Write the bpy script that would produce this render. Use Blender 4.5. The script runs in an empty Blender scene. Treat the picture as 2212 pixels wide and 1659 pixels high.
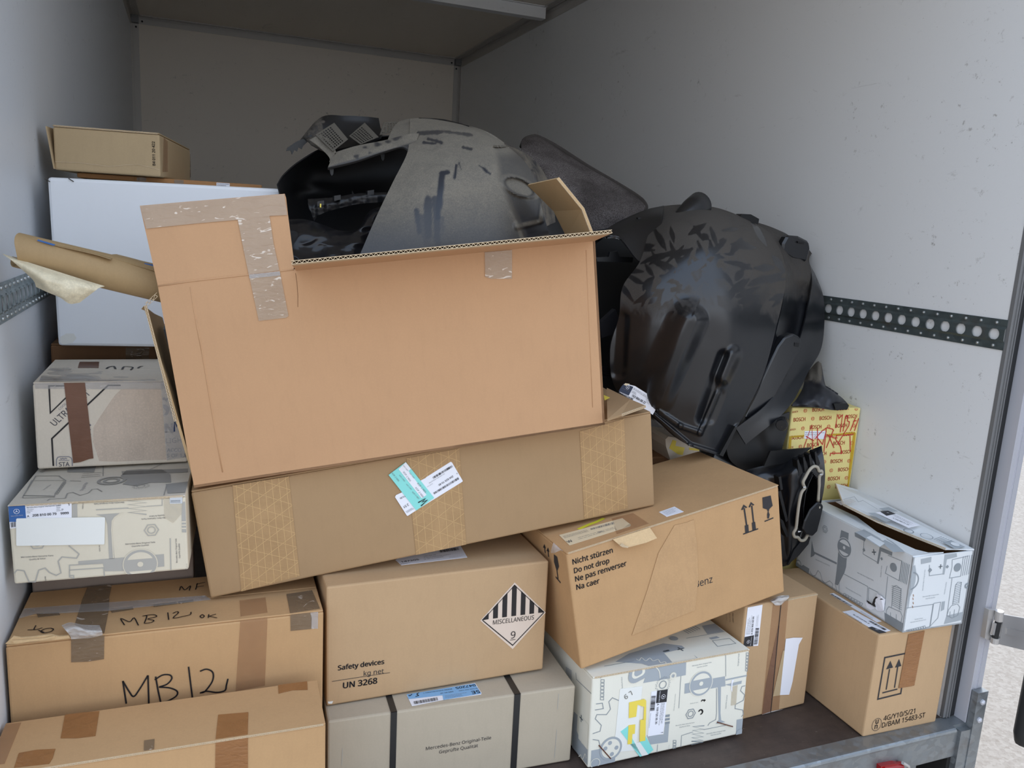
import bpy, bmesh, math, random
import numpy as np
from mathutils import Vector, Matrix, Euler, noise as mnoise

random.seed(7)
SC = bpy.context.scene
COL = SC.collection

# ------------------------------------------------------------------ camera
IMG_W, IMG_H = 2212, 1659
F_PX = 1738.33
YAW, PITCH, ROLL = 0.38315, 0.18988, -0.05627
CAM = np.array([0.32048, -1.32117, 1.17611])


def cam_axes():
    cy, sy, cp, sp, cr, sr = (math.cos(YAW), math.sin(YAW), math.cos(PITCH), math.sin(PITCH),
                              math.cos(ROLL), math.sin(ROLL))
    fwd = np.array([sy * cp, cy * cp, -sp])
    right = np.array([cy, -sy, 0.0])
    down = np.cross(fwd, right)
    return cr * right + sr * down, -sr * right + cr * down, fwd


RIGHT, DOWN, FWD = cam_axes()
cam_data = bpy.data.cameras.new('camera')
cam_data.sensor_fit = 'HORIZONTAL'
cam_data.sensor_width = 36.0
cam_data.lens = 36.0 * F_PX / IMG_W
cam_data.clip_start = 0.02
cam_data.clip_end = 200
cam = bpy.data.objects.new('camera', cam_data)
COL.objects.link(cam)
cam.matrix_world = Matrix(((RIGHT[0], -DOWN[0], -FWD[0], CAM[0]),
                           (RIGHT[1], -DOWN[1], -FWD[1], CAM[1]),
                           (RIGHT[2], -DOWN[2], -FWD[2], CAM[2]),
                           (0, 0, 0, 1)))
SC.camera = cam

# ------------------------------------------------------------------ daylight
world = bpy.data.worlds.new('overcast_sky')
SC.world = world
world.use_nodes = True
wn = world.node_tree.nodes
wl = world.node_tree.links
wn.clear()
w_out = wn.new('ShaderNodeOutputWorld')
w_bg = wn.new('ShaderNodeBackground')
w_tc = wn.new('ShaderNodeTexCoord')
w_sep = wn.new('ShaderNodeSeparateXYZ')
w_ramp = wn.new('ShaderNodeValToRGB')
w_ramp.color_ramp.elements[0].position = 0.0
w_ramp.color_ramp.elements[0].color = (0.90, 0.94, 1.0, 1)
w_ramp.color_ramp.elements[1].position = 0.9
w_ramp.color_ramp.elements[1].color = (0.58, 0.74, 1.0, 1)
wl.new(w_tc.outputs['Generated'], w_sep.inputs[0])
wl.new(w_sep.outputs['Z'], w_ramp.inputs[0])
wl.new(w_ramp.outputs[0], w_bg.inputs['Color'])
w_bg.inputs['Strength'].default_value = 1.0
wl.new(w_bg.outputs[0], w_out.inputs[0])

sun_d = bpy.data.lights.new('sun', 'SUN')
sun_d.energy = 0.8
sun_d.angle = math.radians(6)
sun_d.color = (1.0, 0.95, 0.88)
sun = bpy.data.objects.new('sun', sun_d)
COL.objects.link(sun)
sun.rotation_euler = Vector((-0.55, -0.5, -0.9)).to_track_quat('-Z', 'Y').to_euler()

vs = SC.view_settings
vs.view_transform = 'Standard'
vs.look = 'None'
vs.gamma = 1.0
vs.use_curve_mapping = False
vs.exposure = 0.78


# ------------------------------------------------------------------ geometry helpers
def ray(px, py):
    d = RIGHT * (px - IMG_W / 2) / F_PX + DOWN * (py - IMG_H / 2) / F_PX + FWD
    return d


def at_y(px, py, y):
    """world point at depth y into the van seen at photo pixel px,py"""
    d = ray(px, py)
    return Vector(CAM + d * (y - CAM[1]) / d[1])


def at_x(px, py, x):
    d = ray(px, py)
    return Vector(CAM + d * (x - CAM[0]) / d[0])


def at_z(px, py, z):
    d = ray(px, py)
    return Vector(CAM + d * (z - CAM[2]) / d[2])


def crop(ox, oy, s):
    return lambda x, y: (ox + x * s, oy + y * s)


class MB:
    """collects vertices and faces for one mesh"""

    def __init__(self):
        self.v, self.f = [], []

    def face(self, pts):
        n = len(self.v)
        self.v += [tuple(p) for p in pts]
        self.f.append(list(range(n, n + len(pts))))

    def quads(self, vs_, fs):
        n = len(self.v)
        self.v += [tuple(p) for p in vs_]
        self.f += [[i + n for i in f] for f in fs]

    def box(self, lo, hi):
        (a, b, c), (d, e, f) = lo, hi
        self.quads([(a, b, c), (d, b, c), (d, e, c), (a, e, c), (a, b, f), (d, b, f), (d, e, f), (a, e, f)],
                   [(0, 3, 2, 1), (4, 5, 6, 7), (0, 1, 5, 4), (1, 2, 6, 5), (2, 3, 7, 6), (3, 0, 4, 7)])

    def prism(self, poly, vec):
        """solid made by pushing a polygon along vec"""
        v = Vector(vec)
        n = len(poly)
        p = [Vector(q) for q in poly]
        vs_ = p + [q + v for q in p]
        fs = [list(range(n))[::-1], list(range(n, 2 * n))]
        fs += [[i, (i + 1) % n, n + (i + 1) % n, n + i] for i in range(n)]
        self.quads(vs_, fs)

    def tube(self, path, r, n=10, cap=True, closed=False):
        path = [Vector(p) for p in path]
        m = len(path)
        rs = r if isinstance(r, (list, tuple)) else [r] * m
        rings = []
        up = None
        for i, p in enumerate(path):
            if closed:
                t = path[(i + 1) % m] - path[i - 1]
            else:
                t = path[min(i + 1, m - 1)] - path[max(i - 1, 0)]
            t.normalize()
            if up is None:
                up = Vector((0, 0, 1)) if abs(t.z) < .9 else Vector((1, 0, 0))
            a = t.cross(up)
            a.normalize()
            b = a.cross(t)
            up = b
            rings.append([p + (a * math.cos(k * 2 * math.pi / n) + b * math.sin(k * 2 * math.pi / n)) * rs[i]
                          for k in range(n)])
        vs_ = [q for ring in rings for q in ring]
        fs = []
        mm = m if closed else m - 1
        for i in range(mm):
            j = (i + 1) % m
            for k in range(n):
                fs.append((i * n + k, i * n + (k + 1) % n, j * n + (k + 1) % n, j * n + k))
        if cap and not closed:
            fs.append(list(range(n))[::-1])
            fs.append(list(range((m - 1) * n, m * n)))
        self.quads(vs_, fs)

    def mesh(self, name):
        me = bpy.data.meshes.new(name)
        me.from_pydata(self.v, [], self.f)
        me.update()
        return me


def link(name, me, mat, parent=None, smooth=False):
    o = bpy.data.objects.new(name, me)
    COL.objects.link(o)
    if mat is not None and not me.materials:
        me.materials.append(mat)
    if smooth:
        me.polygons.foreach_set('use_smooth', [True] * len(me.polygons))
    if parent is not None:
        o.parent = parent
    return o


def tag(o, label=None, cat=None, group=None, kind=None):
    if label:
        o['label'] = label
    if cat:
        o['category'] = cat
    if group:
        o['group'] = group
    if kind:
        o['kind'] = kind
    return o


def empty(name, M, label, cat, group=None):
    o = bpy.data.objects.new(name, None)
    o.empty_display_size = 0.05
    COL.objects.link(o)
    o.matrix_world = M if isinstance(M, Matrix) else Matrix.Translation(M)
    return tag(o, label, cat, group)


def struct(name, mb, mat, smooth=False):
    return tag(link(name, mb.mesh(name), mat, None, smooth), kind='structure')


def catmull(p, t):
    """p: list of vectors, t in 0..1 along the list"""
    n = len(p) - 1
    x = min(max(t, 0), 1) * n
    i = min(int(x), n - 1)
    f = x - i
    p1, p2 = p[i], p[i + 1]
    p0 = p[i - 1] if i > 0 else 2 * p1 - p2
    p3 = p[i + 2] if i + 2 <= n else 2 * p2 - p1
    return 0.5 * (2 * p1 + (p2 - p0) * f + (2 * p0 - 5 * p1 + 4 * p2 - p3) * f * f + (3 * p1 - p0 - 3 * p2 + p3) * f ** 3)


def smooth_line(pts, n=6):
    p = [np.array(q, float) for q in pts]
    m = (len(p) - 1) * n
    return [catmull(p, i / m) for i in range(m + 1)]


def seg_d(x, y, a, b):
    ax, ay, bx, by = a[0], a[1], b[0], b[1]
    dx, dy = bx - ax, by - ay
    t = max(0, min(1, ((x - ax) * dx + (y - ay) * dy) / (dx * dx + dy * dy + 1e-9)))
    return math.hypot(x - ax - t * dx, y - ay - t * dy), t


def sstep(a, b, x):
    t = max(0, min(1, (x - a) / (b - a)))
    return t * t * (3 - 2 * t)


def patch(name, mat, parent, rows, thick=.003, nu=40, nv=40, disp=None, dust=None, keep=None, org=(0, 0, 0)):
    """curved moulded sheet through a grid of measured points (px, py, depth); real thickness, both sides and rim"""
    R = [[np.array(q, float) for q in r] for r in rows]
    P = []
    D = []
    for i in range(nv + 1):
        t = i / nv
        row = []
        line = [catmull([R[k][c] for k in range(len(R))], t) for c in range(len(R[0]))]
        for j in range(nu + 1):
            q = catmull(line, j / nu)
            x, y, d = q
            if disp:
                d = d - disp(x, y)
            row.append(at_y(x, y, d))
            D.append(dust(x, y) if dust else 0.0)
        P.append(row)
    o = Vector(org)
    W = nu + 1
    V = [p - o for r in P for p in r]
    N = []
    for i in range(nv + 1):
        for j in range(nu + 1):
            a = P[min(i + 1, nv)][j] - P[max(i - 1, 0)][j]
            b = P[i][min(j + 1, nu)] - P[i][max(j - 1, 0)]
            n = a.cross(b)
            if n.length < 1e-9:
                n = Vector((0, 1, 0))
            n.normalize()
            if n.dot(P[i][j] - Vector(CAM)) < 0:
                n = -n
            N.append(n)
    back = [V[k] + N[k] * thick for k in range(len(V))]
    nV = len(V)
    faces = []
    edge = {}
    for i in range(nv):
        for j in range(nu):
            if keep:
                q = catmull([catmull([R[k][c] for k in range(len(R))], (i + .5) / nv) for c in range(len(R[0]))], (j + .5) / nu)
                if not keep(q[0], q[1]):
                    continue
            a, b, c, d = i * W + j, i * W + j + 1, (i + 1) * W + j + 1, (i + 1) * W + j
            faces.append((a, b, c, d))
            faces.append((nV + d, nV + c, nV + b, nV + a))
            for e in ((a, b), (b, c), (c, d), (d, a)):
                k = (min(e), max(e))
                edge.setdefault(k, []).append(e)
    for k, es in edge.items():
        if len(es) == 1:
            a, b = es[0]
            faces.append((b, a, nV + a, nV + b))
    me = bpy.data.meshes.new(name)
    me.from_pydata([tuple(v) for v in V + back], [], faces)
    bm = bmesh.new()
    bm.from_mesh(me)
    bmesh.ops.recalc_face_normals(bm, faces=bm.faces)
    bm.to_mesh(me)
    bm.free()
    if dust:
        at = me.attributes.new('dust', 'FLOAT', 'POINT')
        at.data.foreach_set('value', D + D)
    for p in me.polygons:
        p.use_smooth = True
    me.update()
    ob = link(name, me, mat, parent)
    md = ob.modifiers.new('edge', 'EDGE_SPLIT')
    md.split_angle = math.radians(80)
    return ob


# ------------------------------------------------------------------ materials
def lin(r, g, b):
    f = lambda c: (c / 255 / 12.92) if c / 255 <= .04045 else ((c / 255 + .055) / 1.055) ** 2.4
    return (f(r), f(g), f(b), 1)


MATS = {}


def new_mat(name):
    m = bpy.data.materials.new(name)
    m.use_nodes = True
    nt = m.node_tree
    b = nt.nodes['Principled BSDF']
    MATS[name] = m
    return m, nt.nodes, nt.links, b


def plain(name, rgb, rough=.6, metal=0, spec=.5, alpha=1, bump=None):
    m, n, l, b = new_mat(name)
    b.inputs['Base Color'].default_value = lin(*rgb)
    b.inputs['Roughness'].default_value = rough
    b.inputs['Metallic'].default_value = metal
    b.inputs['Specular IOR Level'].default_value = spec
    b.inputs['Alpha'].default_value = alpha
    if bump:
        t = n.new('ShaderNodeTexCoord')
        z = n.new('ShaderNodeTexNoise')
        z.inputs['Scale'].default_value = bump[0]
        z.inputs['Detail'].default_value = 4
        bp = n.new('ShaderNodeBump')
        bp.inputs['Strength'].default_value = bump[1]
        bp.inputs['Distance'].default_value = bump[2] if len(bump) > 2 else .002
        l.new(t.outputs['Object'], z.inputs['Vector'])
        l.new(z.outputs['Fac'], bp.inputs['Height'])
        l.new(bp.outputs[0], b.inputs['Normal'])
    return m


def mixc(n, l, fac, a, b):
    x = n.new('ShaderNodeMix')
    x.data_type = 'RGBA'
    for s, v in ((0, fac), (6, a), (7, b)):
        if hasattr(v, 'is_linked'):
            l.new(v, x.inputs[s])
        else:
            x.inputs[s].default_value = v
    return x.outputs[2]


def noise(n, l, vec, scale, detail=3, rough=.5, dist=0, mscale=None):
    z = n.new('ShaderNodeTexNoise')
    z.inputs['Scale'].default_value = scale
    z.inputs['Detail'].default_value = detail
    z.inputs['Roughness'].default_value = rough
    z.inputs['Distortion'].default_value = dist
    if mscale:
        mp = n.new('ShaderNodeMapping')
        mp.inputs['Scale'].default_value = mscale
        l.new(vec, mp.inputs['Vector'])
        vec = mp.outputs[0]
    l.new(vec, z.inputs['Vector'])
    return z.outputs['Fac']


def rng(n, l, val, a, b, c=0, d=1):
    r = n.new('ShaderNodeMapRange')
    r.inputs[1].default_value = a
    r.inputs[2].default_value = b
    r.inputs[3].default_value = c
    r.inputs[4].default_value = d
    l.new(val, r.inputs[0])
    return r.outputs[0]


def math_n(n, l, op, a, b=None):
    m = n.new('ShaderNodeMath')
    m.operation = op
    m.use_clamp = True
    for i, v in enumerate((a, b)):
        if v is None:
            continue
        if hasattr(v, 'is_linked'):
            l.new(v, m.inputs[i])
        else:
            m.inputs[i].default_value = v
    return m.outputs[0]


def cardboard(name, rgb, stain=.25, fibre=.12, rough=.78):
    m, n, l, b = new_mat(name)
    t = n.new('ShaderNodeTexCoord').outputs['Object']
    c = lin(*rgb)
    dk = tuple(x * .74 for x in c[:3]) + (1,)
    lt = tuple(min(1, x * 1.12) for x in c[:3]) + (1,)
    f1 = noise(n, l, t, 9, 4, .6)
    col = mixc(n, l, rng(n, l, f1, .3, .75, 0, stain), c, dk)
    f2 = noise(n, l, t, 260, 2, .7)
    col = mixc(n, l, rng(n, l, f2, .45, .75, 0, fibre * 2.2), col, lt)
    f3 = noise(n, l, t, 70, 3, .7, 0, (1, 1, .25))
    col = mixc(n, l, rng(n, l, f3, .5, .8, 0, fibre * 1.6), col, dk)
    l.new(col, b.inputs['Base Color'])
    b.inputs['Roughness'].default_value = rough
    b.inputs['Specular IOR Level'].default_value = .3
    bp = n.new('ShaderNodeBump')
    bp.inputs['Strength'].default_value = .25
    bp.inputs['Distance'].default_value = .004
    f4 = noise(n, l, t, 14, 3, .5)
    l.new(f4, bp.inputs['Height'])
    l.new(bp.outputs[0], b.inputs['Normal'])
    return m


def plastic(name, dust_rgb=(92, 86, 76), base=(24, 25, 28), rough=.36, scale=22, up=False, spec=.5, soft=.07):
    """moulded black plastic; the attribute 'dust' sets how much dirt lies where, noise breaks its edges"""
    m, n, l, b = new_mat(name)
    t = n.new('ShaderNodeTexCoord').outputs['Object']
    at = n.new('ShaderNodeAttribute')
    at.attribute_name = 'dust'
    f = noise(n, l, t, scale, 6, .68, 1.2)
    f2 = noise(n, l, t, scale * 2.6, 4, .6, 2.5, (1, .6, .35))
    v = n.new('ShaderNodeMath')
    v.operation = 'MULTIPLY_ADD'
    l.new(f, v.inputs[0])
    v.inputs[1].default_value = .75
    l.new(at.outputs['Fac'], v.inputs[2])
    v2 = n.new('ShaderNodeMath')
    v2.operation = 'MULTIPLY_ADD'
    l.new(f2, v2.inputs[0])
    v2.inputs[1].default_value = .45
    l.new(v.outputs[0], v2.inputs[2])
    d = rng(n, l, v2.outputs[0], 1.05 - soft, 1.05 + soft)
    if up:
        d = math_n(n, l, 'MULTIPLY', rng(n, l, at.outputs['Fac'], 0, 1), rng(n, l, f, .3, .6, .75, 1))
    fine = noise(n, l, t, 330, 3, .7)
    d2 = math_n(n, l, 'MULTIPLY', d, rng(n, l, fine, .35, .62, .7, 1))
    col = mixc(n, l, d2, lin(*base), lin(*dust_rgb))
    if up:
        sp = noise(n, l, t, 520, 1)
        col = mixc(n, l, math_n(n, l, 'MULTIPLY', rng(n, l, sp, .68, .78, 0, .45), d), col, lin(196, 184, 164))
    l.new(col, b.inputs['Base Color'])
    l.new(rng(n, l, d, 0, 1, rough, .85), b.inputs['Roughness'])
    b.inputs['Specular IOR Level'].default_value = spec
    bp = n.new('ShaderNodeBump')
    bp.inputs['Strength'].default_value = .1
    bp.inputs['Distance'].default_value = .002
    l.new(noise(n, l, t, 30, 2), bp.inputs['Height'])
    l.new(bp.outputs[0], b.inputs['Normal'])
    return m


def wall_paint(name, rgb, rough=.45):
    m, n, l, b = new_mat(name)
    t = n.new('ShaderNodeTexCoord').outputs['Object']
    c = lin(*rgb)
    s1 = rng(n, l, noise(n, l, t, 34, 5, .75), .62, .70, 0, .6)
    zone = rng(n, l, noise(n, l, t, 2.2, 3), .45, .62)
    s = math_n(n, l, 'MULTIPLY', s1, zone)
    col = mixc(n, l, s, c, lin(120, 112, 102))
    s2 = rng(n, l, noise(n, l, t, 9, 6, .7, 1.5, (1, .5, 2.5)), .64, .72, 0, .28)
    col = mixc(n, l, s2, col, lin(130, 125, 118))
    s3 = rng(n, l, noise(n, l, t, 230, 1), .76, .8, 0, .5)
    col = mixc(n, l, s3, col, lin(110, 100, 90))
    l.new(col, b.inputs['Base Color'])
    b.inputs['Roughness'].default_value = rough
    b.inputs['Specular IOR Level'].default_value = .35
    bp = n.new('ShaderNodeBump')
    bp.inputs['Strength'].default_value = .1
    bp.inputs['Distance'].default_value = .002
    l.new(noise(n, l, t, 160, 2), bp.inputs['Height'])
    l.new(bp.outputs[0], b.inputs['Normal'])
    return m


def galvanised(name, rgb=(150, 155, 158), metal=.75):
    m, n, l, b = new_mat(name)
    t = n.new('ShaderNodeTexCoord').outputs['Object']
    v = n.new('ShaderNodeTexVoronoi')
    v.inputs['Scale'].default_value = 55
    z = n.new('ShaderNodeMapping')
    z.inputs['Scale'].default_value = (1, 1, 1.4)
    l.new(t, z.inputs[0])
    l.new(z.outputs[0], v.inputs['Vector'])
    sp = n.new('ShaderNodeSeparateColor')
    l.new(v.outputs['Color'], sp.inputs[0])
    c = lin(*rgb)
    col = mixc(n, l, rng(n, l, sp.outputs[0], 0, 1, 0, .45), c, tuple(x * .55 for x in c[:3]) + (1,))
    col = mixc(n, l, rng(n, l, noise(n, l, t, 14, 4, .7), .55, .75, 0, .35), col, lin(112, 92, 76))
    l.new(col, b.inputs['Base Color'])
    b.inputs['Metallic'].default_value = metal
    l.new(rng(n, l, sp.outputs[1], 0, 1, .35, .6), b.inputs['Roughness'])
    return m


def ply_floor(name):
    m, n, l, b = new_mat(name)
    t = n.new('ShaderNodeTexCoord').outputs['Object']
    col = mixc(n, l, rng(n, l, noise(n, l, t, 6, 5, .7), .35, .7), lin(58, 47, 42), lin(84, 70, 62))
    col = mixc(n, l, rng(n, l, noise(n, l, t, 60, 4, .7, 0, (.2, 1, 1)), .5, .75, 0, .5), col, lin(44, 36, 33))
    col = mixc(n, l, rng(n, l, noise(n, l, t, 130, 2), .7, .78, 0, .6), col, lin(140, 128, 115))
    l.new(col, b.inputs['Base Color'])
    b.inputs['Roughness'].default_value = .6
    bp = n.new('ShaderNodeBump')
    bp.inputs['Strength'].default_value = .3
    bp.inputs['Distance'].default_value = .001
    v = n.new('ShaderNodeTexVoronoi')
    v.inputs['Scale'].default_value = 220
    l.new(t, v.inputs['Vector'])
    l.new(v.outputs['Distance'], bp.inputs['Height'])
    l.new(bp.outputs[0], b.inputs['Normal'])
    return m


def gravel(name):
    m, n, l, b = new_mat(name)
    t = n.new('ShaderNodeTexCoord').outputs['Object']
    v = n.new('ShaderNodeTexVoronoi')
    v.inputs['Scale'].default_value = 60
    l.new(t, v.inputs['Vector'])
    sp = n.new('ShaderNodeSeparateColor')
    l.new(v.outputs['Color'], sp.inputs[0])
    col = mixc(n, l, rng(n, l, sp.outputs[0], 0, 1), lin(172, 160, 147), lin(190, 179, 166))
    col = mixc(n, l, rng(n, l, noise(n, l, t, 45, 3, .7), .5, .7, 0, .5), col, lin(146, 131, 117))
    l.new(col, b.inputs['Base Color'])
    b.inputs['Roughness'].default_value = .9
    return m


def clear_tape(name, rgb, alpha, rough=.18, bscale=45, bstr=.5, wrinkle_glint=0.0):
    m, n, l, b = new_mat(name)
    t = n.new('ShaderNodeTexCoord').outputs['Object']
    b.inputs['Roughness'].default_value = rough
    c = lin(*rgb)
    a_ = rng(n, l, noise(n, l, t, 18, 3, .6, .6), .35, .65, alpha * .92, min(1, alpha * 1.06))
    if wrinkle_glint:
        w = rng(n, l, noise(n, l, t, 42, 2, .5, .9, (1, 1, 3.2)), .64, .70, 0, wrinkle_glint)  # pale streaks painted into the colour as highlights on tape wrinkles
        l.new(mixc(n, l, w, c, lin(226, 216, 204)), b.inputs['Base Color'])
        a_ = math_n(n, l, 'ADD', a_, w)
    else:
        b.inputs['Base Color'].default_value = c
    l.new(a_, b.inputs['Alpha'])
    bp = n.new('ShaderNodeBump')
    bp.inputs['Strength'].default_value = bstr
    bp.inputs['Distance'].default_value = .003
    l.new(noise(n, l, t, bscale, 3, .5, .8, (1, 1, 2.5)), bp.inputs['Height'])
    l.new(bp.outputs[0], b.inputs['Normal'])
    return m


def felt(name):
    m, n, l, b = new_mat(name)
    t = n.new('ShaderNodeTexCoord').outputs['Object']
    f = noise(n, l, t, 420, 4, .75)
    col = mixc(n, l, rng(n, l, f, .4, .62), lin(66, 61, 59), lin(134, 128, 127))
    col = mixc(n, l, rng(n, l, noise(n, l, t, 7, 3), .42, .62, 0, .55), col, lin(44, 38, 36))
    l.new(col, b.inputs['Base Color'])
    b.inputs['Roughness'].default_value = .95
    b.inputs['Specular IOR Level'].default_value = .1
    bp = n.new('ShaderNodeBump')
    bp.inputs['Strength'].default_value = .6
    bp.inputs['Distance'].default_value = .003
    l.new(f, bp.inputs['Height'])
    l.new(bp.outputs[0], b.inputs['Normal'])
    return m


M_WALL_R = wall_paint('white_painted_panel', (231, 231, 230))
M_WALL_L = wall_paint('white_painted_panel_left', (224, 228, 233))
M_WALL_B = wall_paint('white_painted_panel_front', (236, 226, 212))
M_CEIL = wall_paint('roof_lining', (230, 220, 204))
M_FLOOR = ply_floor('dark_plywood')
M_GROUND = gravel('pale_gravel')
M_GALV = galvanised('galvanised_steel')
M_RAILR = galvanised('dark_zinc_rail', (98, 108, 108), .6)
M_RAILL = galvanised('zinc_rail', (150, 162, 164), .6)
M_RIVET = plain('rivet_aluminium', (190, 194, 194), .35, .8)
M_ALU = plain('anodised_aluminium', (206, 206, 212), .42, .35, bump=(30, .05))
M_ALUD = plain('grey_aluminium_profile', (128, 128, 128), .5, .35)
M_PROF = plain('corner_profile', (196, 192, 186), .5, .2)
M_RUBBER = plain('black_rubber', (26, 27, 28), .55)
M_STEEL = plain('brushed_stainless', (196, 193, 190), .4, .6, bump=(90, .1))
M_DOOR = plain('door_panel_grey', (170, 172, 178), .4)
M_RED = plain('red_lens', (150, 16, 18), .12)
M_DARKGAP = plain('dark_underbody', (28, 26, 25), .8)

K_ORANGE = cardboard('kraft_board_orange', (198, 155, 116), .18, .1)
K_ORANGE_IN = cardboard('kraft_board_inside', (196, 165, 122), .15, .1)
K_KRAFT = cardboard('kraft_board', (193, 160, 122), .25, .12)
K_WARM = cardboard('kraft_board_warm', (195, 156, 112), .3, .13)
K_OLIVE = cardboard('kraft_board_olive', (170, 139, 103), .2, .1)
K_TAN = cardboard('kraft_board_tan', (195, 155, 111), .42, .14)
K_GREY = cardboard('grey_board', (186, 173, 152), .25, .12)
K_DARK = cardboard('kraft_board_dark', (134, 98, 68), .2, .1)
K_FLAT = cardboard('kraft_board_flat', (170, 125, 82), .2, .1)
K_STAIN = cardboard('stained_torn_board', (208, 190, 172), .75, .3, .85)
K_PATCH = cardboard('rubbed_board', (197, 158, 115), .6, .22, .85)
K_PALE = cardboard('kraft_board_pale', (188, 164, 128), .25, .12)
K_GREYWALL = cardboard('greyed_board', (150, 134, 122), .2, .08)
K_EDGE = cardboard('board_edge', (206, 184, 152), .2, .3)
K_TORN = cardboard('torn_board', (214, 182, 138), .3, .3)
K_WHITE = cardboard('white_board', (243, 246, 250), .04, .02, .6)
K_CREAM = cardboard('cream_printed_board', (222, 212, 190), .15, .05, .6)
K_CREAMTOP = cardboard('cream_printed_lid', (208, 200, 185), .3, .1, .6)
K_PRINTW = cardboard('white_printed_board', (234, 230, 215), .1, .05, .55)
K_PRINTB = cardboard('cool_white_printed_board', (222, 225, 226), .12, .05, .5)
K_TOB = cardboard('dirty_white_board', (220, 208, 190), .35, .15, .65)
K_YELLOW = cardboard('yellow_printed_board', (240, 222, 146), .1, .05, .6)

I_BLACK = plain('black_ink', (38, 34, 34), .7)
I_PRINT = plain('dark_print_ink', (46, 44, 46), .7)
I_GREY = plain('grey_print_ink', (166, 172, 176), .6)
I_GREYD = plain('grey_print_ink_dark', (140, 147, 152), .6)
I_LID = plain('grey_lid_print', (150, 147, 141), .6)
I_WARMG = plain('warm_grey_print_ink', (176, 172, 163), .6)
I_TXT = plain('grey_small_print', (120, 122, 124), .6)
I_PURP = plain('faded_purple_grey_ink', (132, 130, 138), .6)
I_MARK = plain('black_marker', (26, 25, 28), .5)
I_BLUEM = plain('blue_marker', (38, 56, 92), .5)
I_RED = plain('red_print_ink', (206, 74, 48), .6)
I_REDM = plain('red_marker', (196, 38, 34), .5)
I_YELM = plain('yellow_highlighter', (216, 208, 60), .5)
L_WHITE = plain('white_label_paper', (238, 238, 244), .5)
L_BLANK = plain('blank_label_paper', (236, 236, 230), .5)
L_BLUE = plain('blue_label_ink', (52, 98, 160), .5)
L_SKY = plain('light_blue_label', (130, 178, 220), .5)
L_BLACK = plain('black_label_ink', (40, 40, 44), .5)
L_NAVY = plain('navy_label_ink', (30, 44, 70), .45)
L_TEAL = plain('teal_label', (142, 224, 216), .5)
L_YEL = plain('yellow_tape', (240, 216, 88), .45)
L_AGED = plain('yellowed_label', (226, 208, 174), .55)
L_DIAM = plain('hazard_label_paper', (226, 206, 188), .55)
L_HOLO = plain('silver_seal', (214, 220, 226), .2, .5)
T_CLEAR = clear_tape('clear_packing_tape', (196, 170, 144), .66, .14, 45, .4, .8)
T_GREY = clear_tape('grey_packing_tape', (140, 117, 92), .72, .16, 45, .4, .5)
T_FILM = clear_tape('clear_film', (205, 200, 196), .34, .12, 30, .8, .5)
T_FILMW = clear_tape('crumpled_clear_film', (226, 222, 218), .55, .15, 60, 1)
T_BROWN = clear_tape('brown_packing_tape', (116, 78, 58), .97, .3, 40, .15)
T_DKBR = clear_tape('dark_brown_tape', (146, 108, 86), .6, .3, 30, .2)
T_ORANGE = clear_tape('orange_brown_tape', (162, 112, 68), .86, .3, 60, .8)
T_FAINT = clear_tape('faint_brown_tape', (182, 138, 100), .28, .35, 30, .2)
T_PAPER = clear_tape('gummed_paper_tape', (180, 144, 100), .92, .55, 60, .2)
T_PLINE = plain('paper_tape_line', (212, 176, 124), .6)
T_PALE = clear_tape('pale_paper_tape', (208, 170, 122), .5, .6, 30, .05)
T_IVORY = clear_tape('ivory_tape', (224, 213, 190), .6, .5, 30, .05)
T_YELLD = clear_tape('yellowed_tape', (224, 184, 48), .7, .3)
M_STRAP = plain('black_strap', (42, 41, 40), .4)
M_RUST = plain('rusty_staple', (110, 66, 48), .5, .4)
M_STAPLE = plain('steel_staple', (70, 66, 60), .4, .7)

P_LINER = plastic('black_liner_plastic', (66, 60, 53), (20, 21, 25), .28, 15, False, .72, .2)
P_BLACK = plastic('black_plastic', (80, 74, 66), (16, 17, 20), .4)
P_DEEP = plastic('matt_black_plastic', (70, 66, 60), (9, 9, 11), .5)
P_DUSTY = plastic('dusty_grey_plastic', (126, 119, 106), (41, 44, 51), .38, 30, True)
P_DUSTYB = plastic('dusty_brown_plastic', (112, 104, 92), (40, 41, 46), .42, 20, False, .5, .15)
P_GRILLE = plain('dusty_grille', (92, 87, 78), .8, bump=(200, .3))
P_GASKET = plain('beige_gasket', (166, 158, 142), .6)
P_BAG = plain('dark_plastic_bag', (26, 25, 27), .26, 0, .45, 1, (40, .2, .003))
M_FELT = felt('grey_felt')
M_FELTED = plain('felt_hem', (62, 57, 54), .9, bump=(300, .5))
PAPER_ROLL = cardboard('brown_paper_roll', (172, 144, 104), .3, .15, .6)
PAPER_IN = cardboard('aged_foil_paper', (226, 214, 184), .35, .5, .35)


# ------------------------------------------------------------------ text and carton builder
TXT = {}
try:
    import os
    SANS = bpy.data.fonts.load(os.path.join(bpy.utils.system_resource('DATAFILES'), 'fonts', 'NotoSansHebrew-Regular.woff2'))
except Exception:
    SANS = None


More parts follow.
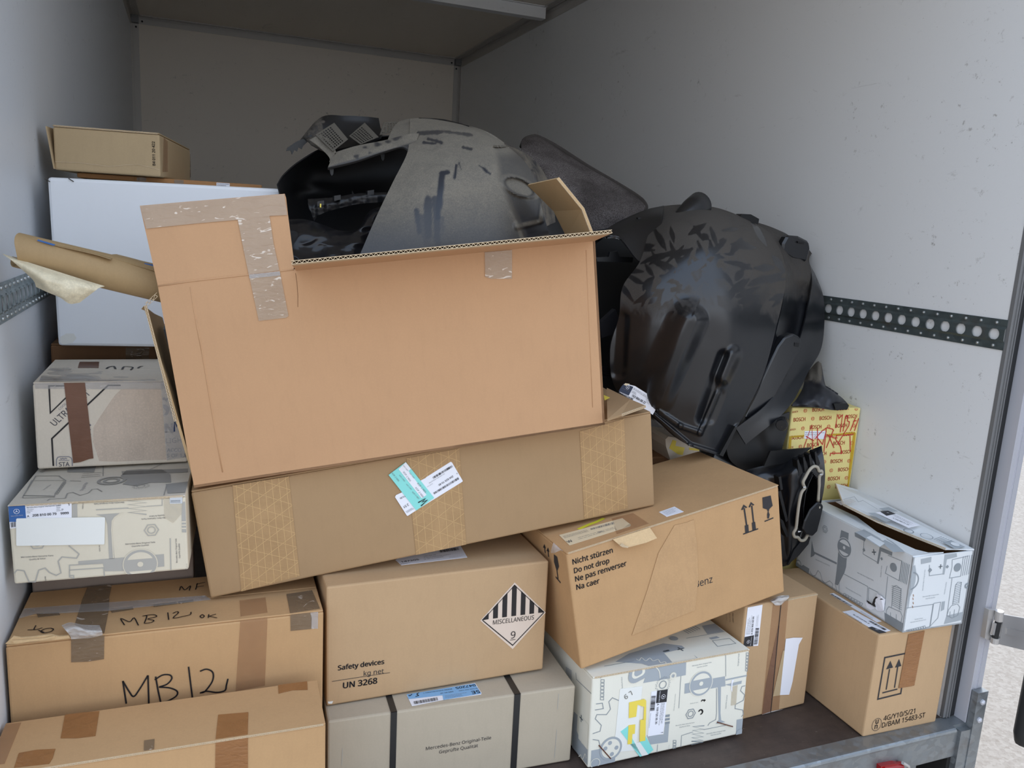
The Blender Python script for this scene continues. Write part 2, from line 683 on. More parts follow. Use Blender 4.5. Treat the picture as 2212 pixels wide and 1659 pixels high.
def text_mesh(s, bold=0.0, narrow=1.0):
    key = (s, bold, narrow)
    if key not in TXT:
        cu = bpy.data.curves.new('txt', 'FONT')
        cu.body = s
        cu.size = 1
        if SANS:
            cu.font = SANS
        cu.resolution_u = 2
        cu.fill_mode = 'FRONT'
        ob = bpy.data.objects.new('txt', cu)
        COL.objects.link(ob)
        dg = bpy.context.evaluated_depsgraph_get()
        me = bpy.data.meshes.new_from_object(ob.evaluated_get(dg))
        v = [(p.co.x, p.co.y) for p in me.vertices]
        f = [list(p.vertices) for p in me.polygons]
        bpy.data.objects.remove(ob)
        bpy.data.curves.remove(cu)
        bpy.data.meshes.remove(me)
        if not v:
            v, f = [(0, 0)], []
        if bold:
            n0, v0, f0 = len(v), list(v), list(f)
            for dx, dy in ((bold, 0), (-bold, 0), (0, bold * .7), (0, -bold * .7)):
                f += [[i + len(v) for i in q] for q in f0]
                v += [(x + dx, y + dy) for x, y in v0]
        xs = [p[0] for p in v]
        TXT[key] = (v, f, min(xs), max(xs))
    return TXT[key]


NORM = {'F': Vector((0, -1, 0)), 'T': Vector((0, 0, 1)), 'L': Vector((-1, 0, 0)), 'R': Vector((1, 0, 0))}


class Surface:
    """a flat face in local coordinates: point + normal; receives print, labels and tape at measured spots"""

    def __init__(self, M, org, nrm):
        self.M, self.Mi, self.o, self.n = M, M.inverted(), Vector(org), Vector(nrm).normalized()

    def p(self, px, e=0.0004):
        c = self.Mi @ Vector(CAM)
        d = self.Mi.to_3x3() @ Vector(ray(*px))
        o = self.o + self.n * e
        t = (o - c).dot(self.n) / d.dot(self.n)
        return self.clip(c + d * t)

    lim = None

    def clip(self, v):
        """keep a mark on its face"""
        if self.lim:
            for i, (a, b) in enumerate(self.lim):
                if b > a:
                    v[i] = min(max(v[i], a), b)
        return v


class Thing:
    def __init__(self, name, M, label, cat, group=None):
        self.M = M if isinstance(M, Matrix) else Matrix.Translation(Vector(M))
        self.root = empty(name, self.M, label, cat, group)
        self.acc = {}
        self.S = {}

    def add(self, name, mb, mat, parent=None, smooth=False):
        return link(name, mb.mesh(name), mat, parent or self.root, smooth)

    def mbuf(self, name, mat, parent=None):
        k = (name, mat.name, (parent or self.root).name)
        if k not in self.acc:
            self.acc[k] = (MB(), name, mat, parent or self.root)
        return self.acc[k][0]

    def finish(self):
        for mb, name, mat, par in self.acc.values():
            if mb.v:
                link(name, mb.mesh(name), mat, par)
        self.acc = {}
        return self

    # --- flat marks; f is a face key, points are photo pixels
    def poly(self, name, mat, f, pts, e=.0008, parent=None, own=True):
        s = self.S[f]
        q = [s.p(p, e) for p in pts]
        if own:
            mb = MB()
            mb.face(q)
            return link(name, mb.mesh(name), mat, parent or self.root)
        self.mbuf(name, mat, parent).face(q)

    def sheet(self, name, mat, f, pts, e=.0004, t=.0006, parent=None):
        """paper or tape with its own thickness"""
        s = self.S[f]
        mb = MB()
        mb.prism([s.p(p, e) for p in pts], s.n * t)
        return link(name, mb.mesh(name), mat, parent or self.root)

    def ribbon(self, name, mat, f, pts, w, e=.0012, parent=None, closed=False, curve=0):
        s = self.S[f]
        if curve:
            pts = smooth_line(pts, curve)
        q = [s.p((p[0], p[1]), e) for p in pts]
        self.ribbon3(name, mat, q, w, s.n, parent, closed)

    def ribbon3(self, name, mat, q, w, n, parent=None, closed=False):
        m = len(q)
        L, R = [], []
        for i in range(m):
            a = q[i - 1] if (i > 0 or closed) else q[i]
            b = q[(i + 1) % m] if (i < m - 1 or closed) else q[i]
            d1 = (q[i] - a).normalized() if (q[i] - a).length > 1e-9 else (b - q[i]).normalized()
            d2 = (b - q[i]).normalized() if (b - q[i]).length > 1e-9 else d1
            t = (d1 + d2)
            t = t.normalized() if t.length > .2 else d1
            k = 1 / max(.5, abs(t.dot(d1)))
            sd = n.cross(t) * (w / 2 * k)
            L.append(q[i] + sd)
            R.append(q[i] - sd)
        mb = self.mbuf(name, mat, parent)
        vs_ = L + R
        fs = [(i, (i + 1) % m, m + (i + 1) % m, m + i) for i in range(m if closed else m - 1)]
        mb.quads(vs_, fs)

    def text(self, name, mat, f, s, a, b, hs=1.0, bold=0.0, e=.0012, parent=None, up=None):
        """a line of writing whose baseline runs from a to b"""
        S = self.S[f]
        A, B = S.p(a, e), S.p(b, e)
        v, fc, x0, x1 = text_mesh(s, bold)
        d = B - A
        k = d.length / (x1 - x0)
        d.normalize()
        if up is not None:
            u = (S.p(up, e) - A) / .72
        else:
            u = S.n.cross(d) * k * hs
        self.mbuf(name, mat, parent).quads([S.clip(A + d * (x - x0) * k + u * y) for x, y in v], fc)

    def uvframe(self, f, c, r):
        """centre, right and up vectors of a round motif centred at pixel c with pixel radius r"""
        S = self.S[f]
        C = S.p(c)
        lim_, S.lim = S.lim, None
        C = S.p(c)
        ax = (S.p((c[0] + r, c[1])) - C).length
        ay = (S.p((c[0], c[1] + r)) - C).length
        S.lim = lim_
        R_ = min(ax, ay)
        up = Vector((0, 0, 1)) if abs(S.n.z) < .7 else Vector((0, 1, 0))
        x = up.cross(S.n).normalized()
        return C, x, S.n.cross(x), R_, S.n

    def disc(self, name, mat, f, c, r, r0=0.0, e=.0008, parent=None, n=32, shape=None, ang=(0, 2 * math.pi)):
        C, x, y, R_, N = self.uvframe(f, c, r)
        C = C + N * e
        mb = self.mbuf(name, mat, parent)
        full = abs(ang[1] - ang[0] - 2 * math.pi) < 1e-6
        m = n if full else n + 1
        P = []
        for k in range(m):
            a = ang[0] + (ang[1] - ang[0]) * k / n
            s = shape(a) if shape else 1
            P.append((x * math.cos(a) + y * math.sin(a)) * R_ * s)
        if r0 <= 0 and full:
            mb.face([self.S[f].clip(C + p) for p in P])
        else:
            vs_ = [self.S[f].clip(q) for q in [C + p for p in P] + [C + p * (r0 / r) for p in P]]
            fs = [(i, (i + 1) % m, m + (i + 1) % m, m + i) for i in range(m if full else m - 1)]
            mb.quads(vs_, fs)

    # --- motifs of the spare-part wrapping print
    def wheel(self, f, c, r, ink, bg, e=.0006):
        self.disc('printed_pattern', bg, f, c, r * 1.06, e=e)
        self.disc('printed_pattern', ink, f, c, r, e=e + .0002, n=40)
        C, x, y, R_, N = self.uvframe(f, c, r)
        mb = self.mbuf('printed_pattern', bg)
        for sg, hh in ((1, .36), (-1, .46)):
            a0 = math.asin(hh / .84)
            arc = [a0 + (math.pi - 2 * a0) * k / 14 for k in range(15)]
            mb.face([self.S[f].clip(C + N * (e + .0004) + (x * math.cos(a) + y * math.sin(a) * sg) * R_ * .84) for a in arc])
        self.disc('printed_pattern', bg, f, c, r * .18, e=e + .0006, n=16)

    def nut(self, f, c, r, ink):
        hx = lambda a: .87 / math.cos((a % (math.pi / 3)) - math.pi / 6)
        self.disc('printed_pattern', ink, f, c, r, r * .86, n=36, shape=hx)
        self.disc('printed_pattern', ink, f, c, r * .56, r * .44, n=20)

    def gear(self, f, c, r, ink, teeth=18, w=.12):
        sh = lambda a: 1 + .1 * (1 if math.sin(a * teeth) > 0 else -1)
        self.disc('printed_pattern', ink, f, c, r, r * (1 - w), n=teeth * 4, shape=sh)
        self.disc('printed_pattern', ink, f, c, r * .55, r * .45, n=20)

    def spring(self, f, a, b, r, n, ink, w):
        ax = np.array(a, float)
        d = np.array(b, float) - ax
        L = np.hypot(*d)
        u = d / L
        nrm = np.array([-u[1], u[0]])
        pts = []
        for k in range(n * 2 + 1):
            pts.append(tuple(ax + u * L * k / (2 * n) + nrm * r * (1 if k % 2 else -1)))
        self.ribbon('printed_pattern', ink, f, pts, w, e=.0008)

    def teeth(self, f, a, b, n, sz, ink, w):
        A, B = np.array(a, float), np.array(b, float)
        u = (B - A) / np.hypot(*(B - A))
        v = np.array([-u[1], u[0]])
        for k in range(n):
            c = A + (B - A) * (k + .5) / n
            h = np.hypot(*(B - A)) / n * .36
            q = [c - u * h - v * sz, c + u * h - v * sz, c + u * h + v * sz, c - u * h + v * sz]
            self.ribbon('printed_pattern', ink, f, [tuple(p) for p in q], w, closed=True, e=.0008)

    def bars(self, name, mat, f, q, n, e=.0014, parent=None, seed=1):
        """barcode inside the pixel quad q (top-left, top-right, bottom-right, bottom-left)"""
        rnd = random.Random(seed)
        S = self.S[f]
        tl, tr, br, bl = [S.p(p, e) for p in q]
        mb = self.mbuf(name, mat, parent)
        ws = [rnd.choice((.35, .35, .6, .75)) for _ in range(n)]
        for k in range(n):
            a, b = k / n, (k + ws[k]) / n
            mb.face([bl.lerp(br, a), bl.lerp(br, b), tl.lerp(tr, b), tl.lerp(tr, a)])

    def lines(self, name, mat, f, q, n, w, e=.0014, parent=None, seed=2, fill=.7):
        """small print too fine to read in the photo: rows of short dashes"""
        rnd = random.Random(seed)
        S = self.S[f]
        tl, tr, br, bl = [S.p(p, e) for p in q]
        for k in range(n):
            t = (k + .5) / n
            a, b = tl.lerp(bl, t), tr.lerp(br, t)
            x = 0
            end = rnd.uniform(fill, 1)
            while x < end:
                y = min(end, x + rnd.uniform(.03, .12))
                self.ribbon3(name, mat, [a.lerp(b, x), a.lerp(b, y)], w, S.n, parent)
                x = y + .02

    def star(self, f, c, r, ink, e=.0016, parent=None, rot=0.0):
        """ring with three spokes"""
        C, x, y, R_, N = self.uvframe(f, c, r)
        self.disc('emblem', ink, f, c, r, r * .86, e=e, parent=parent, n=28)
        mb = self.mbuf('emblem', ink, parent)
        C = C + N * e
        for k in range(3):
            a = math.pi / 2 + rot + k * 2 * math.pi / 3
            t = (x * math.cos(a) + y * math.sin(a)) * R_ * .9
            s = (x * math.cos(a + 1.05) + y * math.sin(a + 1.05)) * R_ * .14
            s2 = (x * math.cos(a - 1.05) + y * math.sin(a - 1.05)) * R_ * .14
            mb.face([C, C + s2, C + t, C + s])


def box_matrix(b):
    x, y, z, yaw, pit, rol = b[:6]
    return Matrix.Translation((x, y, z)) @ Matrix.Rotation(yaw, 4, 'Z') @ Matrix.Rotation(pit, 4, 'X') @ Matrix.Rotation(rol, 4, 'Y')


def rounded_box(lo, hi, r=.004, seg=2):
    bm = bmesh.new()
    mb = MB()
    mb.box(lo, hi)
    vs_ = [bm.verts.new(v) for v in mb.v]
    for f in mb.f:
        bm.faces.new([vs_[i] for i in f])
    bmesh.ops.bevel(bm, geom=bm.edges[:], offset=r, segments=seg, affect='EDGES', profile=.5)
    me = bpy.data.meshes.new('carton_body')
    bm.to_mesh(me)
    bm.free()
    return me


def zigzag(mb, a, b, nrm, dep, pitch=.0075, t=.0045, tw=.0009):
    """open end of corrugated board from a to b: two liners and the wave between; nrm across the board, dep into it"""
    a, b, nrm, dep = Vector(a), Vector(b), Vector(nrm).normalized(), Vector(dep)
    d = (b - a)
    L = d.length
    u = d / L
    for s in (-1, 1):
        o = nrm * (s * (t / 2 - tw / 2))
        mb.prism([a + o - nrm * tw / 2, b + o - nrm * tw / 2, b + o + nrm * tw / 2, a + o + nrm * tw / 2], dep)
    n = max(2, int(L / pitch) * 2)
    for k in range(n):
        p = a + u * (L * k / n) + nrm * ((t / 2 - tw) * (1 if k % 2 else -1))
        q = a + u * (L * (k + 1) / n) + nrm * ((t / 2 - tw) * (-1 if k % 2 else 1))
        w = (q - p).cross(dep).normalized() * tw * .4
        mb.prism([p - w, q - w, q + w, p + w], dep)


class Carton(Thing):
    def __init__(self, name, b, mat, label, top=None, cat='box', group=None, lid_mat=None, r=.004):
        super().__init__(name, box_matrix(b), label, cat, group)
        w, d, h = b[6:9]
        self.w, self.d, self.h, self.mat = w, d, h, mat
        M = self.M
        self.S = {'F': Surface(M, (0, 0, 0), (0, -1, 0)), 'T': Surface(M, (0, 0, h), (0, 0, 1)),
                  'L': Surface(M, (0, 0, 0), (-1, 0, 0)), 'R': Surface(M, (w, 0, 0), (1, 0, 0))}
        g = .0015
        for k_, lm_ in (('F', ((g, w - g), (0, 0), (g, h - g))), ('T', ((g, w - g), (g, d - g), (0, 0))), ('L', ((0, 0), (g, d - g), (g, h - g))), ('R', ((0, 0), (g, d - g), (g, h - g)))):
            self.S[k_].lim = lm_
        t = .0035
        hb = h - t if top else h
        link('carton_body', rounded_box((0, 0, 0), (w, d, hb), r), mat, self.root)
        lm = lid_mat or mat
        if top == 'two':
            for y0, y1 in ((.001, d / 2 - .001), (d / 2 + .001, d - .001)):
                link('top_flap', rounded_box((.001, y0, hb), (w - .001, y1, h), .0012, 1), lm, self.root)
        elif top == 'lid':
            link('top_flap', rounded_box((.0005, -.0012, hb + .0004), (w - .0005, d - .001, h), .001, 1), lm, self.root)
            mb = MB()
            zigzag(mb, (.004, -.0016, h - .0018), (w - .004, -.0016, h - .0018), (0, 0, 1), (0, .002, 0), .007, .0034)
            self.add('board_edge', mb, K_EDGE)


# ------------------------------------------------------------------ setting: van body, sill, posts, ground
VW, VL, VH = 2.1, 4.403, 2.322
mb = MB(); mb.box((-.05, -.0, -.03), (VW + .05, VL, 0)); struct('floor', mb, M_FLOOR)
mb = MB(); mb.box((-.08, 0, 0), (0, VL, VH)); struct('wall_left', mb, M_WALL_L)
mb = MB(); mb.box((VW, .002, 0), (VW + .08, VL, VH)); struct('wall_right', mb, M_WALL_R)
mb = MB(); mb.box((-.08, VL, -.03), (VW + .08, VL + .06, VH + .05)); struct('wall_front', mb, M_WALL_B)
mb = MB(); mb.box((-.08, 0, VH), (VW + .08, VL, VH + .05)); struct('ceiling', mb, M_CEIL)
mb = MB(); mb.box((-40, -40, -.82), (40, 40, -.78)); struct('ground', mb, M_GROUND)


def angle_profile(name, a, b, n1, n2, w=.045, t=.004):
    """extruded corner profile with a stepped bead, along a-b, legs lying on two walls"""
    a, b, n1, n2 = Vector(a), Vector(b), Vector(n1), Vector(n2)
    m = MB()
    for p, q in ((n1, n2), (n2, n1)):
        m.prism([a, a + p * w, a + p * w + q * t, a + q * t], b - a)
        m.prism([a + p * w * .28 + q * t, a + p * w * .36 + q * t, a + p * w * .36 + q * (t + .003), a + p * w * .28 + q * (t + .003)], b - a)
        m.prism([a + p * w * .9 + q * t, a + p * w + q * t, a + p * w + q * (t + .002), a + p * w * .9 + q * (t + .002)], b - a)
    return struct(name, m, M_PROF)


X1, Y1, Z1 = (1, 0, 0), (0, 1, 0), (0, 0, 1)
nX, nY, nZ = (-1, 0, 0), (0, -1, 0), (0, 0, -1)
angle_profile('trim_1', (.045, VL, VH), (VW - .045, VL, VH), nY, nZ)
angle_profile('trim_2', (0, VL, 0), (0, VL, VH - .045), X1, nY)
angle_profile('trim_3', (VW, VL, 0), (VW, VL, VH - .045), nX, nY)
angle_profile('trim_4', (0, 0, VH), (0, VL - .045, VH), X1, nZ, .055)
angle_profile('trim_5', (VW, 0, VH), (VW, VL - .045, VH), nX, nZ, .055)
for nm, x, s in (('trim_6', 0, 1), ('trim_7', VW, -1)):
    m = MB()
    m.box((min(x, x + s * .046), VL - .046, VH - .046), (max(x, x + s * .046), VL, VH))
    struct(nm, m, M_ALUD)
for k, (x, y, z) in enumerate(((.065, VL - .006, VH - .03), (.03, VL - .006, VH - .065), (VW - .065, VL - .006, VH - .03),
                               (VW - .03, VL - .006, VH - .065))):
    m = MB()
    m.tube([(x, y, z), (x, y - .004, z)], .006, 10)
    struct('trim_%d' % (20 + k), m, M_RUBBER)

# roof bow across the ceiling
m = MB()
m.box((.05, 2.815, 2.262), (2.06, 2.819, VH))
m.box((.05, 2.819, 2.262), (2.06, 2.87, 2.266))
m.box((.05, 2.795, VH - .006), (2.06, 2.815, VH - .002))
struct('trim_8', m, M_WALL_R)

# rear post on the right: inner lip, rubber seal, outer aluminium face with fine beads
m = MB()
m.box((VW - .001, -.004, .002), (VW + .023, .006, VH)); m.box((VW + .008, -.007, .002), (VW + .0105, -.004, VH)); m.box((VW + .017, -.007, .002), (VW + .0195, -.004, VH))
struct('trim_9', m, M_ALUD)
m = MB()
m.box((VW + .0235, -.002, .002), (VW + .041, .004, VH))
struct('trim_10', m, M_RUBBER)
m = MB()
m.box((VW + .0415, -.032, .0), (VW + .083, .03, VH + .03))
m.box((VW + .0415, -.034, .0), (VW + .0445, -.032, VH + .03))
m.box((VW + .06, -.0335, .0), (VW + .0615, -.032, VH + .03))
m.box((VW + .065, -.0335, .0), (VW + .0662, -.032, VH + .03))
struct('trim_11', m, M_ALU)
m = MB()
m.box((-.083, -.032, 0), (-.001, .03, VH + .03))
struct('trim_12', m, M_ALU)
m = MB()
m.box((-.083, -.04, VH), (VW + .083, 0, VH + .08))
struct('trim_13', m, M_ALU)

# galvanised rear sill: top lip, rolled nose, front face
m = MB()
m.box((-.08, -.042, -.012), (VW - .005, -.001, .002))
m.tube([(-.08, -.043, -.006), (VW - .005, -.043, -.006)], .008, 10)
m.box((-.08, -.042, -.082), (VW + .012, -.037, -.012))
m.box((-.08, -.04, -.086), (VW + .012, .05, -.080))
m.box((VW - .006, -.034, -.082), (VW + .083, .06, -.0005))
struct('trim_14', m, M_GALV)
m = MB()
m.box((VW + .012, -.05, -.34), (VW + .05, -.034, -.01))
m.box((VW + .047, -.052, -.34), (VW + .083, -.034, .092))
struct('trim_15', m, M_GALV)
m = MB()
m.box((VW + .0, -.034, -.5), (VW + .05, .3, -.09))
m.box((1.2, .06, -.4), (VW, .3, -.09))
struct('trim_16', m, M_DARKGAP)
m = MB()
m.prism([(1.915, -.02, -.088), (2.01, -.02, -.088), (2.02, -.02, -.40), (1.93, -.02, -.40)], (0, .01, 0))
struct('trim_17', m, M_GALV)
for z in (.065, .015):
    m = MB()
    m.tube([(VW + .066, -.052, z), (VW + .066, -.0555, z)], .0075, 8)
    m.tube([(VW + .066, -.0555, z), (VW + .066, -.059, z)], [.006, .003], 8)
    struct('trim_%d' % (18 + (z < .05)), m, M_ALU, False)


def lashing_rail(x, sgn, y0, y1, z0, z1, pitch, ry, rz, mat, label, first):
    """top-hat section rail with a row of holes; sgn points into the van"""
    T = Thing('lashing_rail', (x, y0, z0), label, 'lashing rail')
    H = z1 - z0
    fl = H * .24
    up = .007
    m = MB()
    P = lambda y, z, e: (sgn * e, y - y0, z)
    L = y1 - y0
    t = .0025
    for za, zb in ((0, fl), (H - fl, H)):
        m.box(tuple(min(a, b) for a, b in zip((0, 0, za), (sgn * t, L, zb))), tuple(max(a, b) for a, b in zip((0, 0, za), (sgn * t, L, zb))))
    for za, zb in ((fl, fl + .006), (H - fl, H - fl - .006)):
        m.face([(sgn * t, 0, za), (sgn * t, L, za), (sgn * up, L, zb), (sgn * up, 0, zb)])
    a0, a1 = fl + .006, H - fl - .006
    k = 0
    n = 28
    while first + (k + .5) * pitch < y1:
        c = first + k * pitch - y0
        ya, yb = c - pitch / 2, c + pitch / 2
        if k == 0:
            ya = 0
        if first + (k + 1.5) * pitch >= y1:
            yb = L
        cz = H / 2
        an = sorted(set([i * 2 * math.pi / n for i in range(n)] + [math.atan2(zz - cz, yy - c) % (2 * math.pi) for zz in (a0, a1) for yy in (ya, yb)]))
        inn, out, dep = [], [], []
        for a in an:
            ca, sa = math.cos(a), math.sin(a)
            r = 1 / math.sqrt((ca / ry) ** 2 + (sa / rz) ** 2)
            inn.append((sgn * up, c + ca * r, cz + sa * r))
            dep.append((sgn * .005, c + ca * r, cz + sa * r))
            s = min([((yb if ca > 0 else ya) - c) / ca if abs(ca) > 1e-9 else 9, ((a1 if sa > 0 else a0) - cz) / sa if abs(sa) > 1e-9 else 9])
            out.append((sgn * up, c + ca * s, cz + sa * s))
        q = len(an)
        m.quads(inn + out, [(i, (i + 1) % q, q + (i + 1) % q, q + i) for i in range(q)])
        m.quads(inn + dep, [(i, (i + 1) % q, q + (i + 1) % q, q + i) for i in range(q)])
        k += 1
    T.add('rail_section', m, mat)
    rv = MB()
    rv.tube([(0, 0, 0), (sgn * .0022, 0, 0), (sgn * .0034, 0, 0)], [.0042, .0036, .0012], 10)
    me = rv.mesh('rivet')
    me.materials.append(M_RIVET)
    y = first - y0
    j = 0
    while y < min(L, 1.15):
        for z in (fl / 2, H - fl / 2):
            o = bpy.data.objects.new('rivet', me)
            COL.objects.link(o)
            o.parent = T.root
            o.location = (sgn * t, y, z)
        y += pitch * .92
        j += 1
    return T


lashing_rail(VW, -1, .004, 2.6, .959, 1.031, .0455, .0140, .0140, M_RAILR, 'dark steel lashing rail with round holes along the right wall', .031)
lashing_rail(0, 1, .02, 2.6, .959, 1.031, .041, .0125, .0165, M_RAILL, 'pale zinc lashing rail with oval slots along the left wall', .05)

# right rear door standing open beside the post: only its lower inner corner is in view
D = MB()
D.box((2.255, -.112, .02), (3.25, -.09, 2.3))
door = struct('door_1', D, M_DOOR)
m = MB()
path = [(2.26, -.12, 2.3), (2.228, -.12, 2.27), (2.228, -.12, .01), (2.236, -.12, -.012), (2.252, -.12, -.02), (3.25, -.12, -.02)]
for i in range(len(path) - 1):
    pass
m.tube(path, .016, 10)
link('door_seal', m.mesh('door_seal'), M_RUBBER, door, True)
m = MB()
m.box((2.24, -.118, -.012), (3.25, -.098, .03)); m.box((2.236, -.118, -.006), (2.262, -.098, 2.3))
link('door_frame', m.mesh('door_frame'), M_ALU, door)

# hinge
c = crop(1900, 1150, .3068)
T = Thing('door_hinge', (2.19, -.06, .18), 'brushed steel strap hinge between the right rear post and the open door', 'hinge')
o = Vector((2.19, -.06, .18))


def hp(x, y, d):
    return at_y(*c(x, y), d) - o


m = MB()
m.prism([hp(770, 545, -.05), hp(820, 550, -.05), hp(800, 600, -.05), hp(778, 720, -.05), hp(830, 735, -.05), hp(828, 782, -.05), hp(740, 748, -.05)], (0, .012, 0))
T.add('hinge_leaf', m, M_STEEL)
m = MB()
m.tube([hp(845, 553, -.058), hp(838, 620, -.058)], .010, 14)
m.tube([hp(815, 740, -.058), hp(808, 778, -.058)], .010, 14)
T.add('hinge_knuckle', m, M_STEEL, None, False)
m = MB()
m.tube([hp(842, 600, -.058), hp(812, 745, -.058)], .0075, 12)
T.add('hinge_pin', m, M_RUBBER)
m = MB()
m.prism([hp(876, 580, -.062), hp(1080, 615, -.062), hp(1060, 840, -.062), hp(842, 788, -.062)], (0, .006, 0))
m.prism([hp(900, 675, -.065), hp(1075, 712, -.065), hp(1070, 760, -.065), hp(893, 718, -.065)], (0, .004, 0))
m.prism([hp(812, 640, -.060), hp(872, 650, -.060), hp(850, 735, -.060), hp(792, 722, -.060)], (0, .006, 0))
T.add('hinge_strap', m, M_STEEL)
T.finish()

# tail lamp under the sill
T = Thing('tail_lamp', at_y(1930, 1659, -.05), 'red tail lamp in a chrome rim under the galvanised sill', 'lamp')
o = T.M.translation
m = MB()
m.tube([at_y(1905, 1662, -.05) - o, at_y(1945, 1655, -.05) - o], .012, 14)
m.prism([at_y(x, y, -.055) - o for x, y in ((1903, 1656), (1935, 1650), (1952, 1652), (1960, 1690), (1900, 1690))], (0, .03, 0))
T.add('lens', m, M_RED)
m = MB()
m.tube([at_y(x, y, -.06) - o for x, y in ((1950, 1648), (1962, 1655), (1970, 1690))], .004, 10)
T.add('rim', m, M_STEEL)


# ------------------------------------------------------------------ cartons (corner x y z, yaw pitch roll, width depth height)
LABEL_TXT = 'printed_text'

# --- brown carton nearest the camera on the left
B = Carton('carton', (.0030, .0108, 0, -.034, .0056, -.0077, .5275, .1435, .288), K_WARM,
           'low brown carton at the front left corner, orange tape patches on its top', 'lid')
c = crop(0, 1440, .18987)
B.sheet('packing_tape', T_ORANGE, 'T', [c(740, 548), c(940, 525), c(1130, 508), c(1085, 790), c(1000, 800), c(880, 815), c(690, 815)])
B.sheet('packing_tape', T_ORANGE, 'T', [c(215, 985), c(420, 948), c(630, 938), c(600, 1040), c(560, 1105), c(160, 1150)])
B.sheet('packing_tape', T_GREY, 'T', [c(1640, 842), c(1758, 825), c(1752, 940), c(1635, 962)])
c = crop(0, 900, .4576)
B.sheet('packing_tape', T_ORANGE, 'T', [c(1030, 1408), c(1172, 1396), c(1169, 1500), c(1018, 1522)])
B.sheet('packing_tape', T_ORANGE, 'F', [c(1018, 1534), c(1170, 1512), c(1170, 1720), c(1015, 1720)])
B.sheet('packing_tape', T_ORANGE, 'T', [c(1312, 1263), c(1450, 1250), c(1452, 1290), c(1380, 1292), c(1315, 1308)])
B.sheet('packing_tape', T_FAINT, 'T', [(0, 1566), (46, 1561), (10, 1650), (-40, 1656)])
B.finish()

# --- MB 12 carton behind it
B = Carton('carton', (.006, .1845, 0, -.0197, -.0025, .0001, .544, .2152, .4169), K_WARM,
           'brown carton with handwritten MB 12 on its front and taped top', 'two')
c = crop(0, 1240, .31646)
HW = [[(850, 348), (825, 303), (885, 325), (915, 298), (945, 350)],
      [(985, 335), (1002, 286), (975, 286), (1045, 276), (1068, 290), (1010, 305), (1050, 316), (1030, 330), (985, 337)],
      [(1145, 262), (1152, 312)],
      [(1180, 268), (1205, 256), (1217, 264), (1182, 300), (1250, 288), (1298, 276), (1304, 258)],
      [(1380, 275), (1366, 288), (1380, 298), (1394, 286), (1380, 275)],
      [(1425, 274), (1422, 298)], [(1474, 272), (1428, 287), (1482, 298)],
      [(188, 380), (250, 378), (290, 366)], [(245, 350), (230, 378)], [(262, 382), (300, 398)],
      [(345, 368), (305, 374), (280, 390), (300, 400), (345, 392), (365, 376), (345, 368)],
      [(1225, 112), (1237, 84), (1262, 108), (1298, 80), (1292, 112)],
      [(1335, 106), (1348, 62)], [(1338, 70), (1400, 55)], [(1345, 88), (1392, 80)]]
for h in HW:
    B.ribbon('handwriting', I_MARK, 'T', [c(*p) for p in h], .0021, curve=4 if len(h) > 3 else 0, e=.0016)
for h in [[(862, 885), (838, 730)], [(838, 730), (880, 800), (912, 836), (950, 790), (1010, 692)], [(1010, 692), (1016, 890)],
          [(1098, 880), (1080, 800), (1062, 700)], [(1056, 722), (1110, 690), (1160, 690), (1172, 715), (1140, 752), (1085, 772)],
          [(1085, 772), (1160, 778), (1208, 800), (1205, 830), (1160, 860), (1110, 880)],
          [(1287, 633), (1300, 740), (1314, 850)],
          [(1365, 664), (1410, 650), (1452, 672), (1450, 730), (1400, 800), (1365, 812)], [(1365, 812), (1410, 800), (1480, 808), (1535, 795), (1545, 760), (1556, 715)]]:
    B.ribbon('handwriting', I_MARK, 'F', [c(*p) for p in h], .0029, curve=5 if len(h) > 2 else 0)
B.sheet('packing_tape', T_FILM, 'T', [c(*p) for p in ((112, 306), (165, 236), (770, 193), (1400, 148), (1440, 175), (1100, 212), (750, 250), (400, 268), (240, 272))], .0010)
B.sheet('packing_tape', T_GREY, 'T', [c(*p) for p in ((600, 80), (765, 72), (745, 160), (745, 236), (712, 404), (486, 428), (560, 180))], .0004)
B.sheet('packing_tape', T_GREY, 'F', [c(*p) for p in ((485, 440), (712, 415), (710, 580), (600, 598), (486, 602))])
B.sheet('packing_tape', T_GREY, 'T', [c(*p) for p in ((1955, 138), (2130, 112), (2185, 236), (1980, 268))], .0004)
B.sheet('packing_tape', T_GREY, 'F', [c(*p) for p in ((1982, 276), (2118, 262), (2128, 300), (2125, 374), (1984, 388))])
B.sheet('packing_tape', T_FILM, 'F', [c(*p) for p in ((2118, 262), (2172, 252), (2170, 372), (2125, 374))])
B.sheet('packing_tape', T_FAINT, 'T', [c(*p) for p in ((1635, 182), (1812, 160), (1826, 264), (1642, 290))], .0004)
B.sheet('packing_tape', T_FAINT, 'F', [c(*p) for p in ((1640, 294), (1826, 272), (1808, 760), (1608, 800))])
for p in ((752, 248, 905, 225, 912, 242, 765, 265), (1045, 212, 1205, 190, 1210, 205, 1050, 226), (1215, 188, 1320, 174, 1320, 190, 1220, 204), (250, 272, 400, 262, 410, 280, 260, 296)):
    B.sheet('packing_tape', T_GREY, 'T', [c(p[i], p[i + 1]) for i in (0, 2, 4, 6)], .0004)
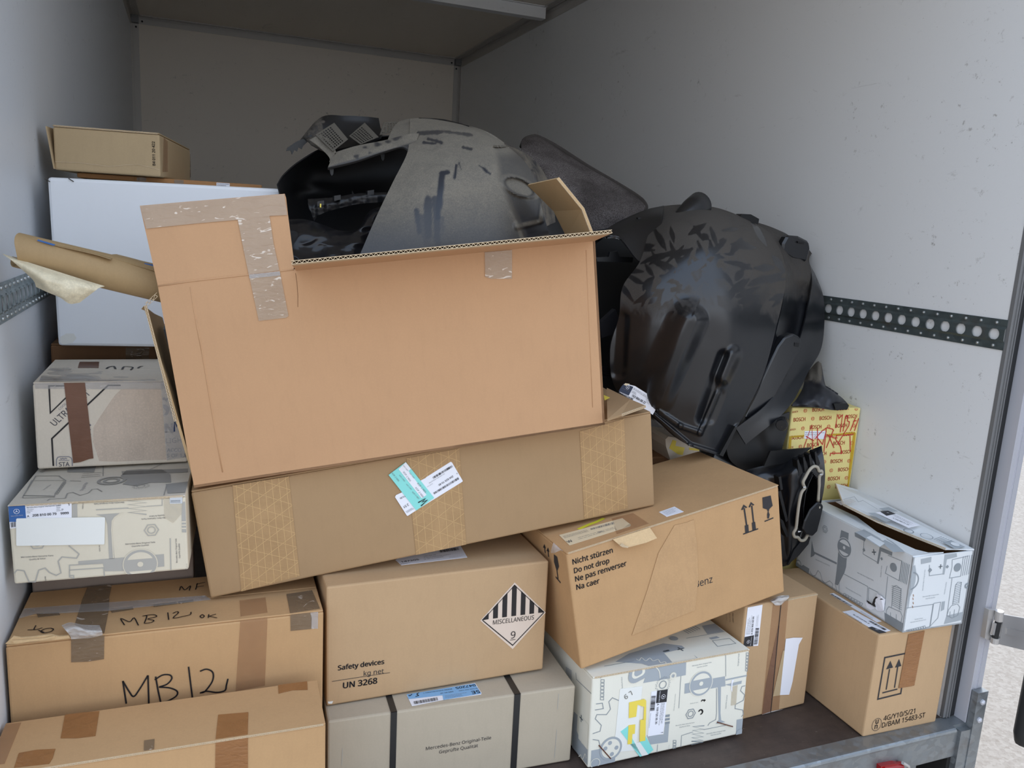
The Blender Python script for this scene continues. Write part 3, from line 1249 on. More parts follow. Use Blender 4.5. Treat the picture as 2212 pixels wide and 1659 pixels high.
# torn front corner of the top
S = B.S['F']
mb = MB()
q = [at_y(*c(x, y), .166) for x, y in ((36, 478), (90, 428), (140, 437), (230, 430), (345, 415), (400, 428), (470, 420), (478, 438), (360, 452), (200, 462), (120, 476))]
mb.prism([S.Mi @ p for p in q], (0, .004, 0))
q = [at_y(*c(x, y), .162) for x, y in ((80, 456), (150, 452), (300, 440), (370, 424), (380, 432), (300, 450), (170, 466), (100, 474))]
mb.prism([S.Mi @ p for p in q], (0, .003, 0))
B.add('torn_edge', mb, K_TORN)
rows = [[(c(420, 350)) + (.2,), c(480, 330) + (.22,), c(560, 345) + (.22,), c(680, 350) + (.21,)],
        [c(445, 380) + (.155,), c(520, 360) + (.15,), c(600, 380) + (.155,), c(695, 385) + (.16,)],
        [c(480, 425) + (.16,), c(560, 410) + (.15,), c(620, 425) + (.155,), c(700, 405) + (.16,)],
        [c(486, 445) + (.165,), c(560, 440) + (.162,), c(620, 436) + (.165,), c(700, 418) + (.165,)]]
patch('crumpled_tape', T_FILMW, None, rows, .0006, 24, 18, disp=lambda x, y: .006 * mnoise.noise(Vector((x * .09, y * .13, 1))))
o = bpy.data.objects['crumpled_tape']
o.parent = B.root
o.matrix_parent_inverse = B.M.inverted()
B.finish()

# --- grey strapped carton
B = Carton('carton', (.5583, .1514, 0, -.0508, .0, -.0053, .5393, .449, .1865), K_GREY,
           'long grey-brown carton with two black straps on the plywood floor', None)
c = crop(690, 1160, .30079)
for ta, tb, tc, td, fa, fb in (((470, 1160), (517, 1153), (557, 1268), (512, 1278), (515, 1659), (560, 1659)),
                               ((1338, 1018), (1382, 1012), (1444, 1133), (1400, 1140), (1380, 1659), (1428, 1659))):
    u0 = B.S['F'].p(c(*td)).x
    u1 = B.S['F'].p(c(*tc)).x
    mb = MB()
    mb.box((u0, -.0014, -.0), (u1, -.0001, B.h + .0014))
    mb.box((u0, -.0014, B.h), (u1, B.d + .0014, B.h + .0014))
    B.add('strap', mb, M_STRAP)
lab = B.sheet('shipping_label', L_WHITE, 'T', [c(*p) for p in ((625, 1135), (1118, 1050), (1165, 1122), (1160, 1132), (880, 1172), (665, 1215))])
B.poly('label_colour', L_SKY, 'T', [c(*p) for p in ((628, 1130), (1116, 1052), (1162, 1124), (890, 1170), (884, 1136), (640, 1164))], .0014, lab)
B.text('label_text', I_BLACK, 'T', 'SE', c(1148, 1098), c(1088, 1108), .8, .01, .002, lab)
B.text('label_text', I_BLACK, 'T', '047205', c(1118, 1056), c(975, 1078), .8, .01, .002, lab)
B.text('label_text', I_BLACK, 'T', 'MBN-BIL AB', c(960, 1106), c(868, 1120), .9, 0, .002, lab)
B.text('label_text', I_BLACK, 'T', 'BOERM INDUSTRIVAGEN 7', c(950, 1088), c(745, 1118), .9, 0, .002, lab)
B.text('label_text', I_BLACK, 'T', 'MB CARS AND VANS', c(1140, 1082), c(1000, 1102), .8, 0, .002, lab)
B.lines('label_text', I_TXT, 'T', [c(900, 1135), c(1060, 1112), c(1068, 1136), c(905, 1160)], 3, .0007, .002, lab)
B.ribbon('label_text', I_MARK, 'T', [c(*p) for p in ((715, 1118), (700, 1128), (712, 1138), (690, 1145))], .002, .002, lab, curve=3)
B.ribbon('label_text', I_MARK, 'T', [c(*p) for p in ((665, 1128), (650, 1140), (640, 1136))], .002, .002, lab)
B.bars('barcode', I_BLACK, 'T', [c(675, 1180), c(846, 1150), c(852, 1172), c(682, 1200)], 34, .002, lab, 4)
B.text('printed_text', I_PRINT, 'F', 'Mercedes-Benz Original-Teile', c(765, 1532), c(1233, 1452), 1, 0, .0008)
B.text('printed_text', I_PRINT, 'F', 'Geprüfte Qualität', c(860, 1556), c(1138, 1509), 1, 0, .0008)
for a, b in (((1718, 1125), (1710, 1235)), ((1705, 1385), (1688, 1585)), ((165, 1520), (160, 1640))):
    B.ribbon('scuff_mark', I_WARMG, 'F', [c(*a), c(*b)], .0012, .0006)
B.finish()

# --- safety devices carton
B = Carton('carton', (.5623, .2008, .1890, -.006, 0, -.0125, .4860, .30, .264), K_KRAFT,
           'brown carton printed Safety devices with a striped black hazard diamond', None)
B.text('printed_text', I_PRINT, 'F', 'Safety devices', c(132, 958), c(466, 911), 1.0, .028, .0008)
B.text('printed_text', I_PRINT, 'F', 'kg net', c(318, 998), c(462, 978), 1.0, 0, .0008)
B.ribbon('printed_text', I_PRINT, 'F', [c(90, 1038), c(507, 974)], .0010, .0008)
B.text('printed_text', I_PRINT, 'F', 'UN 3268', c(168, 1088), c(416, 1051), 1.0, .028, .0008)
dia = B.sheet('hazard_label', L_DIAM, 'F', [c(1402, 326), c(1632, 540), c(1387, 804), c(1155, 600)])
Lp, Rp, Tp, Bp = [B.S['F'].p(c(*p), .0016) for p in ((1157, 600), (1630, 540), (1402, 330), (1387, 801))]
cen = (Lp + Rp) / 2
ax, ayT, ayB = (Rp - Lp) / 2, Tp - cen, cen - Bp
dp = lambda a, b: cen + ax * a + (ayT if b > 0 else ayB) * b
mb = B.mbuf('label_stripe', I_BLACK, dia)
for k, x in enumerate((-.555, -.28, 0, .28, .555)):
    w = .072
    t = .95
    mb.face([dp(x - w, .01), dp(x + w, .01), dp(x + w, t - abs(x + w)), dp(x, t - abs(x) if x == 0 else t - abs(x)), dp(x - w, t - abs(x - w))])
for s in (-1, 1):
    mb.face([dp(s * .97, 0), dp(s * .76, .01), dp(s * .76, .20)])
N_F = B.S['F'].n
B.ribbon3('label_stripe', I_BLACK, [dp(-.93, 0), dp(0, .93), dp(.93, 0)], .0014, N_F, dia)
B.ribbon3('label_stripe', I_BLACK, [dp(-.93, -.01), dp(0, -.90), dp(.93, -.01)], .0022, N_F, dia)
B.text('label_text', I_BLACK, 'F', 'MISCELLANEOUS', c(1246, 630), c(1540, 592), 1.15, 0, .002, dia)
B.text('label_text', I_BLACK, 'F', '9', c(1373, 730), c(1406, 726), 1.0, 0, .002, dia)
B.ribbon('label_text', I_BLACK, 'F', [c(1370, 741), c(1408, 736)], .0011, .002, dia)
lab = B.sheet('shipping_label', L_WHITE, 'T', [c(*p) for p in ((545, 165), (700, 80), (1000, 40), (1062, 147), (588, 203))])
B.text('label_text', I_BLACK, 'T', '147205', c(590, 183), c(718, 165), .8, .01, .002, lab)
for k, s in enumerate(('MBN-BIL AB', 'BOERM INDUSTRIVAGEN 7', 'SE-686 33 SUNNEBY')):
    B.text('label_text', I_BLACK, 'T', s, c(752, 141 + k * 11), c(752 + (85, 192, 142)[k], 141 + k * 11 - (12, 26, 20)[k]), .75, 0, .002, lab)
B.bars('barcode', I_BLACK, 'T', [c(860, 94), c(1000, 74), c(1008, 92), c(868, 112)], 30, .002, lab, 6)
B.lines('label_text', I_TXT, 'T', [c(930, 140), c(1040, 125), c(1044, 138), c(934, 152)], 2, .0006, .002, lab)
B.lines('label_text', I_TXT, 'T', [c(582, 190), c(650, 182), c(652, 188), c(584, 197)], 2, .0006, .002, lab)
B.sheet('torn_label_scrap', L_BLANK, 'F', [c(60, 1182), c(98, 1178), c(90, 1196), c(64, 1196)])
B.finish()

# --- white patterned carton at the front centre
B = Carton('carton', (1.1205, .0844, .006, -.0027, -.0276, -.011, .4160, .36, .2203), K_PRINTW,
           'white carton with grey spare-part print, yellow and teal tape on its front', 'lid', lid_mat=K_PRINTW)
c = crop(1190, 1330, .19892)
P_ = 'printed_pattern'
pts = lambda *a: [c(a[i], a[i + 1]) for i in range(0, len(a), 2)]
B.poly(P_, I_GREY, 'F', pts(1002, 732, 1060, 580, 1470, 505, 1465, 645, 1240, 690), .0004, own=False)
B.poly(P_, I_GREY, 'F', pts(1455, 738, 1890, 658, 1897, 765, 1848, 772, 1842, 1060, 1850, 1135, 1895, 1155, 1790, 1175, 1822, 1130, 1812, 778, 1450, 848), .0004, own=False)
B.poly(P_, I_GREY, 'F', pts(1895, 690, 2140, 640, 2142, 655, 1897, 706), .0004, own=False)
B.poly(P_, I_GREY, 'F', pts(1890, 750, 2075, 705, 2068, 738, 1960, 765), .0004, own=False)
B.poly(P_, I_GREY, 'F', pts(1080, 1400, 1040, 1300, 1225, 1290, 1240, 1180, 1285, 1175, 1270, 1372), .0004, own=False)
B.poly(P_, I_GREY, 'F', pts(2018, 1130, 2108, 1112, 2096, 1330, 2005, 1345), .0004, own=False)
B.poly(P_, I_GREY, 'F', pts(440, 1465, 620, 1430, 700, 1480, 695, 1610, 430, 1655), .0004, own=False)
for y in (1070, 1108, 1146):
    B.poly(P_, I_GREYD, 'F', pts(1240, y + 8, 1292, y, 1290, y + 26, 1238, y + 34), .0004, own=False)
B.wheel('F', c(1630, 735), 128 * .19892, I_GREY, K_PRINTW)
B.disc(P_, I_GREY, 'F', c(945, 612), 112 * .199, 0, shape=lambda a: 1 + .12 * math.cos(3 * a + .6), e=.0008)
B.disc(P_, K_PRINTW, 'F', c(945, 605), 72 * .199, 0, shape=lambda a: 1 + .12 * math.cos(3 * a + .6), e=.0010)
B.disc(P_, I_GREY, 'F', c(945, 608), 45 * .199, 0, shape=lambda a: 1 + .1 * math.cos(3 * a + .6), e=.0012)
B.ribbon(P_, K_PRINTW, 'F', pts(1060, 545, 1130, 555, 1175, 600, 1188, 680), .002, .001, curve=4)
B.gear('F', c(1215, 748), 78 * .199, I_GREYD, 24, .06)
B.gear('F', c(1325, 652), 38 * .199, K_PRINTW, 16, .4)
B.nut('F', c(1517, 1065), 58 * .199, I_GREYD)
B.spring('F', c(1605, 1190), c(1585, 1430), 62 * .199, 6, I_GREYD, .0022)
B.teeth('F', c(562, 690), c(556, 920), 6, 18 * .199, I_GREYD, .0013)
B.teeth('F', c(500, 615), c(555, 670), 2, 15 * .199, I_GREYD, .0013)
B.teeth('F', c(2138, 400), c(2128, 605), 6, 15 * .199, I_GREYD, .0013)
B.teeth('F', c(1345, 1350), c(1340, 1480), 4, 15 * .199, I_GREYD, .0013)
B.ribbon(P_, I_GREYD, 'F', pts(455, 1282, 535, 1255, 548, 1190, 482, 1120, 500, 1075, 605, 1075, 648, 1015, 630, 935, 668, 892, 745, 925), .0016, .0008)
B.ribbon(P_, I_GREYD, 'F', pts(455, 1345, 520, 1355, 535, 1415), .0016, .0008)
B.disc(P_, I_GREY, 'F', c(650, 1440), 122 * .199, 100 * .199, e=.0008)
B.disc(P_, K_PRINTW, 'F', c(650, 1440), 100 * .199, 0, e=.0007)
for x, y in ((640, 1380), (590, 1440), (660, 1500), (710, 1430)):
    B.disc(P_, I_GREY, 'F', c(x, y), 22 * .199, e=.001)
B.ribbon(P_, I_GREYD, 'F', pts(1413, 655, 1390, 1005), .0012, .0008)
B.ribbon(P_, I_GREYD, 'F', pts(1408, 1478, 1420, 1302, 1545, 1262), .0012, .0008)
B.ribbon(P_, I_GREYD, 'F', pts(1660, 1238, 1900, 1190), .0012, .0008)
B.ribbon(P_, I_GREYD, 'F', pts(1150, 1515, 1160, 1400), .0012, .0008)
B.ribbon(P_, I_GREYD, 'F', pts(2112, 760, 2075, 770, 2060, 815, 2105, 860, 2090, 920, 2005, 965, 2000, 1010, 2085, 1025, 2095, 1070, 2070, 1098), .0016, .0008)
B.ribbon(P_, I_GREYD, 'F', pts(1705, 1195, 1725, 1165, 1790, 1130, 1800, 1060, 1800, 790), .0014, .0008)
B.ribbon(P_, I_GREYD, 'F', pts(490, 960, 560, 950, 570, 1010, 480, 1025), .0016, .0008)
B.ribbon(P_, I_GREYD, 'F', pts(1900, 400, 1900, 660), .0012, .0008)
B.disc(P_, I_GREY, 'F', c(2050, 1275), 45 * .199, e=.001)
B.disc(P_, K_PRINTW, 'F', c(480, 1600), 52 * .199, 46 * .199, e=.001)
for a, b_, s in (((1535, 552), (1745, 512), 'Mercedes-Benz Original-Teile'), ((1585, 568), (1700, 546), 'Geprüfte Qualität'),
                 ((1355, 1200), (1560, 1165), 'Mercedes-Benz Genuine Parts'), ((1395, 1218), (1510, 1198), 'Quality & Value'),
                 ((1690, 1290), (1895, 1252), 'Mercedes-Benz Original-Teile'), ((1735, 1304), (1850, 1283), 'Geprüfte Qualität'),
                 ((1512, 960), (1600, 945), 'Quality & Value'), ((782, 790), (775, 665), 'Quality & Value'), ((2040, 545), (2050, 410), 'Original-Teile'),
                 ((1340, 1030), (1358, 850), 'Mercedes-Benz Genuine Parts'), ((1905, 1010), (1920, 860), 'Geprüfte Qualität'), ((1275, 1510), (1290, 1400), 'Quality & Value')):
    B.text('printed_text', I_GREYD, 'F', s, c(*a), c(*b_), 1, 0, .0008)
# top face print
B.poly(P_, I_GREY, 'T', pts(700, 500, 850, 410, 1220, 300, 1420, 325, 1600, 462, 1500, 480, 1320, 512, 1060, 545, 985, 520), .0004, own=False)
B.poly(P_, K_PRINTW, 'T', pts(1230, 405, 1480, 348, 1596, 470, 1325, 512), .0006, own=False)
B.text(P_, I_GREYD, 'T', '+', c(1415, 398), c(1482, 380), 1, .01, .0012)
B.text(P_, I_GREYD, 'T', '-', c(1270, 425), c(1335, 410), 1, .01, .0012)
B.ribbon(P_, K_PRINTW, 'T', pts(925, 470, 960, 485, 985, 455, 1030, 490, 1075, 460, 1110, 490, 1165, 475, 1190, 510, 1240, 500, 1265, 535), .002, .001, curve=3)
B.poly(P_, I_GREY, 'T', pts(1640, 110, 1780, 85, 1880, 170, 1700, 200), .0004, own=False)
for k in range(6):
    B.ribbon(P_, I_GREYD, 'T', [c(1500 + k * 24, 195 - k * 10), c(1440 + k * 24, 160 - k * 10)], .0018, .0008)
B.ribbon(P_, I_GREYD, 'T', pts(1470, 245, 1890, 172), .0014, .0008)
B.disc(P_, I_GREY, 'T', c(1335, 248), 46 * .199, e=.0008)
B.poly(P_, I_GREY, 'T', pts(1715, 240, 1800, 222, 1835, 240, 1745, 258), .0004, own=False)
B.ribbon(P_, I_GREYD, 'T', pts(1755, 270, 1940, 245, 2010, 300, 1810, 332), .0014, .0008, closed=True)
B.ribbon(P_, I_GREYD, 'T', pts(580, 548, 900, 490), .0014, .0008)
# side face print
for k in range(9):
    B.ribbon(P_, I_GREYD, 'L', [c(162, 560 + k * 14), c(225, 600 + k * 15)], .0014, .0006)
B.poly(P_, I_GREY, 'L', pts(250, 1040, 290, 1080, 280, 1250, 330, 1380, 400, 1450, 415, 1650, 230, 1440, 235, 1180), .0004, own=False)
B.ribbon(P_, K_PRINTW, 'L', pts(300, 1060, 405, 1190, 395, 1450, 300, 1330), .002, .001, closed=True)
B.poly(P_, K_PRINTW, 'L', pts(302, 1064, 403, 1192, 393, 1446, 302, 1330), .0008, own=False)
B.text(P_, I_GREYD, 'L', '+', c(310, 1150), c(345, 1190), 1, .01, .0014)
B.ribbon(P_, K_PRINTW, 'L', pts(300, 1540, 325, 1510, 345, 1560, 370, 1500, 385, 1550), .002, .001, curve=3)
B.ribbon(P_, I_GREYD, 'L', pts(270, 620, 275, 690, 440, 850), .0014, .0008)
# labels and tape
wl_ = B.sheet('blank_label', L_BLANK, 'F', pts(750, 795, 993, 763, 920, 1460, 680, 1482))
B.text('label_text', I_WARMG, 'F', 'L 9', c(870, 815), c(790, 870), 1, .01, .0018, wl_)
lab = B.sheet('part_label', L_WHITE, 'F', pts(1090, 826, 1155, 815, 1270, 800, 1220, 1282, 1050, 1310))
B.poly('label_colour', L_BLACK, 'F', pts(1155, 815, 1270, 800, 1256, 936, 1142, 950), .0016, lab)
B.star('F', c(1216, 874), 24 * .199, L_WHITE, .002, lab, -1.45)
B.text('label_text', L_WHITE, 'F', 'Mercedes-Benz', c(1182, 822), c(1170, 938), 1, 0, .002, lab)
B.text('label_text', I_BLACK, 'F', 'A  169 720 35 35', c(1155, 956), c(1133, 1180), 1, .015, .002, lab)
B.bars('barcode', I_BLACK, 'F', [c(1092, 872), c(1076, 1038), c(1125, 1035), c(1141, 868)][0:4], 30, .002, lab, 8)
B.lines('label_text', I_TXT, 'F', [c(1240, 945), c(1210, 1200), c(1168, 1200), c(1195, 950)], 4, .0007, .002, lab, 5)
B.lines('label_text', I_TXT, 'F', [c(1090, 1060), c(1070, 1230), c(1062, 1230), c(1080, 1060)], 1, .0007, .002, lab, 6)
B.text('label_text', I_BLACK, 'F', '1', c(1196, 1262), c(1194, 1272), 1, 0, .002, lab)
B.sheet('teal_tape', L_TEAL, 'F', pts(757, 1258, 838, 1198, 860, 1290, 985, 1560, 960, 1592), .0012)
B.sheet('teal_tape', L_TEAL, 'F', pts(1030, 1312, 1112, 1455, 1056, 1506, 965, 1372), .0012)
B.sheet('teal_tape', L_BLANK, 'F', pts(860, 1395, 965, 1372, 1056, 1506, 985, 1566), .0012)
B.sheet('yellow_tape', L_YEL, 'F', pts(850, 942, 940, 922, 1015, 905, 1034, 922, 1032, 1130, 1005, 1132, 1012, 990, 940, 965, 925, 1095, 846, 1112), .0018)
B.sheet('yellow_tape', L_YEL, 'F', pts(970, 1132, 1030, 1126, 1025, 1355, 962, 1366), .0018)
B.sheet('yellow_tape', L_YEL, 'F', pts(842, 1190, 916, 1180, 910, 1280, 884, 1284, 878, 1390, 832, 1396), .0018)
B.sheet('torn_label_scrap', L_WHITE, 'F', pts(1962, 700, 1990, 690, 1970, 740, 1968, 830, 1956, 800), .0006)
B.sheet('packing_tape', T_IVORY, 'F', pts(1968, 770, 2026, 755, 2010, 965, 1955, 975), .0004)
for s, a, b_ in (('t', (1640, 905), (1632, 935)), ('c', (1638, 1005), (1600, 1040))):
    B.text('printed_text', I_BLACK, 'F', s, c(*a), c(*b_), 1, .03, .001)
for a, b_ in (((525, 1412), (650, 1552)), ((1810, 1158), (1975, 1205))):
    mb = MB()
    p, q = B.S['F'].p(c(*a), .002), B.S['F'].p(c(*b_), .002)
    mb.tube([p + Vector((0, .004, 0)), p, q, q + Vector((0, .004, 0))], .0013, 8)
    B.add('staple', mb, M_RUST)
B.finish()

# --- brown carton with a dark centre seam
B = Carton('carton', (1.5560, .1425, 0, .036, .002, -.016, .2300, .26, .311), K_KRAFT,
           'upright brown carton with white paper strip and dark taped centre seam', None)
c = crop(1540, 1220, .20495)
pts = lambda *a: [c(a[i], a[i + 1]) for i in range(0, len(a), 2)]
lab = B.sheet('part_label', L_WHITE, 'F', pts(366, 450, 522, 420, 475, 852, 322, 864))
B.poly('label_colour', L_BLACK, 'F', pts(335, 762, 433, 742, 424, 857, 322, 864), .0014, lab)
B.star('F', c(368, 808), 18 * .205, L_WHITE, .002, lab, 1.6)
B.text('label_text', L_WHITE, 'F', 'Mercedes-Benz', c(400, 850), c(412, 758), 1, 0, .002, lab)
B.text('label_text', I_BLACK, 'F', 'A 203 906 60 00', c(418, 735), c(436, 545), 1, .015, .002, lab)
B.bars('barcode', I_BLACK, 'F', [c(452, 668), c(430, 846), c(470, 838), c(488, 668)], 30, .002, lab, 9)
B.lines('label_text', I_TXT, 'F', [c(345, 735), c(375, 520), c(420, 515), c(395, 735)], 4, .0007, .002, lab, 3)
B.lines('label_text', I_TXT, 'F', [c(450, 650), c(465, 505), c(490, 505), c(475, 650)], 2, .0006, .002, lab, 4)
B.sheet('packing_tape', T_FAINT, 'F', pts(640, 345, 800, 318, 690, 1560, 510, 1592), .0004)
B.sheet('packing_tape', T_DKBR, 'F', pts(690, 640, 700, 640, 612, 1560, 520, 1580, 560, 1240), .0008)
B.ribbon('seam', I_BLACK, 'F', pts(722, 384, 690, 700, 640, 1250, 610, 1560), .0022, .0018)
B.sheet('paper_strip', K_PALE, 'F', pts(738, 905, 765, 900, 708, 1375, 632, 1386), .0012)
B.sheet('paper_strip', L_WHITE, 'F', pts(768, 780, 850, 768, 944, 768, 905, 840, 838, 1230, 802, 1368, 706, 1372, 745, 1000), .0016)
S = B.S['F']
rows = [[c(600, 378) + (.150,), c(690, 330) + (.148,), c(800, 320) + (.150,)], [c(620, 392) + (.138,), c(700, 365) + (.136,), c(800, 348) + (.138,)],
        [c(660, 430) + (.141,), c(715, 425) + (.139,), c(740, 400) + (.141,)]]
patch('crumpled_tape', T_FILMW, None, rows, .0006, 20, 14, disp=lambda x, y: .004 * mnoise.noise(Vector((x * .12, y * .2, 4))))
o = [q for q in bpy.data.objects if q.name.startswith('crumpled_tape')][-1]
o.parent = B.root
o.matrix_parent_inverse = B.M.inverted()
for k, (x, w) in enumerate(((140, 70), (175, 85), (205, 90))):
    B.text('printed_text', I_PRINT, 'L', ('Nicht stürzen', 'Do not drop', 'Na caer')[k], c(x, 520 + k * -5), c(x + 4, 520 + w), .8, .005, .0008)
mb = MB()
zigzag(mb, (.12, -.001, B.h - .003), (B.w - .002, -.001, B.h - .003), (0, 0, 1), (0, .002, 0), .007, .003)
B.add('board_edge', mb, K_EDGE)
B.sheet('crumpled_tape', T_FILMW, 'F', pts(515, 1592, 610, 1545, 735, 1530, 640, 1575, 520, 1606), .001)
B.finish()

# --- UN carton by the right post
B = Carton('carton', (1.8287, -.0063, .0022, -.0158, 0, .0078, .2391, .385, .2705), K_KRAFT,
           'brown carton with framed twin arrows and a circled un mark by the right post', None)
c = crop(1730, 1260, .20492)
pts = lambda *a: [c(a[i], a[i + 1]) for i in range(0, len(a), 2)]
B.ribbon('printed_symbol', I_PRINT, 'F', pts(886, 784, 1120, 736, 1054, 1162, 812, 1222), .0040, .0008, closed=True)
B.sheet('packing_tape', T_ORANGE, 'F', pts(1135, 538, 1305, 500, 1195, 1075, 1160, 1085, 1030, 1106), .0012)
for sx, sy, bx, by, hx in ((936, 905, 900, 1122, ((945, 818), (972, 888), (900, 908))), (1022, 880, 988, 1102, ((1036, 798), (1060, 872), (994, 890)))):
    B.ribbon('printed_symbol', I_PRINT, 'F', pts(sx, sy, bx, by), .0036, .0008)
    B.poly('printed_symbol', I_PRINT, 'F', [c(*p) for p in hx], .0008, own=False)
B.ribbon('printed_symbol', I_PRINT, 'F', pts(860, 1156, 1018, 1116), .0034, .0008)
C_, x_, y_, r_, n_ = B.uvframe('F', c(798, 1488), 50 * .205)
ring = [C_ + n_ * .0008 + x_ * (r_ * 1.08 * math.cos(a)) + y_ * (r_ * 1.22 * math.sin(a)) for a in [k * math.pi / 16 for k in range(32)]]
B.ribbon3('printed_symbol', I_PRINT, ring, .0011, n_, None, True)
B.text('printed_text', I_PRINT, 'F', 'u', c(786, 1484), c(816, 1477), 1.1, .015, .0008)
B.text('printed_text', I_PRINT, 'F', 'n', c(776, 1538), c(806, 1531), 1.1, .015, .0008)
B.text('printed_text', I_PRINT, 'F', '4G/Y10/S/21', c(870, 1452), c(1202, 1370), 1.05, .004, .0008)
B.text('printed_text', I_PRINT, 'F', 'D/BAM 15483-ST', c(853, 1524), c(1308, 1412), 1.05, .004, .0008)
lab = B.sheet('part_label', L_WHITE, 'T', pts(438, 302, 545, 282, 945, 500, 828, 528))
B.poly('label_colour', L_BLACK, 'T', pts(706, 466, 748, 456, 905, 516, 828, 528), .0014, lab)
B.star('T', c(800, 494), 14 * .205, L_WHITE, .002, lab)
B.text('label_text', I_BLACK, 'T', 'A 164 810 22 76', c(730, 425), c(560, 325), 1, .015, .002, lab)
B.bars('barcode', I_BLACK, 'T', [c(735, 392), c(910, 488), c(885, 496), c(712, 398)], 30, .002, lab, 3)
B.lines('label_text', I_TXT, 'T', [c(470, 310), c(690, 440), c(660, 452), c(445, 318)], 3, .0008, .002, lab, 7)
lab = B.sheet('shipping_label', L_WHITE, 'T', pts(303, 112, 345, 104, 850, 402, 800, 412))
B.bars('barcode', I_BLACK, 'T', [c(330, 112), c(545, 238), c(520, 240), c(315, 115)], 22, .002, lab, 12)
B.lines('label_text', I_TXT, 'T', [c(640, 295), c(800, 390), c(780, 396), c(620, 298)], 2, .0008, .002, lab, 8)
B.finish()

# --- open white patterned carton on top of it
b8 = (1.8981, -.0125, .2735, -.0468, 0, -.0112, .1878, .398, .1927)
B = Thing('open_carton', box_matrix(b8), 'white grey-printed carton with open top, lying on the carton with twin arrows', 'box')
w, d, h = b8[6:9]
t = .004
mb = MB()
mb.box((0, 0, 0), (w, d, t)); mb.box((0, 0, 0), (t, d, h)); mb.box((w - t, 0, 0), (w, d, h)); mb.box((0, 0, 0), (w, t, h)); mb.box((0, d - t, 0), (w, d, h))
B.add('carton_body', mb, K_PRINTB)
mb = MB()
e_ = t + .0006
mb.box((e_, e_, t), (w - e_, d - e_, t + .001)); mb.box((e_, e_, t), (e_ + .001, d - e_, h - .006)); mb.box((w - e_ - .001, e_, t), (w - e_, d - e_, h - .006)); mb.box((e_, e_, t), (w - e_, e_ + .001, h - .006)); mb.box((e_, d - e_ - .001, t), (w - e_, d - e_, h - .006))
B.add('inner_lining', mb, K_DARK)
B.S = {'F': Surface(B.M, (0, 0, 0), (0, -1, 0)), 'L': Surface(B.M, (0, 0, 0), (-1, 0, 0))}
B.S['F'].lim = ((.001, w - .001), (0, 0), (.001, h - .001))
B.S['L'].lim = ((0, 0), (.001, d - .001), (.001, h - .001))
c = crop(1690, 1040, .20496)
pts = lambda *a: [c(a[i], a[i + 1]) for i in range(0, len(a), 2)]


def flap3(name, q, mat, tv, par):
    """flap given by 3D points in the carton's own frame"""
    m_ = MB()
    m_.prism(q, tv)
    return link(name, m_.mesh(name), mat, par.root)


B8i = B.M.inverted()
zt = .4655
# left top flap: hinged on the left long edge, sagging into the box
fl_q = [Vector((.001, .003, h))] + [B8i @ at_z(x, y, z) for x, y, z in ((2038, 1195, zt + .001), (2005, 1196, zt - .002), (1977, 1189, zt - .004), (1895, 1152, zt - .008), (1850, 1118, zt - .008))] + [Vector((.07, d - .003, h - .006)), Vector((.001, d - .003, h))]
flap3('top_flap', fl_q, K_PRINTB, (0, 0, .003), B)
# right top flap: hinged on the wall side, standing up towards the back
fr_q = [Vector((w, .0, h + .001))] + [B8i @ at_z(x, y, z) for x, y, z in ((2042, 1188, zt + .003), (1956, 1154, zt + .008), (1895, 1129, zt + .014), (1821, 1092, zt + .026))] + [Vector((w - .085, d, h + .045)), Vector((w, d, h + .02))]
flap3('top_flap', fr_q, K_PRINTB, (0, 0, .0035), B)
mb = MB()
for i in (1, 2, 3, 4):
    zigzag(mb, fr_q[i] + Vector((-.0006, 0, .002)), fr_q[i + 1] + Vector((-.0006, 0, .002)), (0, 0, 1), (.003, 0, 0), .007, .005)
B.add('board_edge', mb, K_EDGE)
nT = Vector((.05, .0, 1)).normalized()
B.S['T1'] = Surface(B.M, fl_q[0] + Vector((0, 0, .0038)), (fl_q[4] - fl_q[0]).cross(fl_q[7] - fl_q[0]))
B.S['T2'] = Surface(B.M, fr_q[1] + Vector((0, 0, .0075)), (fr_q[0] - fr_q[1]).cross(fr_q[5] - fr_q[1]))
# left long face
B.poly(P_, I_GREYD, 'L', pts(620, 512, 700, 545, 672, 900, 655, 960, 585, 1095, 553, 1085, 572, 930, 580, 850, 598, 640), .0004, own=False)
B.poly(P_, I_GREYD, 'L', pts(310, 622, 335, 740, 575, 855, 572, 875, 345, 765, 330, 785, 298, 800), .0004, own=False)
B.poly(P_, I_GREYD, 'L', pts(762, 535, 885, 590, 870, 632, 765, 580), .0004, own=False)
B.poly(P_, I_GREYD, 'L', pts(1025, 690, 1160, 745, 1155, 785, 1040, 735, 1015, 870, 995, 865), .0004, own=False)
B.poly(P_, I_GREYD, 'L', pts(220, 880, 285, 920, 275, 985, 130, 890, 150, 850, 200, 890), .0004, own=False)
B.poly(P_, I_GREYD, 'L', pts(1075, 1380, 1280, 1500, 1270, 1600, 1080, 1480), .0004, own=False)
B.wheel('L', c(655, 698), 100 * .205, I_GREYD, K_PRINTB)
B.nut('L', c(452, 503), 42 * .205, I_GREYD)
B.disc(P_, I_GREYD, 'L', c(1172, 905), 46 * .205)
B.disc(P_, I_GREYD, 'L', c(172, 870), 45 * .205, 36 * .205)
for q in (pts(1112, 778, 1260, 840, 1228, 1045, 1085, 968, 1105, 890), pts(850, 765, 1010, 858), pts(862, 600, 850, 765), pts(635, 968, 900, 1108, 890, 1280), pts(910, 1120, 1010, 1170),
          pts(910, 1120, 905, 1250), pts(288, 940, 318, 1000, 350, 990, 375, 938, 400, 965, 420, 1040, 448, 1072, 500, 1048, 530, 1080, 522, 1145), pts(1110, 1000, 1080, 1300), pts(600, 940, 598, 1170), pts(560, 1090, 572, 1150)):
    B.ribbon(P_, I_GREYD, 'L', q, .0013, .0008)
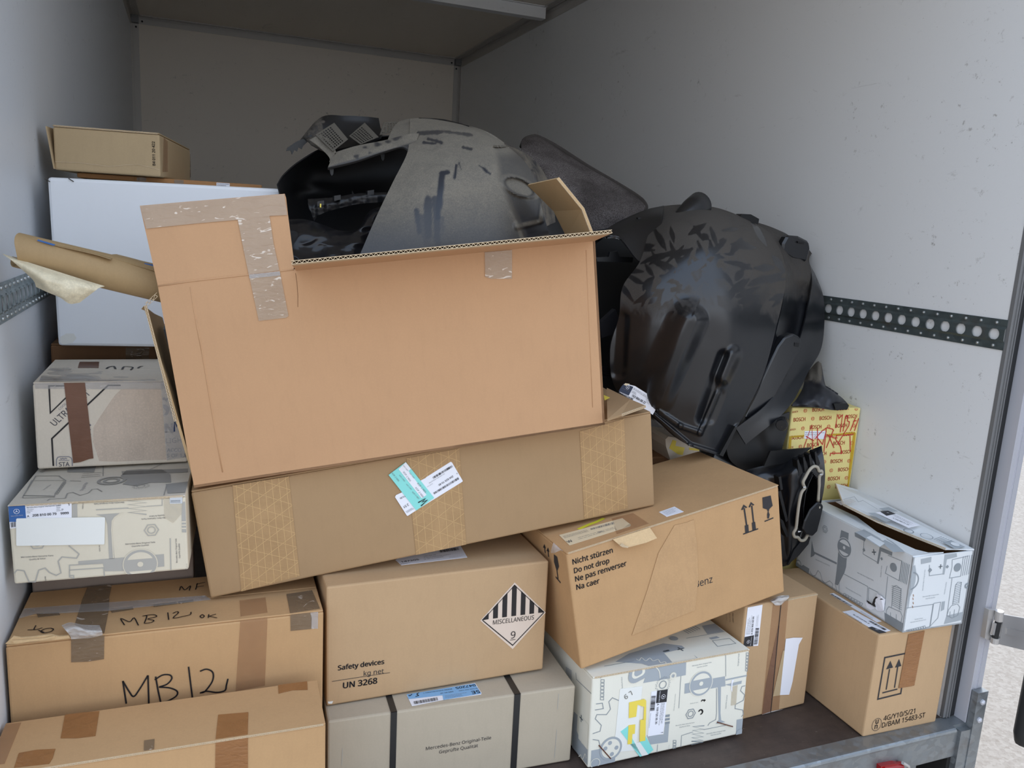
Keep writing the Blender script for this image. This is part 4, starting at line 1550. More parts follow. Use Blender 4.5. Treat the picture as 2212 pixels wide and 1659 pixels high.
for k in range(6):
    B.ribbon(P_, I_GREYD, 'L', pts(1258 + k * 16, 840 + k * 7, 1232 + k * 15, 1050 + k * 7), .0016, .0008)
for k in range(11):
    B.ribbon(P_, I_GREYD, 'L', pts(1152, 1098 + k * 20, 1258, 1134 + k * 22), .0012, .0008)
B.ribbon(P_, I_GREYD, 'L', pts(1150, 1330, 1168, 1110, 1200, 1095, 1250, 1135, 1232, 1360), .0012, .0008)
B.ribbon(P_, I_GREYD, 'L', pts(1120, 1320, 1245, 1375, 1262, 1420, 1250, 1490, 1180, 1490, 1100, 1430, 1095, 1360), .0014, .0008, closed=True)
B.ribbon(P_, I_GREYD, 'L', pts(1140, 1380, 1140, 1460), .0012, .0008)
B.ribbon(P_, I_GREYD, 'L', pts(1200, 1400, 1200, 1480), .0012, .0008)
B.teeth('L', c(640, 1185), c(845, 1300), 7, 12 * .205, I_GREYD, .0012)
B.text(P_, I_GREYD, 'L', '+', c(950, 790), c(995, 790), 1, .01, .001)
B.disc(P_, I_GREYD, 'L', c(862, 722), 20 * .205, n=4)
B.disc(P_, I_GREYD, 'L', c(1048, 815), 18 * .205, n=4)
for a, b_, s in (((350, 825), (500, 895), 'Mercedes-Benz Genuine Parts'), ((790, 965), (960, 1050), 'Mercedes-Benz Original-Teile'), ((670, 1125), (830, 1215), 'Mercedes-Benz Genuine Parts'), ((1040, 1010), (1050, 890), 'Quality & Value')):
    B.text('printed_text', I_GREYD, 'L', s, c(*a), c(*b_), 1, 0, .0008)
mb = MB()
q = [B.S['L'].p(p, .004 * (1 + .8 * math.sin(i * 2.1))) for i, p in enumerate(pts(1000, 1182, 1040, 1205, 1086, 1242, 1070, 1362, 1040, 1372, 1005, 1362, 972, 1320, 985, 1250))]
mb.prism(q, (-.0012, 0, 0))
B.add('torn_patch', mb, L_WHITE)
B.poly('tear', I_BLACK, 'L', pts(885, 1252, 905, 1258, 945, 1290, 962, 1240, 985, 1212, 1040, 1232, 1068, 1246, 1020, 1245, 990, 1240, 972, 1285, 985, 1330, 950, 1305, 905, 1285), .0075)
B.poly('torn_patch', L_WHITE, 'L', pts(872, 1262, 892, 1275, 940, 1305, 980, 1335, 930, 1355, 890, 1330), .002)
# front short face
B.poly(P_, I_GREY, 'F', pts(1460, 820, 1572, 795, 1568, 850, 1462, 872), .0004, own=False)
B.poly(P_, I_GREY, 'F', pts(1712, 770, 1840, 738, 1842, 795, 1735, 822, 1708, 980, 1688, 982), .0004, own=False)
B.poly(P_, I_GREY, 'F', pts(1702, 1505, 1732, 1415, 1905, 1375, 1885, 1462), .0004, own=False)
B.poly(P_, I_GREY, 'F', pts(1368, 905, 1400, 880, 1412, 960, 1402, 1060, 1372, 1160, 1345, 1220, 1330, 1330, 1322, 1340, 1352, 1000), .0004, own=False)
B.poly(P_, I_GREY, 'F', pts(1682, 1268, 1715, 1262, 1705, 1350, 1668, 1370), .0004, own=False)
B.disc(P_, I_GREYD, 'F', c(1356, 1050), 92 * .205, 82 * .205, ang=(-1.45, 1.4))
B.disc(P_, I_GREYD, 'F', c(1845, 905), 42 * .205)
B.disc(P_, I_GREYD, 'F', c(1945, 1098), 28 * .205, 12 * .205)
for q in (pts(1552, 880, 1550, 995, 1690, 975), pts(1792, 825, 1965, 785), pts(1792, 825, 1790, 900, 1762, 1020, 1880, 1000), pts(1310, 1335, 1590, 1295, 1555, 1530, 1510, 1540), pts(1597, 1285, 1670, 1272, 1640, 1440, 1560, 1525, 1597, 1285),
          pts(1790, 1020, 1735, 1420)):
    B.ribbon(P_, I_GREYD, 'F', q, .0013, .0008)
for k in range(5):
    B.ribbon(P_, I_GREYD, 'F', pts(1910 + k * 22, 790 - k * 4, 1880 + k * 20, 1000 - k * 5), .0013, .0008)
for k in range(11):
    B.ribbon(P_, I_GREYD, 'F', pts(1825 - k * 3.5, 1092 + k * 20, 1894 - k * 3.5, 1068 + k * 20), .0011, .0008)
B.ribbon(P_, I_GREYD, 'F', pts(1795, 1300, 1828, 1090, 1850, 1062, 1888, 1062, 1860, 1285), .0012, .0008)
B.ribbon(P_, I_GREYD, 'F', pts(1785, 1310, 1845, 1290, 1872, 1325, 1850, 1410, 1790, 1440, 1735, 1415, 1755, 1350), .0013, .0008, closed=True)
B.ribbon(P_, I_GREYD, 'F', pts(1770, 1370, 1765, 1425), .0012, .0008)
B.ribbon(P_, I_GREYD, 'F', pts(1815, 1350, 1808, 1425), .0012, .0008)
B.teeth('F', c(1310, 1582), c(1512, 1534), 8, 13 * .205, I_GREYD, .0012)
B.text(P_, I_GREYD, 'F', '+', c(1645, 935), c(1685, 928), 1, .01, .001)
B.disc(P_, I_GREYD, 'F', c(1556, 935), 24 * .205, n=4)
B.disc(P_, I_GREYD, 'F', c(1738, 898), 18 * .205, n=4)
for a, b_, s in (((1480, 1222), (1650, 1195), 'Mercedes-Benz Original-Teile'), ((1510, 1242), (1610, 1226), 'Geprüfte Qualität'), ((1350, 1492), (1515, 1460), 'Mercedes-Benz Genuine Parts'), ((1395, 1460), (1480, 1445), 'Quality & Value'),
                 ((1484, 1150), (1510, 930), 'Mercedes-Benz Original-Teile'), ((1712, 1190), (1735, 1060), 'Geprüfte Qualität')):
    B.text('printed_text', I_GREYD, 'F', s, c(*a), c(*b_), 1, 0, .0008)
for x, y in ((1380, 1190), (1376, 1225), (1378, 1270), (1372, 1310)):
    B.ribbon('rust_mark', I_RED if False else T_ORANGE, 'F', pts(x, y, x + 4, y + 24), .002, .0008)
# flap print
B.poly(P_, I_GREY, 'T1', pts(1045, 640, 1100, 600, 1170, 640, 1290, 740, 1170, 745), .0004, own=False)
B.poly(P_, I_GREY, 'T1', pts(770, 535, 860, 505, 1030, 600, 1080, 660, 1025, 690), .0004, own=False)
B.poly(P_, K_PRINTB, 'T1', pts(885, 590, 935, 570, 1080, 650, 1028, 688), .0006, own=False)
B.lines('printed_text', I_PURP, 'T1', [c(830, 480), c(1050, 560), c(1010, 590), c(790, 500)], 4, .0010, .001, None, 12)
lab = B.sheet('part_label', L_WHITE, 'T2', pts(985, 330, 1115, 305, 1450, 462, 1330, 490), .0006)
B.poly('label_colour', L_BLACK, 'T2', pts(1030, 318, 1115, 305, 1195, 342, 1098, 362), .0014, lab)
B.star('T2', c(1110, 335), 10 * .205, L_WHITE, .002, lab)
B.text('label_text', I_BLACK, 'T2', 'A 168 885 01 25', c(1160, 385), c(1330, 460), 1, .015, .002, lab)
B.lines('label_text', I_TXT, 'T2', [c(1190, 350), c(1420, 460), c(1380, 468), c(1160, 360)], 3, .0008, .002, lab, 11)
for q in (pts(1020, 285, 1120, 270, 1220, 315, 1110, 322), pts(900, 330, 975, 330, 1150, 415, 1085, 425), pts(1690, 640, 1780, 620, 1930, 690, 1820, 712)):
    B.poly(P_, I_GREY, 'T2', q, .0004, own=False)
B.disc(P_, K_PRINTB, 'T2', c(1820, 665), 40 * .205, e=.001)
B.disc(P_, I_GREYD, 'T2', c(1520, 580), 60 * .205, 52 * .205)
B.disc(P_, I_GREYD, 'T2', c(1330, 525), 50 * .205, 38 * .205)
for k in range(5):
    B.ribbon(P_, I_GREYD, 'T2', pts(1600 + k * 24, 610 + k * 8, 1680 + k * 26, 580 + k * 10), .0018, .0008)
B.ribbon(P_, I_GREYD, 'T2', pts(640, 190, 760, 160, 800, 215, 850, 200, 1000, 290), .0014, .0008)
B.sheet('packing_tape', T_FILM, 'T2', pts(620, 250, 780, 215, 720, 185, 560, 215), .0006)
# folded black part inside the gap
rows = [[c(430, 180) + (.28,), c(700, 300) + (.22,), c(900, 420) + (.12,)], [c(470, 200) + (.3,), c(720, 370) + (.22,), c(900, 460) + (.12,)]]
B.finish()

# --- big tilted carton "Nicht stuerzen"
B = Carton('carton', (1.1010, .1143, .2330, .024, -.022, -.195, .5640, .3169, .2824), K_TAN,
           'tilted brown carton printed Nicht stürzen Do not drop, twin arrows and a glass', 'lid')
c = crop(1140, 1080, .15370)
pts = lambda *a: [c(a[i], a[i + 1]) for i in range(0, len(a), 2)]
for s, a, b_ in (('Nicht stürzen', (632, 910), (1198, 738)), ('Do not drop', (652, 1032), (1150, 884)), ('Ne pas renverser', (670, 1150), (1392, 922)), ('Na caer', (686, 1266), (1012, 1168))):
    B.text('printed_text', I_PRINT, 'F', s, c(*a), c(*b_), 1.05, .022, .0008)
lab = B.sheet('aged_label', L_AGED, 'T', pts(440, 496, 1330, 258, 1450, 350, 1440, 372, 587, 640))
B.text('label_text', I_TXT, 'T', 'W', c(572, 604), c(640, 580), 1.2, .01, .0016, lab)
B.bars('barcode', I_TXT, 'T', [c(880, 400), c(1215, 305), c(1225, 335), c(890, 420)], 26, .0016, lab, 5)
B.lines('label_text', I_TXT, 'T', [c(490, 505), c(860, 405), c(870, 440), c(520, 540)], 3, .0009, .0016, lab, 6)
B.lines('label_text', I_TXT, 'T', [c(700, 520), c(1330, 340), c(1345, 370), c(720, 560)], 2, .0009, .0016, lab, 9)
B.text('label_text', I_TXT, 'T', '(M)', c(995, 465), c(1065, 445), 1, 0, .0016, lab)
B.ribbon('highlighter_stroke', I_YELM, 'T', pts(710, 412, 860, 345, 960, 310, 1070, 255), .010, .0008)
B.sheet('packing_tape', T_FAINT, 'T', pts(1250, 480, 1180, 260, 1480, 185, 1700, 330), .0004)
lab = B.sheet('small_label', L_WHITE, 'T', pts(1845, 172, 2062, 95, 2192, 168, 1952, 238))
B.lines('label_text', I_TXT, 'T', [c(1880, 165), c(2060, 105), c(2130, 145), c(1960, 215)], 5, .0008, .0016, lab, 10)
# tuck tab hanging over the front edge
S = B.S['F']
mb = MB()
q = [S.p(p, e) for p, e in zip(pts(1178, 480, 1700, 325, 1806, 535, 1650, 600, 1425, 660, 1330, 655, 1290, 640), (.002, .002, .016, .016, .017, .013, .012))]
mb.prism(q, (0, -.0035, .001))
B.add('tuck_tab', mb, K_TORN)
mb = MB()
q = [S.p(p, e) for p, e in zip(pts(1290, 640, 1325, 605, 1370, 640, 1430, 655, 1400, 672, 1330, 662), (.016, .017, .018, .018, .018, .016))]
mb.prism(q, (0, -.001, 0))
B.add('torn_edge', mb, K_EDGE)
c3 = crop(1200, 820, .5057)
B.text('printed_text', I_PRINT, 'F', 'Benz', c3(597, 890), c3(671, 866), 1.1, 0, .0006)
B.sheet('paper_patch', K_PATCH, 'F', [c3(*p) for p in ((508, 622), (560, 610), (590, 598), (603, 700), (610, 850), (596, 985), (480, 1030), (326, 1092), (392, 900), (440, 740))], .0009)
c2 = crop(1480, 880, .205)
for sh, blk, hd in ((((622, 1062), (648, 1240)), ((628, 1246), (666, 1234), (672, 1312), (634, 1324)), ((590, 1080), (616, 1024), (656, 1052), (640, 1062), (624, 1050), (606, 1082))),
                    (((702, 1036), (722, 1214)), ((702, 1216), (738, 1206), (748, 1288), (710, 1298)), ((668, 1052), (693, 997), (731, 1026), (716, 1036), (700, 1022), (684, 1054)))):
    B.ribbon('printed_symbol', I_PRINT, 'F', [c2(*p) for p in sh], .0042, .0008)
    B.poly('printed_symbol', I_PRINT, 'F', [c2(*p) for p in blk], .0008, own=False)
    B.poly('printed_symbol', I_PRINT, 'F', [c2(*p) for p in hd], .0008, own=False)
B.ribbon('printed_symbol', I_PRINT, 'F', [c2(612, 1336), c2(770, 1279)], .0030, .0008)
B.poly('printed_symbol', I_PRINT, 'F', [c2(*p) for p in ((815, 950), (902, 928), (923, 1036), (888, 1072), (880, 1100), (892, 1130), (884, 1170), (866, 1172), (864, 1128), (872, 1100), (862, 1076), (820, 1062))], .0008, own=False)
B.ribbon('printed_symbol', I_PRINT, 'F', [c2(838, 1202), c2(930, 1164)], .0030, .0008)
# left side symbols
for q in (pts(232, 640, 246, 745), pts(282, 690, 292, 800)):
    B.ribbon('printed_symbol', I_PRINT, 'L', q, .005, .0008)
B.poly('printed_symbol', I_PRINT, 'L', pts(214, 668, 232, 620, 255, 682), .0008, own=False)
B.poly('printed_symbol', I_PRINT, 'L', pts(262, 716, 284, 668, 304, 732), .0008, own=False)
B.poly('printed_symbol', I_PRINT, 'L', pts(366, 765, 412, 800, 438, 935, 420, 985, 402, 985, 368, 870), .0008, own=False)
B.ribbon('printed_symbol', I_PRINT, 'L', pts(408, 980, 424, 1110), .005, .0008)
B.ribbon('printed_symbol', I_PRINT, 'L', pts(392, 1082, 460, 1164), .004, .0008)
rows = [[c(360, 600) + (.135,), c(430, 660) + (.125,), c(495, 720) + (.118,)], [c(330, 700) + (.14,), c(400, 715) + (.115,), c(470, 700) + (.11,)], [c(325, 745) + (.15,), c(375, 745) + (.12,), c(440, 715) + (.112,)]]
patch('loose_tape', T_FILM, None, rows, .0006, 14, 10)
o = [q for q in bpy.data.objects if q.name.startswith('loose_tape')][-1]
o.parent = B.root
o.matrix_parent_inverse = B.M.inverted()
B.finish()

# --- long carton lying across the stacks
B = Carton('carton', (.3427, .2694, .4235, -.0604, .0107, -.1428, .9816, .3202, .2279), K_OLIVE,
           'long olive-brown carton with lattice-patterned paper tape, tilted across the stacks', 'two')
c = crop(0, 900, .4576)
cc = crop(640, 900, .4574)


def lattice(f, q, nv, nd):
    par = B.sheet('paper_tape', T_PAPER, f, q, .0004)
    S = B.S[f]
    tl, tr, br, bl = [S.p(p, .0013) for p in (q[0], q[1], q[len(q) // 2], q[-1])]
    P = lambda u, v: tl.lerp(tr, u).lerp(bl.lerp(br, u), v)
    for k in range(nv):
        u = (k + .5) / nv
        B.ribbon3('tape_line', T_PLINE, [P(u, 0), P(u, 1)], .0008, S.n, par)
    asp = ((tl - bl).length / (tl - tr).length)
    for s in (1, -1):
        for k in range(-nd, nd * 2):
            # lines at 30 degrees across the strip
            v0 = k / nd
            v1 = v0 + .58 / asp
            a, b_ = (v0, v1) if s > 0 else (v1, v0)
            u0, u1 = 0., 1.
            lo, hi = min(a, b_), max(a, b_)
            if hi <= 0 or lo >= 1:
                continue
            def cl(u, v, u2, v2):
                if v < 0:
                    u += (0 - v) / (v2 - v) * (u2 - u); v = 0
                if v > 1:
                    u += (1 - v) / (v2 - v) * (u2 - u); v = 1
                return u, v
            p0 = cl(0, a, 1, b_)
            p1 = cl(1, b_, 0, a)
            B.ribbon3('tape_line', T_PLINE, [P(*p0), P(*p1)], .0008, S.n, par)


lattice('F', [c(1098, 325), c(1364, 282), c(1415, 752), c(1140, 830)], 8, 7)
lattice('F', [cc(520, 196), cc(770, 150), cc(803, 605), cc(566, 656)], 7, 6)
lattice('F', [cc(1338, 70), cc(1548, 10), cc(1565, 432), cc(1360, 482)], 7, 6)
c = crop(830, 980, .08439)
pts = lambda *a: [c(a[i], a[i + 1]) for i in range(0, len(a), 2)]
lab = B.sheet('part_label', L_WHITE, 'F', pts(925, 690, 1060, 620, 1080, 595, 1700, 205, 1735, 225, 2008, 690, 2000, 715, 1275, 1165, 830, 1440, 600, 1592, 575, 1580, 275, 1110, 300, 1060, 470, 980), .0012)
for q, sd, n in (([(1235, 600), (1740, 290), (1765, 335), (1265, 645)], 3, 34), ([(1255, 1000), (1900, 600), (1925, 650), (1285, 1040)], 5, 44)):
    B.bars('barcode', I_BLACK, 'F', [c(*p) for p in q], n, .0026, lab, sd)
B.text('label_text', I_BLACK, 'F', '204 820 10 40', c(1755, 555), c(1385, 790), 1.0, .01, .0026, lab)
B.text('label_text', I_BLACK, 'F', '13,00', c(530, 1070), c(400, 1130), 1.0, .01, .0026, lab)
B.text('label_text', I_BLACK, 'F', '2 51', c(610, 1275), c(490, 1345), 1.1, .01, .0026, lab)
B.text('label_text', I_BLACK, 'F', 'A', c(1870, 490), c(1845, 505), 1.1, .01, .0026, lab)
B.lines('label_text', I_TXT, 'F', [c(540, 1480), c(760, 1350), c(800, 1400), c(590, 1520)], 3, .0006, .0026, lab, 4)
B.text('label_text', I_TXT, 'F', 'Mercedes-Benz Original-Teile', c(1540, 505), c(1140, 750), 1, 0, .0026, lab)
B.text('label_text', I_TXT, 'F', 'CH2587 079', c(1240, 755), c(1100, 840), 1, 0, .0026, lab)
tl_ = B.sheet('teal_label', L_TEAL, 'F', pts(110, 545, 550, 212, 1278, 1130, 820, 1452), .0022)
B.poly('label_band', L_WHITE, 'F', pts(368, 398, 550, 216, 685, 390, 620, 440, 1085, 1055, 960, 1145), .0032, tl_)
for a, b_ in (((190, 510), (365, 720)), ((380, 560), (520, 720)), ((560, 790), (690, 930)), ((710, 990), (880, 1170)), ((640, 500), (760, 640)), ((840, 770), (1050, 1010)), ((790, 880), (985, 1130)), ((480, 310), (600, 450)), ((480, 480), (660, 720))):
    B.text('label_text', I_TXT, 'F', 'KOP 2 NEK', c(*a), c(*b_), .9, 0, .0038, tl_)
B.ribbon('handwriting', I_MARK, 'F', pts(870, 1255, 1050, 1150, 975, 1238, 1100, 1192, 942, 1340), .0024, .004, tl_)
S = B.S['F']
mb = MB()
q = [B.M.inverted() @ at_z(x, y, z) for x, y, z in ((1311, 841, .803), (1362, 866, .806), (1395, 880, .80), (1343, 899, .797), (1312, 910, .80))]
mb.prism(q, (0, 0, .004))
B.add('lifted_flap', mb, K_OLIVE)
mb = MB()
zigzag(mb, q[2] + Vector((0, -.0005, .002)), q[3] + Vector((0, -.0005, .002)), (0, 0, 1), (0, .003, 0), .007, .005)
B.add('board_edge', mb, K_EDGE)
mb = MB()
q = [B.M.inverted() @ at_z(x, y, .812) for x, y in ((1304, 853), (1318, 859), (1306, 865))]
mb.face(q)
B.add('yellow_sticker', mb, L_YEL)
B.finish()

# --- yellow carton against the right wall
B = Carton('carton', (1.8708, .4282, 0, -.1437, 0, .0017, .2205, .28, .731), K_YELLOW,
           'yellow carton with repeating red print and red handwriting against the right wall', None)
c = crop(1680, 860, .12658)
pts = lambda *a: [c(a[i], a[i + 1]) for i in range(0, len(a), 2)]
for a, b_ in (((120, 255), (345, 243)), ((590, 232), (790, 218)), ((1010, 212), (1215, 198)), ((268, 402), (472, 388)), ((712, 376), (912, 363)), ((1160, 348), (1352, 334)),
              ((110, 556), (305, 545)), ((545, 530), (745, 516)), ((980, 508), (1182, 494)), ((228, 706), (432, 694)), ((830, 668), (1000, 655)), ((1120, 648), (1305, 632)),
              ((60, 862), (265, 848)), ((500, 836), (702, 820)), ((945, 804), (1142, 788)), ((640, 985), (830, 970)), ((1070, 954), (1260, 938)),
              ((900, 1112), (1100, 1098)), ((1028, 1252), (1222, 1238)), ((855, 1408), (1056, 1394)), ((980, 1538), (1185, 1522)), ((540, 1125), (740, 1112)), ((600, 1270), (800, 1258))):
    B.text('printed_text', I_RED, 'F', 'BOSCH', c(*a), c(*b_), 1.25, .02, .0008)
for p in ((470, 215), (1340, 182), (598, 350), (1052, 305), (428, 515), (868, 482), (1298, 470), (385, 825), (1262, 765), (955, 935), (1215, 1070), (795, 1088), (912, 1232), (1170, 1360), (868, 1512), (640, 672)):
    B.disc('printed_symbol', I_RED, 'F', c(*p), 30 * .1266, 24 * .1266)
    B.ribbon('printed_symbol', I_RED, 'F', [c(p[0] - 10, p[1] - 18), c(p[0] - 10, p[1] + 18)], .0010, .0008)
    B.ribbon('printed_symbol', I_RED, 'F', [c(p[0] + 10, p[1] - 18), c(p[0] + 10, p[1] + 18)], .0010, .0008)
B.sheet('packing_tape', T_YELLD, 'F', pts(1235, 990, 1290, 600, 1330, 595, 1300, 900, 1205, 1545, 1185, 1540), .0004)
B.sheet('packing_tape', T_YELLD, 'F', pts(190, 650, 450, 628, 450, 655, 235, 675, 225, 860, 180, 860), .0004)
B.sheet('packing_tape', T_YELLD, 'F', pts(850, 620, 1320, 580, 1320, 605, 850, 645), .0004)
B.sheet('part_label', L_WHITE, 'F', pts(458, 560, 830, 560, 800, 700, 450, 690), .0004)
B.lines('label_text', I_TXT, 'F', [c(470, 575), c(810, 575), c(800, 640), c(465, 640)], 2, .0012, .0014)
for h in [(990, 510, 1018, 280, 1045, 350, 1108, 285, 1068, 585), (1115, 570, 1160, 310, 1200, 300, 1190, 390, 1225, 405, 1215, 470, 1040, 755),
          (1240, 560, 1330, 330), (1290, 395, 1345, 385), (1310, 560, 1382, 345),
          (445, 850, 585, 455, 600, 870), (480, 650, 620, 730), (680, 520, 680, 810), (640, 690, 760, 560, 840, 505, 940, 530, 955, 560), (690, 690, 765, 790, 830, 560),
          (830, 520, 790, 910), (830, 850, 955, 540), (870, 640, 962, 850), (850, 630, 960, 680, 1022, 680), (1095, 630, 1005, 640, 990, 700, 1075, 830, 1095, 940, 905, 942, 895, 990),
          (1110, 640, 1300, 610), (1235, 640, 1240, 910)]:
    B.ribbon('handwriting', I_REDM, 'F', pts(*h), .0026, .0018)
B.finish()

# --- left stack: plain carton, cream patterned carton, dirty white carton, brown, white, flat, top one
B = Carton('carton', (.012, .408, 0, 0, 0, 0, .30, .78, .503), K_GREYWALL,
           'grey-brown carton under the cream patterned carton, mostly hidden behind the MB 12 carton', 'two')
B.finish()

B = Carton('carton', (.0149, .2388, .5055, -.0675, 0, -.0165, .2900, .45, .1486), K_CREAM,
           'cream carton with grey part print and a blank white label, at the left wall', 'lid', lid_mat=K_CREAMTOP)
c = crop(0, 990, .19892)
pts = lambda *a: [c(a[i], a[i + 1]) for i in range(0, len(a), 2)]
I_ = I_WARMG
B.poly(P_, I_, 'F', pts(850, 1118, 1120, 1095, 1780, 1040, 1785, 1175, 1400, 1212, 1330, 1225, 1140, 1228, 1115, 1138, 850, 1150), .0004, own=False)
B.poly(P_, I_, 'F', pts(1040, 612, 1300, 595, 1245, 632, 1212, 690, 1210, 780, 1245, 1090, 1185, 1095, 1165, 720, 1140, 640), .0004, own=False)
B.poly(P_, I_, 'F', pts(785, 500, 838, 490, 842, 640, 782, 640), .0004, own=False)
B.poly(P_, I_, 'F', pts(1970, 480, 2090, 465, 2100, 800, 1975, 805), .0004, own=False)
for y in (685, 720, 755):
    B.poly(P_, K_CREAM, 'F', pts(1968, y, 2100, y - 8, 2100, y + 8, 1968, y + 12), .0007, own=False)
B.ribbon(P_, K_CREAM, 'F', pts(1340, 590, 1245, 640, 1218, 680, 1212, 780, 1232, 1085), .0016, .0008)
B.wheel('F', c(1525, 1148), 180 * .199, I_, K_CREAM)
B.nut('F', c(1645, 778), 82 * .199, I_)
B.nut('F', c(405, 905), 105 * .199, I_)
B.spring('F', c(1490, 440), c(1490, 610), 100 * .199, 4, I_, .0022)
B.ribbon(P_, I_, 'F', pts(1042, 560, 1395, 540), .0018, .0008)
B.ribbon(P_, I_, 'F', pts(1590, 522, 1760, 512, 1762, 430), .0014, .0008)
B.ribbon(P_, I_, 'F', pts(1848, 868, 1856, 1215), .0018, .0008)
B.ribbon(P_, I_, 'F', pts(155, 1250, 185, 1213, 262, 1222, 315, 1342, 383, 1342, 420, 1215, 490, 1192, 535, 1240, 612, 1272, 662, 1245, 632, 1118, 672, 1072, 832, 1086, 858, 1040, 745, 948), .0020, .0008)
B.ribbon(P_, I_, 'F', pts(1118, 1140, 755, 1162, 755, 1290, 800, 1302, 800, 1272, 755, 1276), .0018, .0008)
B.ribbon(P_, I_, 'F', pts(755, 1215, 1125, 1190, 1135, 1285), .0018, .0008)
B.ribbon(P_, I_, 'F', pts(1850, 520, 1890, 530, 1945, 610), .0018, .0008)
B.gear('F', c(2120, 1180), 95 * .199, I_, 22, .06)
for a, b_, s, h in (((228, 1082), (580, 1063), 'Mercedes-Benz Genuine Parts', 1), ((318, 1107), (495, 1094), 'Quality & Value', 1), ((1363, 940), (1685, 918), 'Mercedes-Benz Original-Teile', 1), ((1430, 963), (1618, 948), 'Geprüfte Qualität', 1),
                 ((1868, 635), (1535, 655), 'Mercedes-Benz Genuine Parts', 1), ((1785, 612), (1620, 625), 'Quality & Value', 1), ((1348, 472), (1020, 490), 'Mercedes-Benz Original-Teile', 1), ((1280, 450), (1085, 462), 'Geprüfte Qualität', 1),
                 ((1928, 1135), (1918, 872), 'Mercedes-Benz Original-Teile', 1), ((1958, 1085), (1952, 925), 'Geprüfte Qualität', 1), ((895, 455), (892, 550), 'Mercedes', 1), ((1072, 945), (1078, 1012), 'ne Parts', 1), ((482, 1285), (492, 1340), 'Merce', 1)):
    B.text('printed_text', I_PURP, 'F', s, c(*a), c(*b_), h, .003, .0009)
lab = B.sheet('part_label', L_WHITE, 'F', pts(90, 522, 778, 480, 780, 650, 290, 660, 180, 755, 105, 762), .0006)
B.poly('label_colour', L_BLUE, 'F', pts(90, 522, 272, 512, 284, 660, 170, 690, 97, 692), .0016, lab)
B.star('F', c(183, 573), 33 * .199, L_WHITE, .002, lab)
B.text('label_text', L_WHITE, 'F', 'Mercedes-Benz', c(120, 634), c(250, 622), 1, .01, .002, lab)
B.text('label_text', I_BLACK, 'F', 'A', c(295, 640), c(318, 638), 1.0, .02, .002, lab)
B.text('label_text', I_BLACK, 'F', '208 810 00 79', c(352, 634), c(614, 614), 1.0, .02, .002, lab)
B.text('label_text', I_BLACK, 'F', '9999', c(658, 612), c(748, 605), 1.0, .02, .002, lab)
B.text('label_text', I_TXT, 'F', 'Mercedes-Benz Original-Teile/Geprüfte Qualität', c(290, 543), c(665, 515), 1.3, .01, .002, lab)
for k, s in enumerate(('HOUSING', 'BOITIER', 'CAJA')):
    B.text('label_text', I_TXT, 'F', s, c(292, 563 + k * 18), c((365, 352, 332)[k], 558 + k * 18), 1, 0, .002, lab)
B.text('label_text', I_TXT, 'F', 'P', c(672, 572), c(690, 571), 1, 0, .002, lab)
B.text('label_text', I_BLACK, 'F', '1', c(742, 515), c(754, 514), 1, .02, .002, lab)
B.lines('label_text', I_TXT, 'F', [c(612, 510), c(665, 505), c(665, 575), c(612, 580)], 4, .0008, .002, lab, 3)
B.bars('barcode', I_BLACK, 'F', [c(112, 700), c(172, 690), c(172, 745), c(118, 752)], 12, .002, lab, 4)
B.sheet('blank_label', L_BLANK, 'F', pts(185, 652, 1130, 638, 1141, 648, 1135, 925, 1127, 934, 186, 950, 177, 940, 176, 662), .0018)
sl = B.sheet('silver_seal', L_HOLO, 'F', pts(1842, 400, 1980, 380, 1982, 484, 1975, 490, 1845, 492), .0008)
B.lines('label_text', I_TXT, 'F', [c(1852, 455), c(1972, 450), c(1972, 482), c(1852, 484)], 2, .0012, .0018, sl, 5)
B.sheet('packing_tape', T_IVORY, 'F', pts(1780, 440, 1985, 425, 1972, 600, 1880, 700, 1790, 640), .0004)
mb = MB()
S = B.S['F']
mb.prism([S.p(p, .0006) for p in pts(850, 440, 858, 412, 890, 405, 1390, 408, 1410, 412, 1428, 438, 1440, 445, 850, 472)], (0, -.002, 0))
B.add('tuck_tab', mb, K_CREAM)
# lid print
B.ribbon(P_, I_LID, 'T', pts(250, 412, 390, 190, 640, 188, 660, 205, 715, 240, 700, 262, 600, 378, 590, 420, 248, 428, 250, 412), .0020, .0010)
B.ribbon(P_, I_LID, 'T', pts(255, 402, 590, 408), .0030, .0010)
B.ribbon(P_, I_LID, 'T', pts(300, 330, 345, 240, 700, 238), .0014, .0010)
B.teeth('T', c(705, 255), c(610, 385), 7, 14 * .199, I_LID, .0014)
for rr, r0 in ((150, 118), (88, 60)):
    C_, x_, y_, r_, n_ = B.uvframe('T', c(1212, 246), rr * .199)
    B.disc(P_, I_LID, 'T', c(1212, 246), rr * .199, r0 * .199, e=.001)
for q in (pts(1310, 190, 1370, 130, 1520, 118, 1760, 120, 1850, 175, 1860, 260, 1640, 262, 1480, 300, 1330, 280, 1380, 240), pts(740, 100, 1050, 75, 1020, 150, 730, 150), pts(1320, 140, 2040, 110, 2040, 150, 1330, 180), pts(1800, 280, 2050, 250, 2040, 370, 1820, 380)):
    B.poly(P_, I_LID, 'T', q, .0008, own=False)
for q in (pts(880, 205, 1090, 190), pts(890, 185, 1095, 170), pts(900, 165, 1100, 150), pts(510, 460, 540, 440, 710, 432, 730, 380, 790, 368, 870, 400, 960, 375, 1000, 335, 1060, 330, 1110, 360), pts(1120, 85, 1120, 190), pts(1560, 150, 1760, 60), pts(1810, 290, 1780, 400), pts(760, 242, 880, 246), pts(430, 150, 520, 105), pts(450, 155, 540, 108)):
    B.ribbon(P_, I_LID, 'T', q, .0018, .0010)
B.gear('T', c(1530, 305), 85 * .199, I_LID, 18, .08)
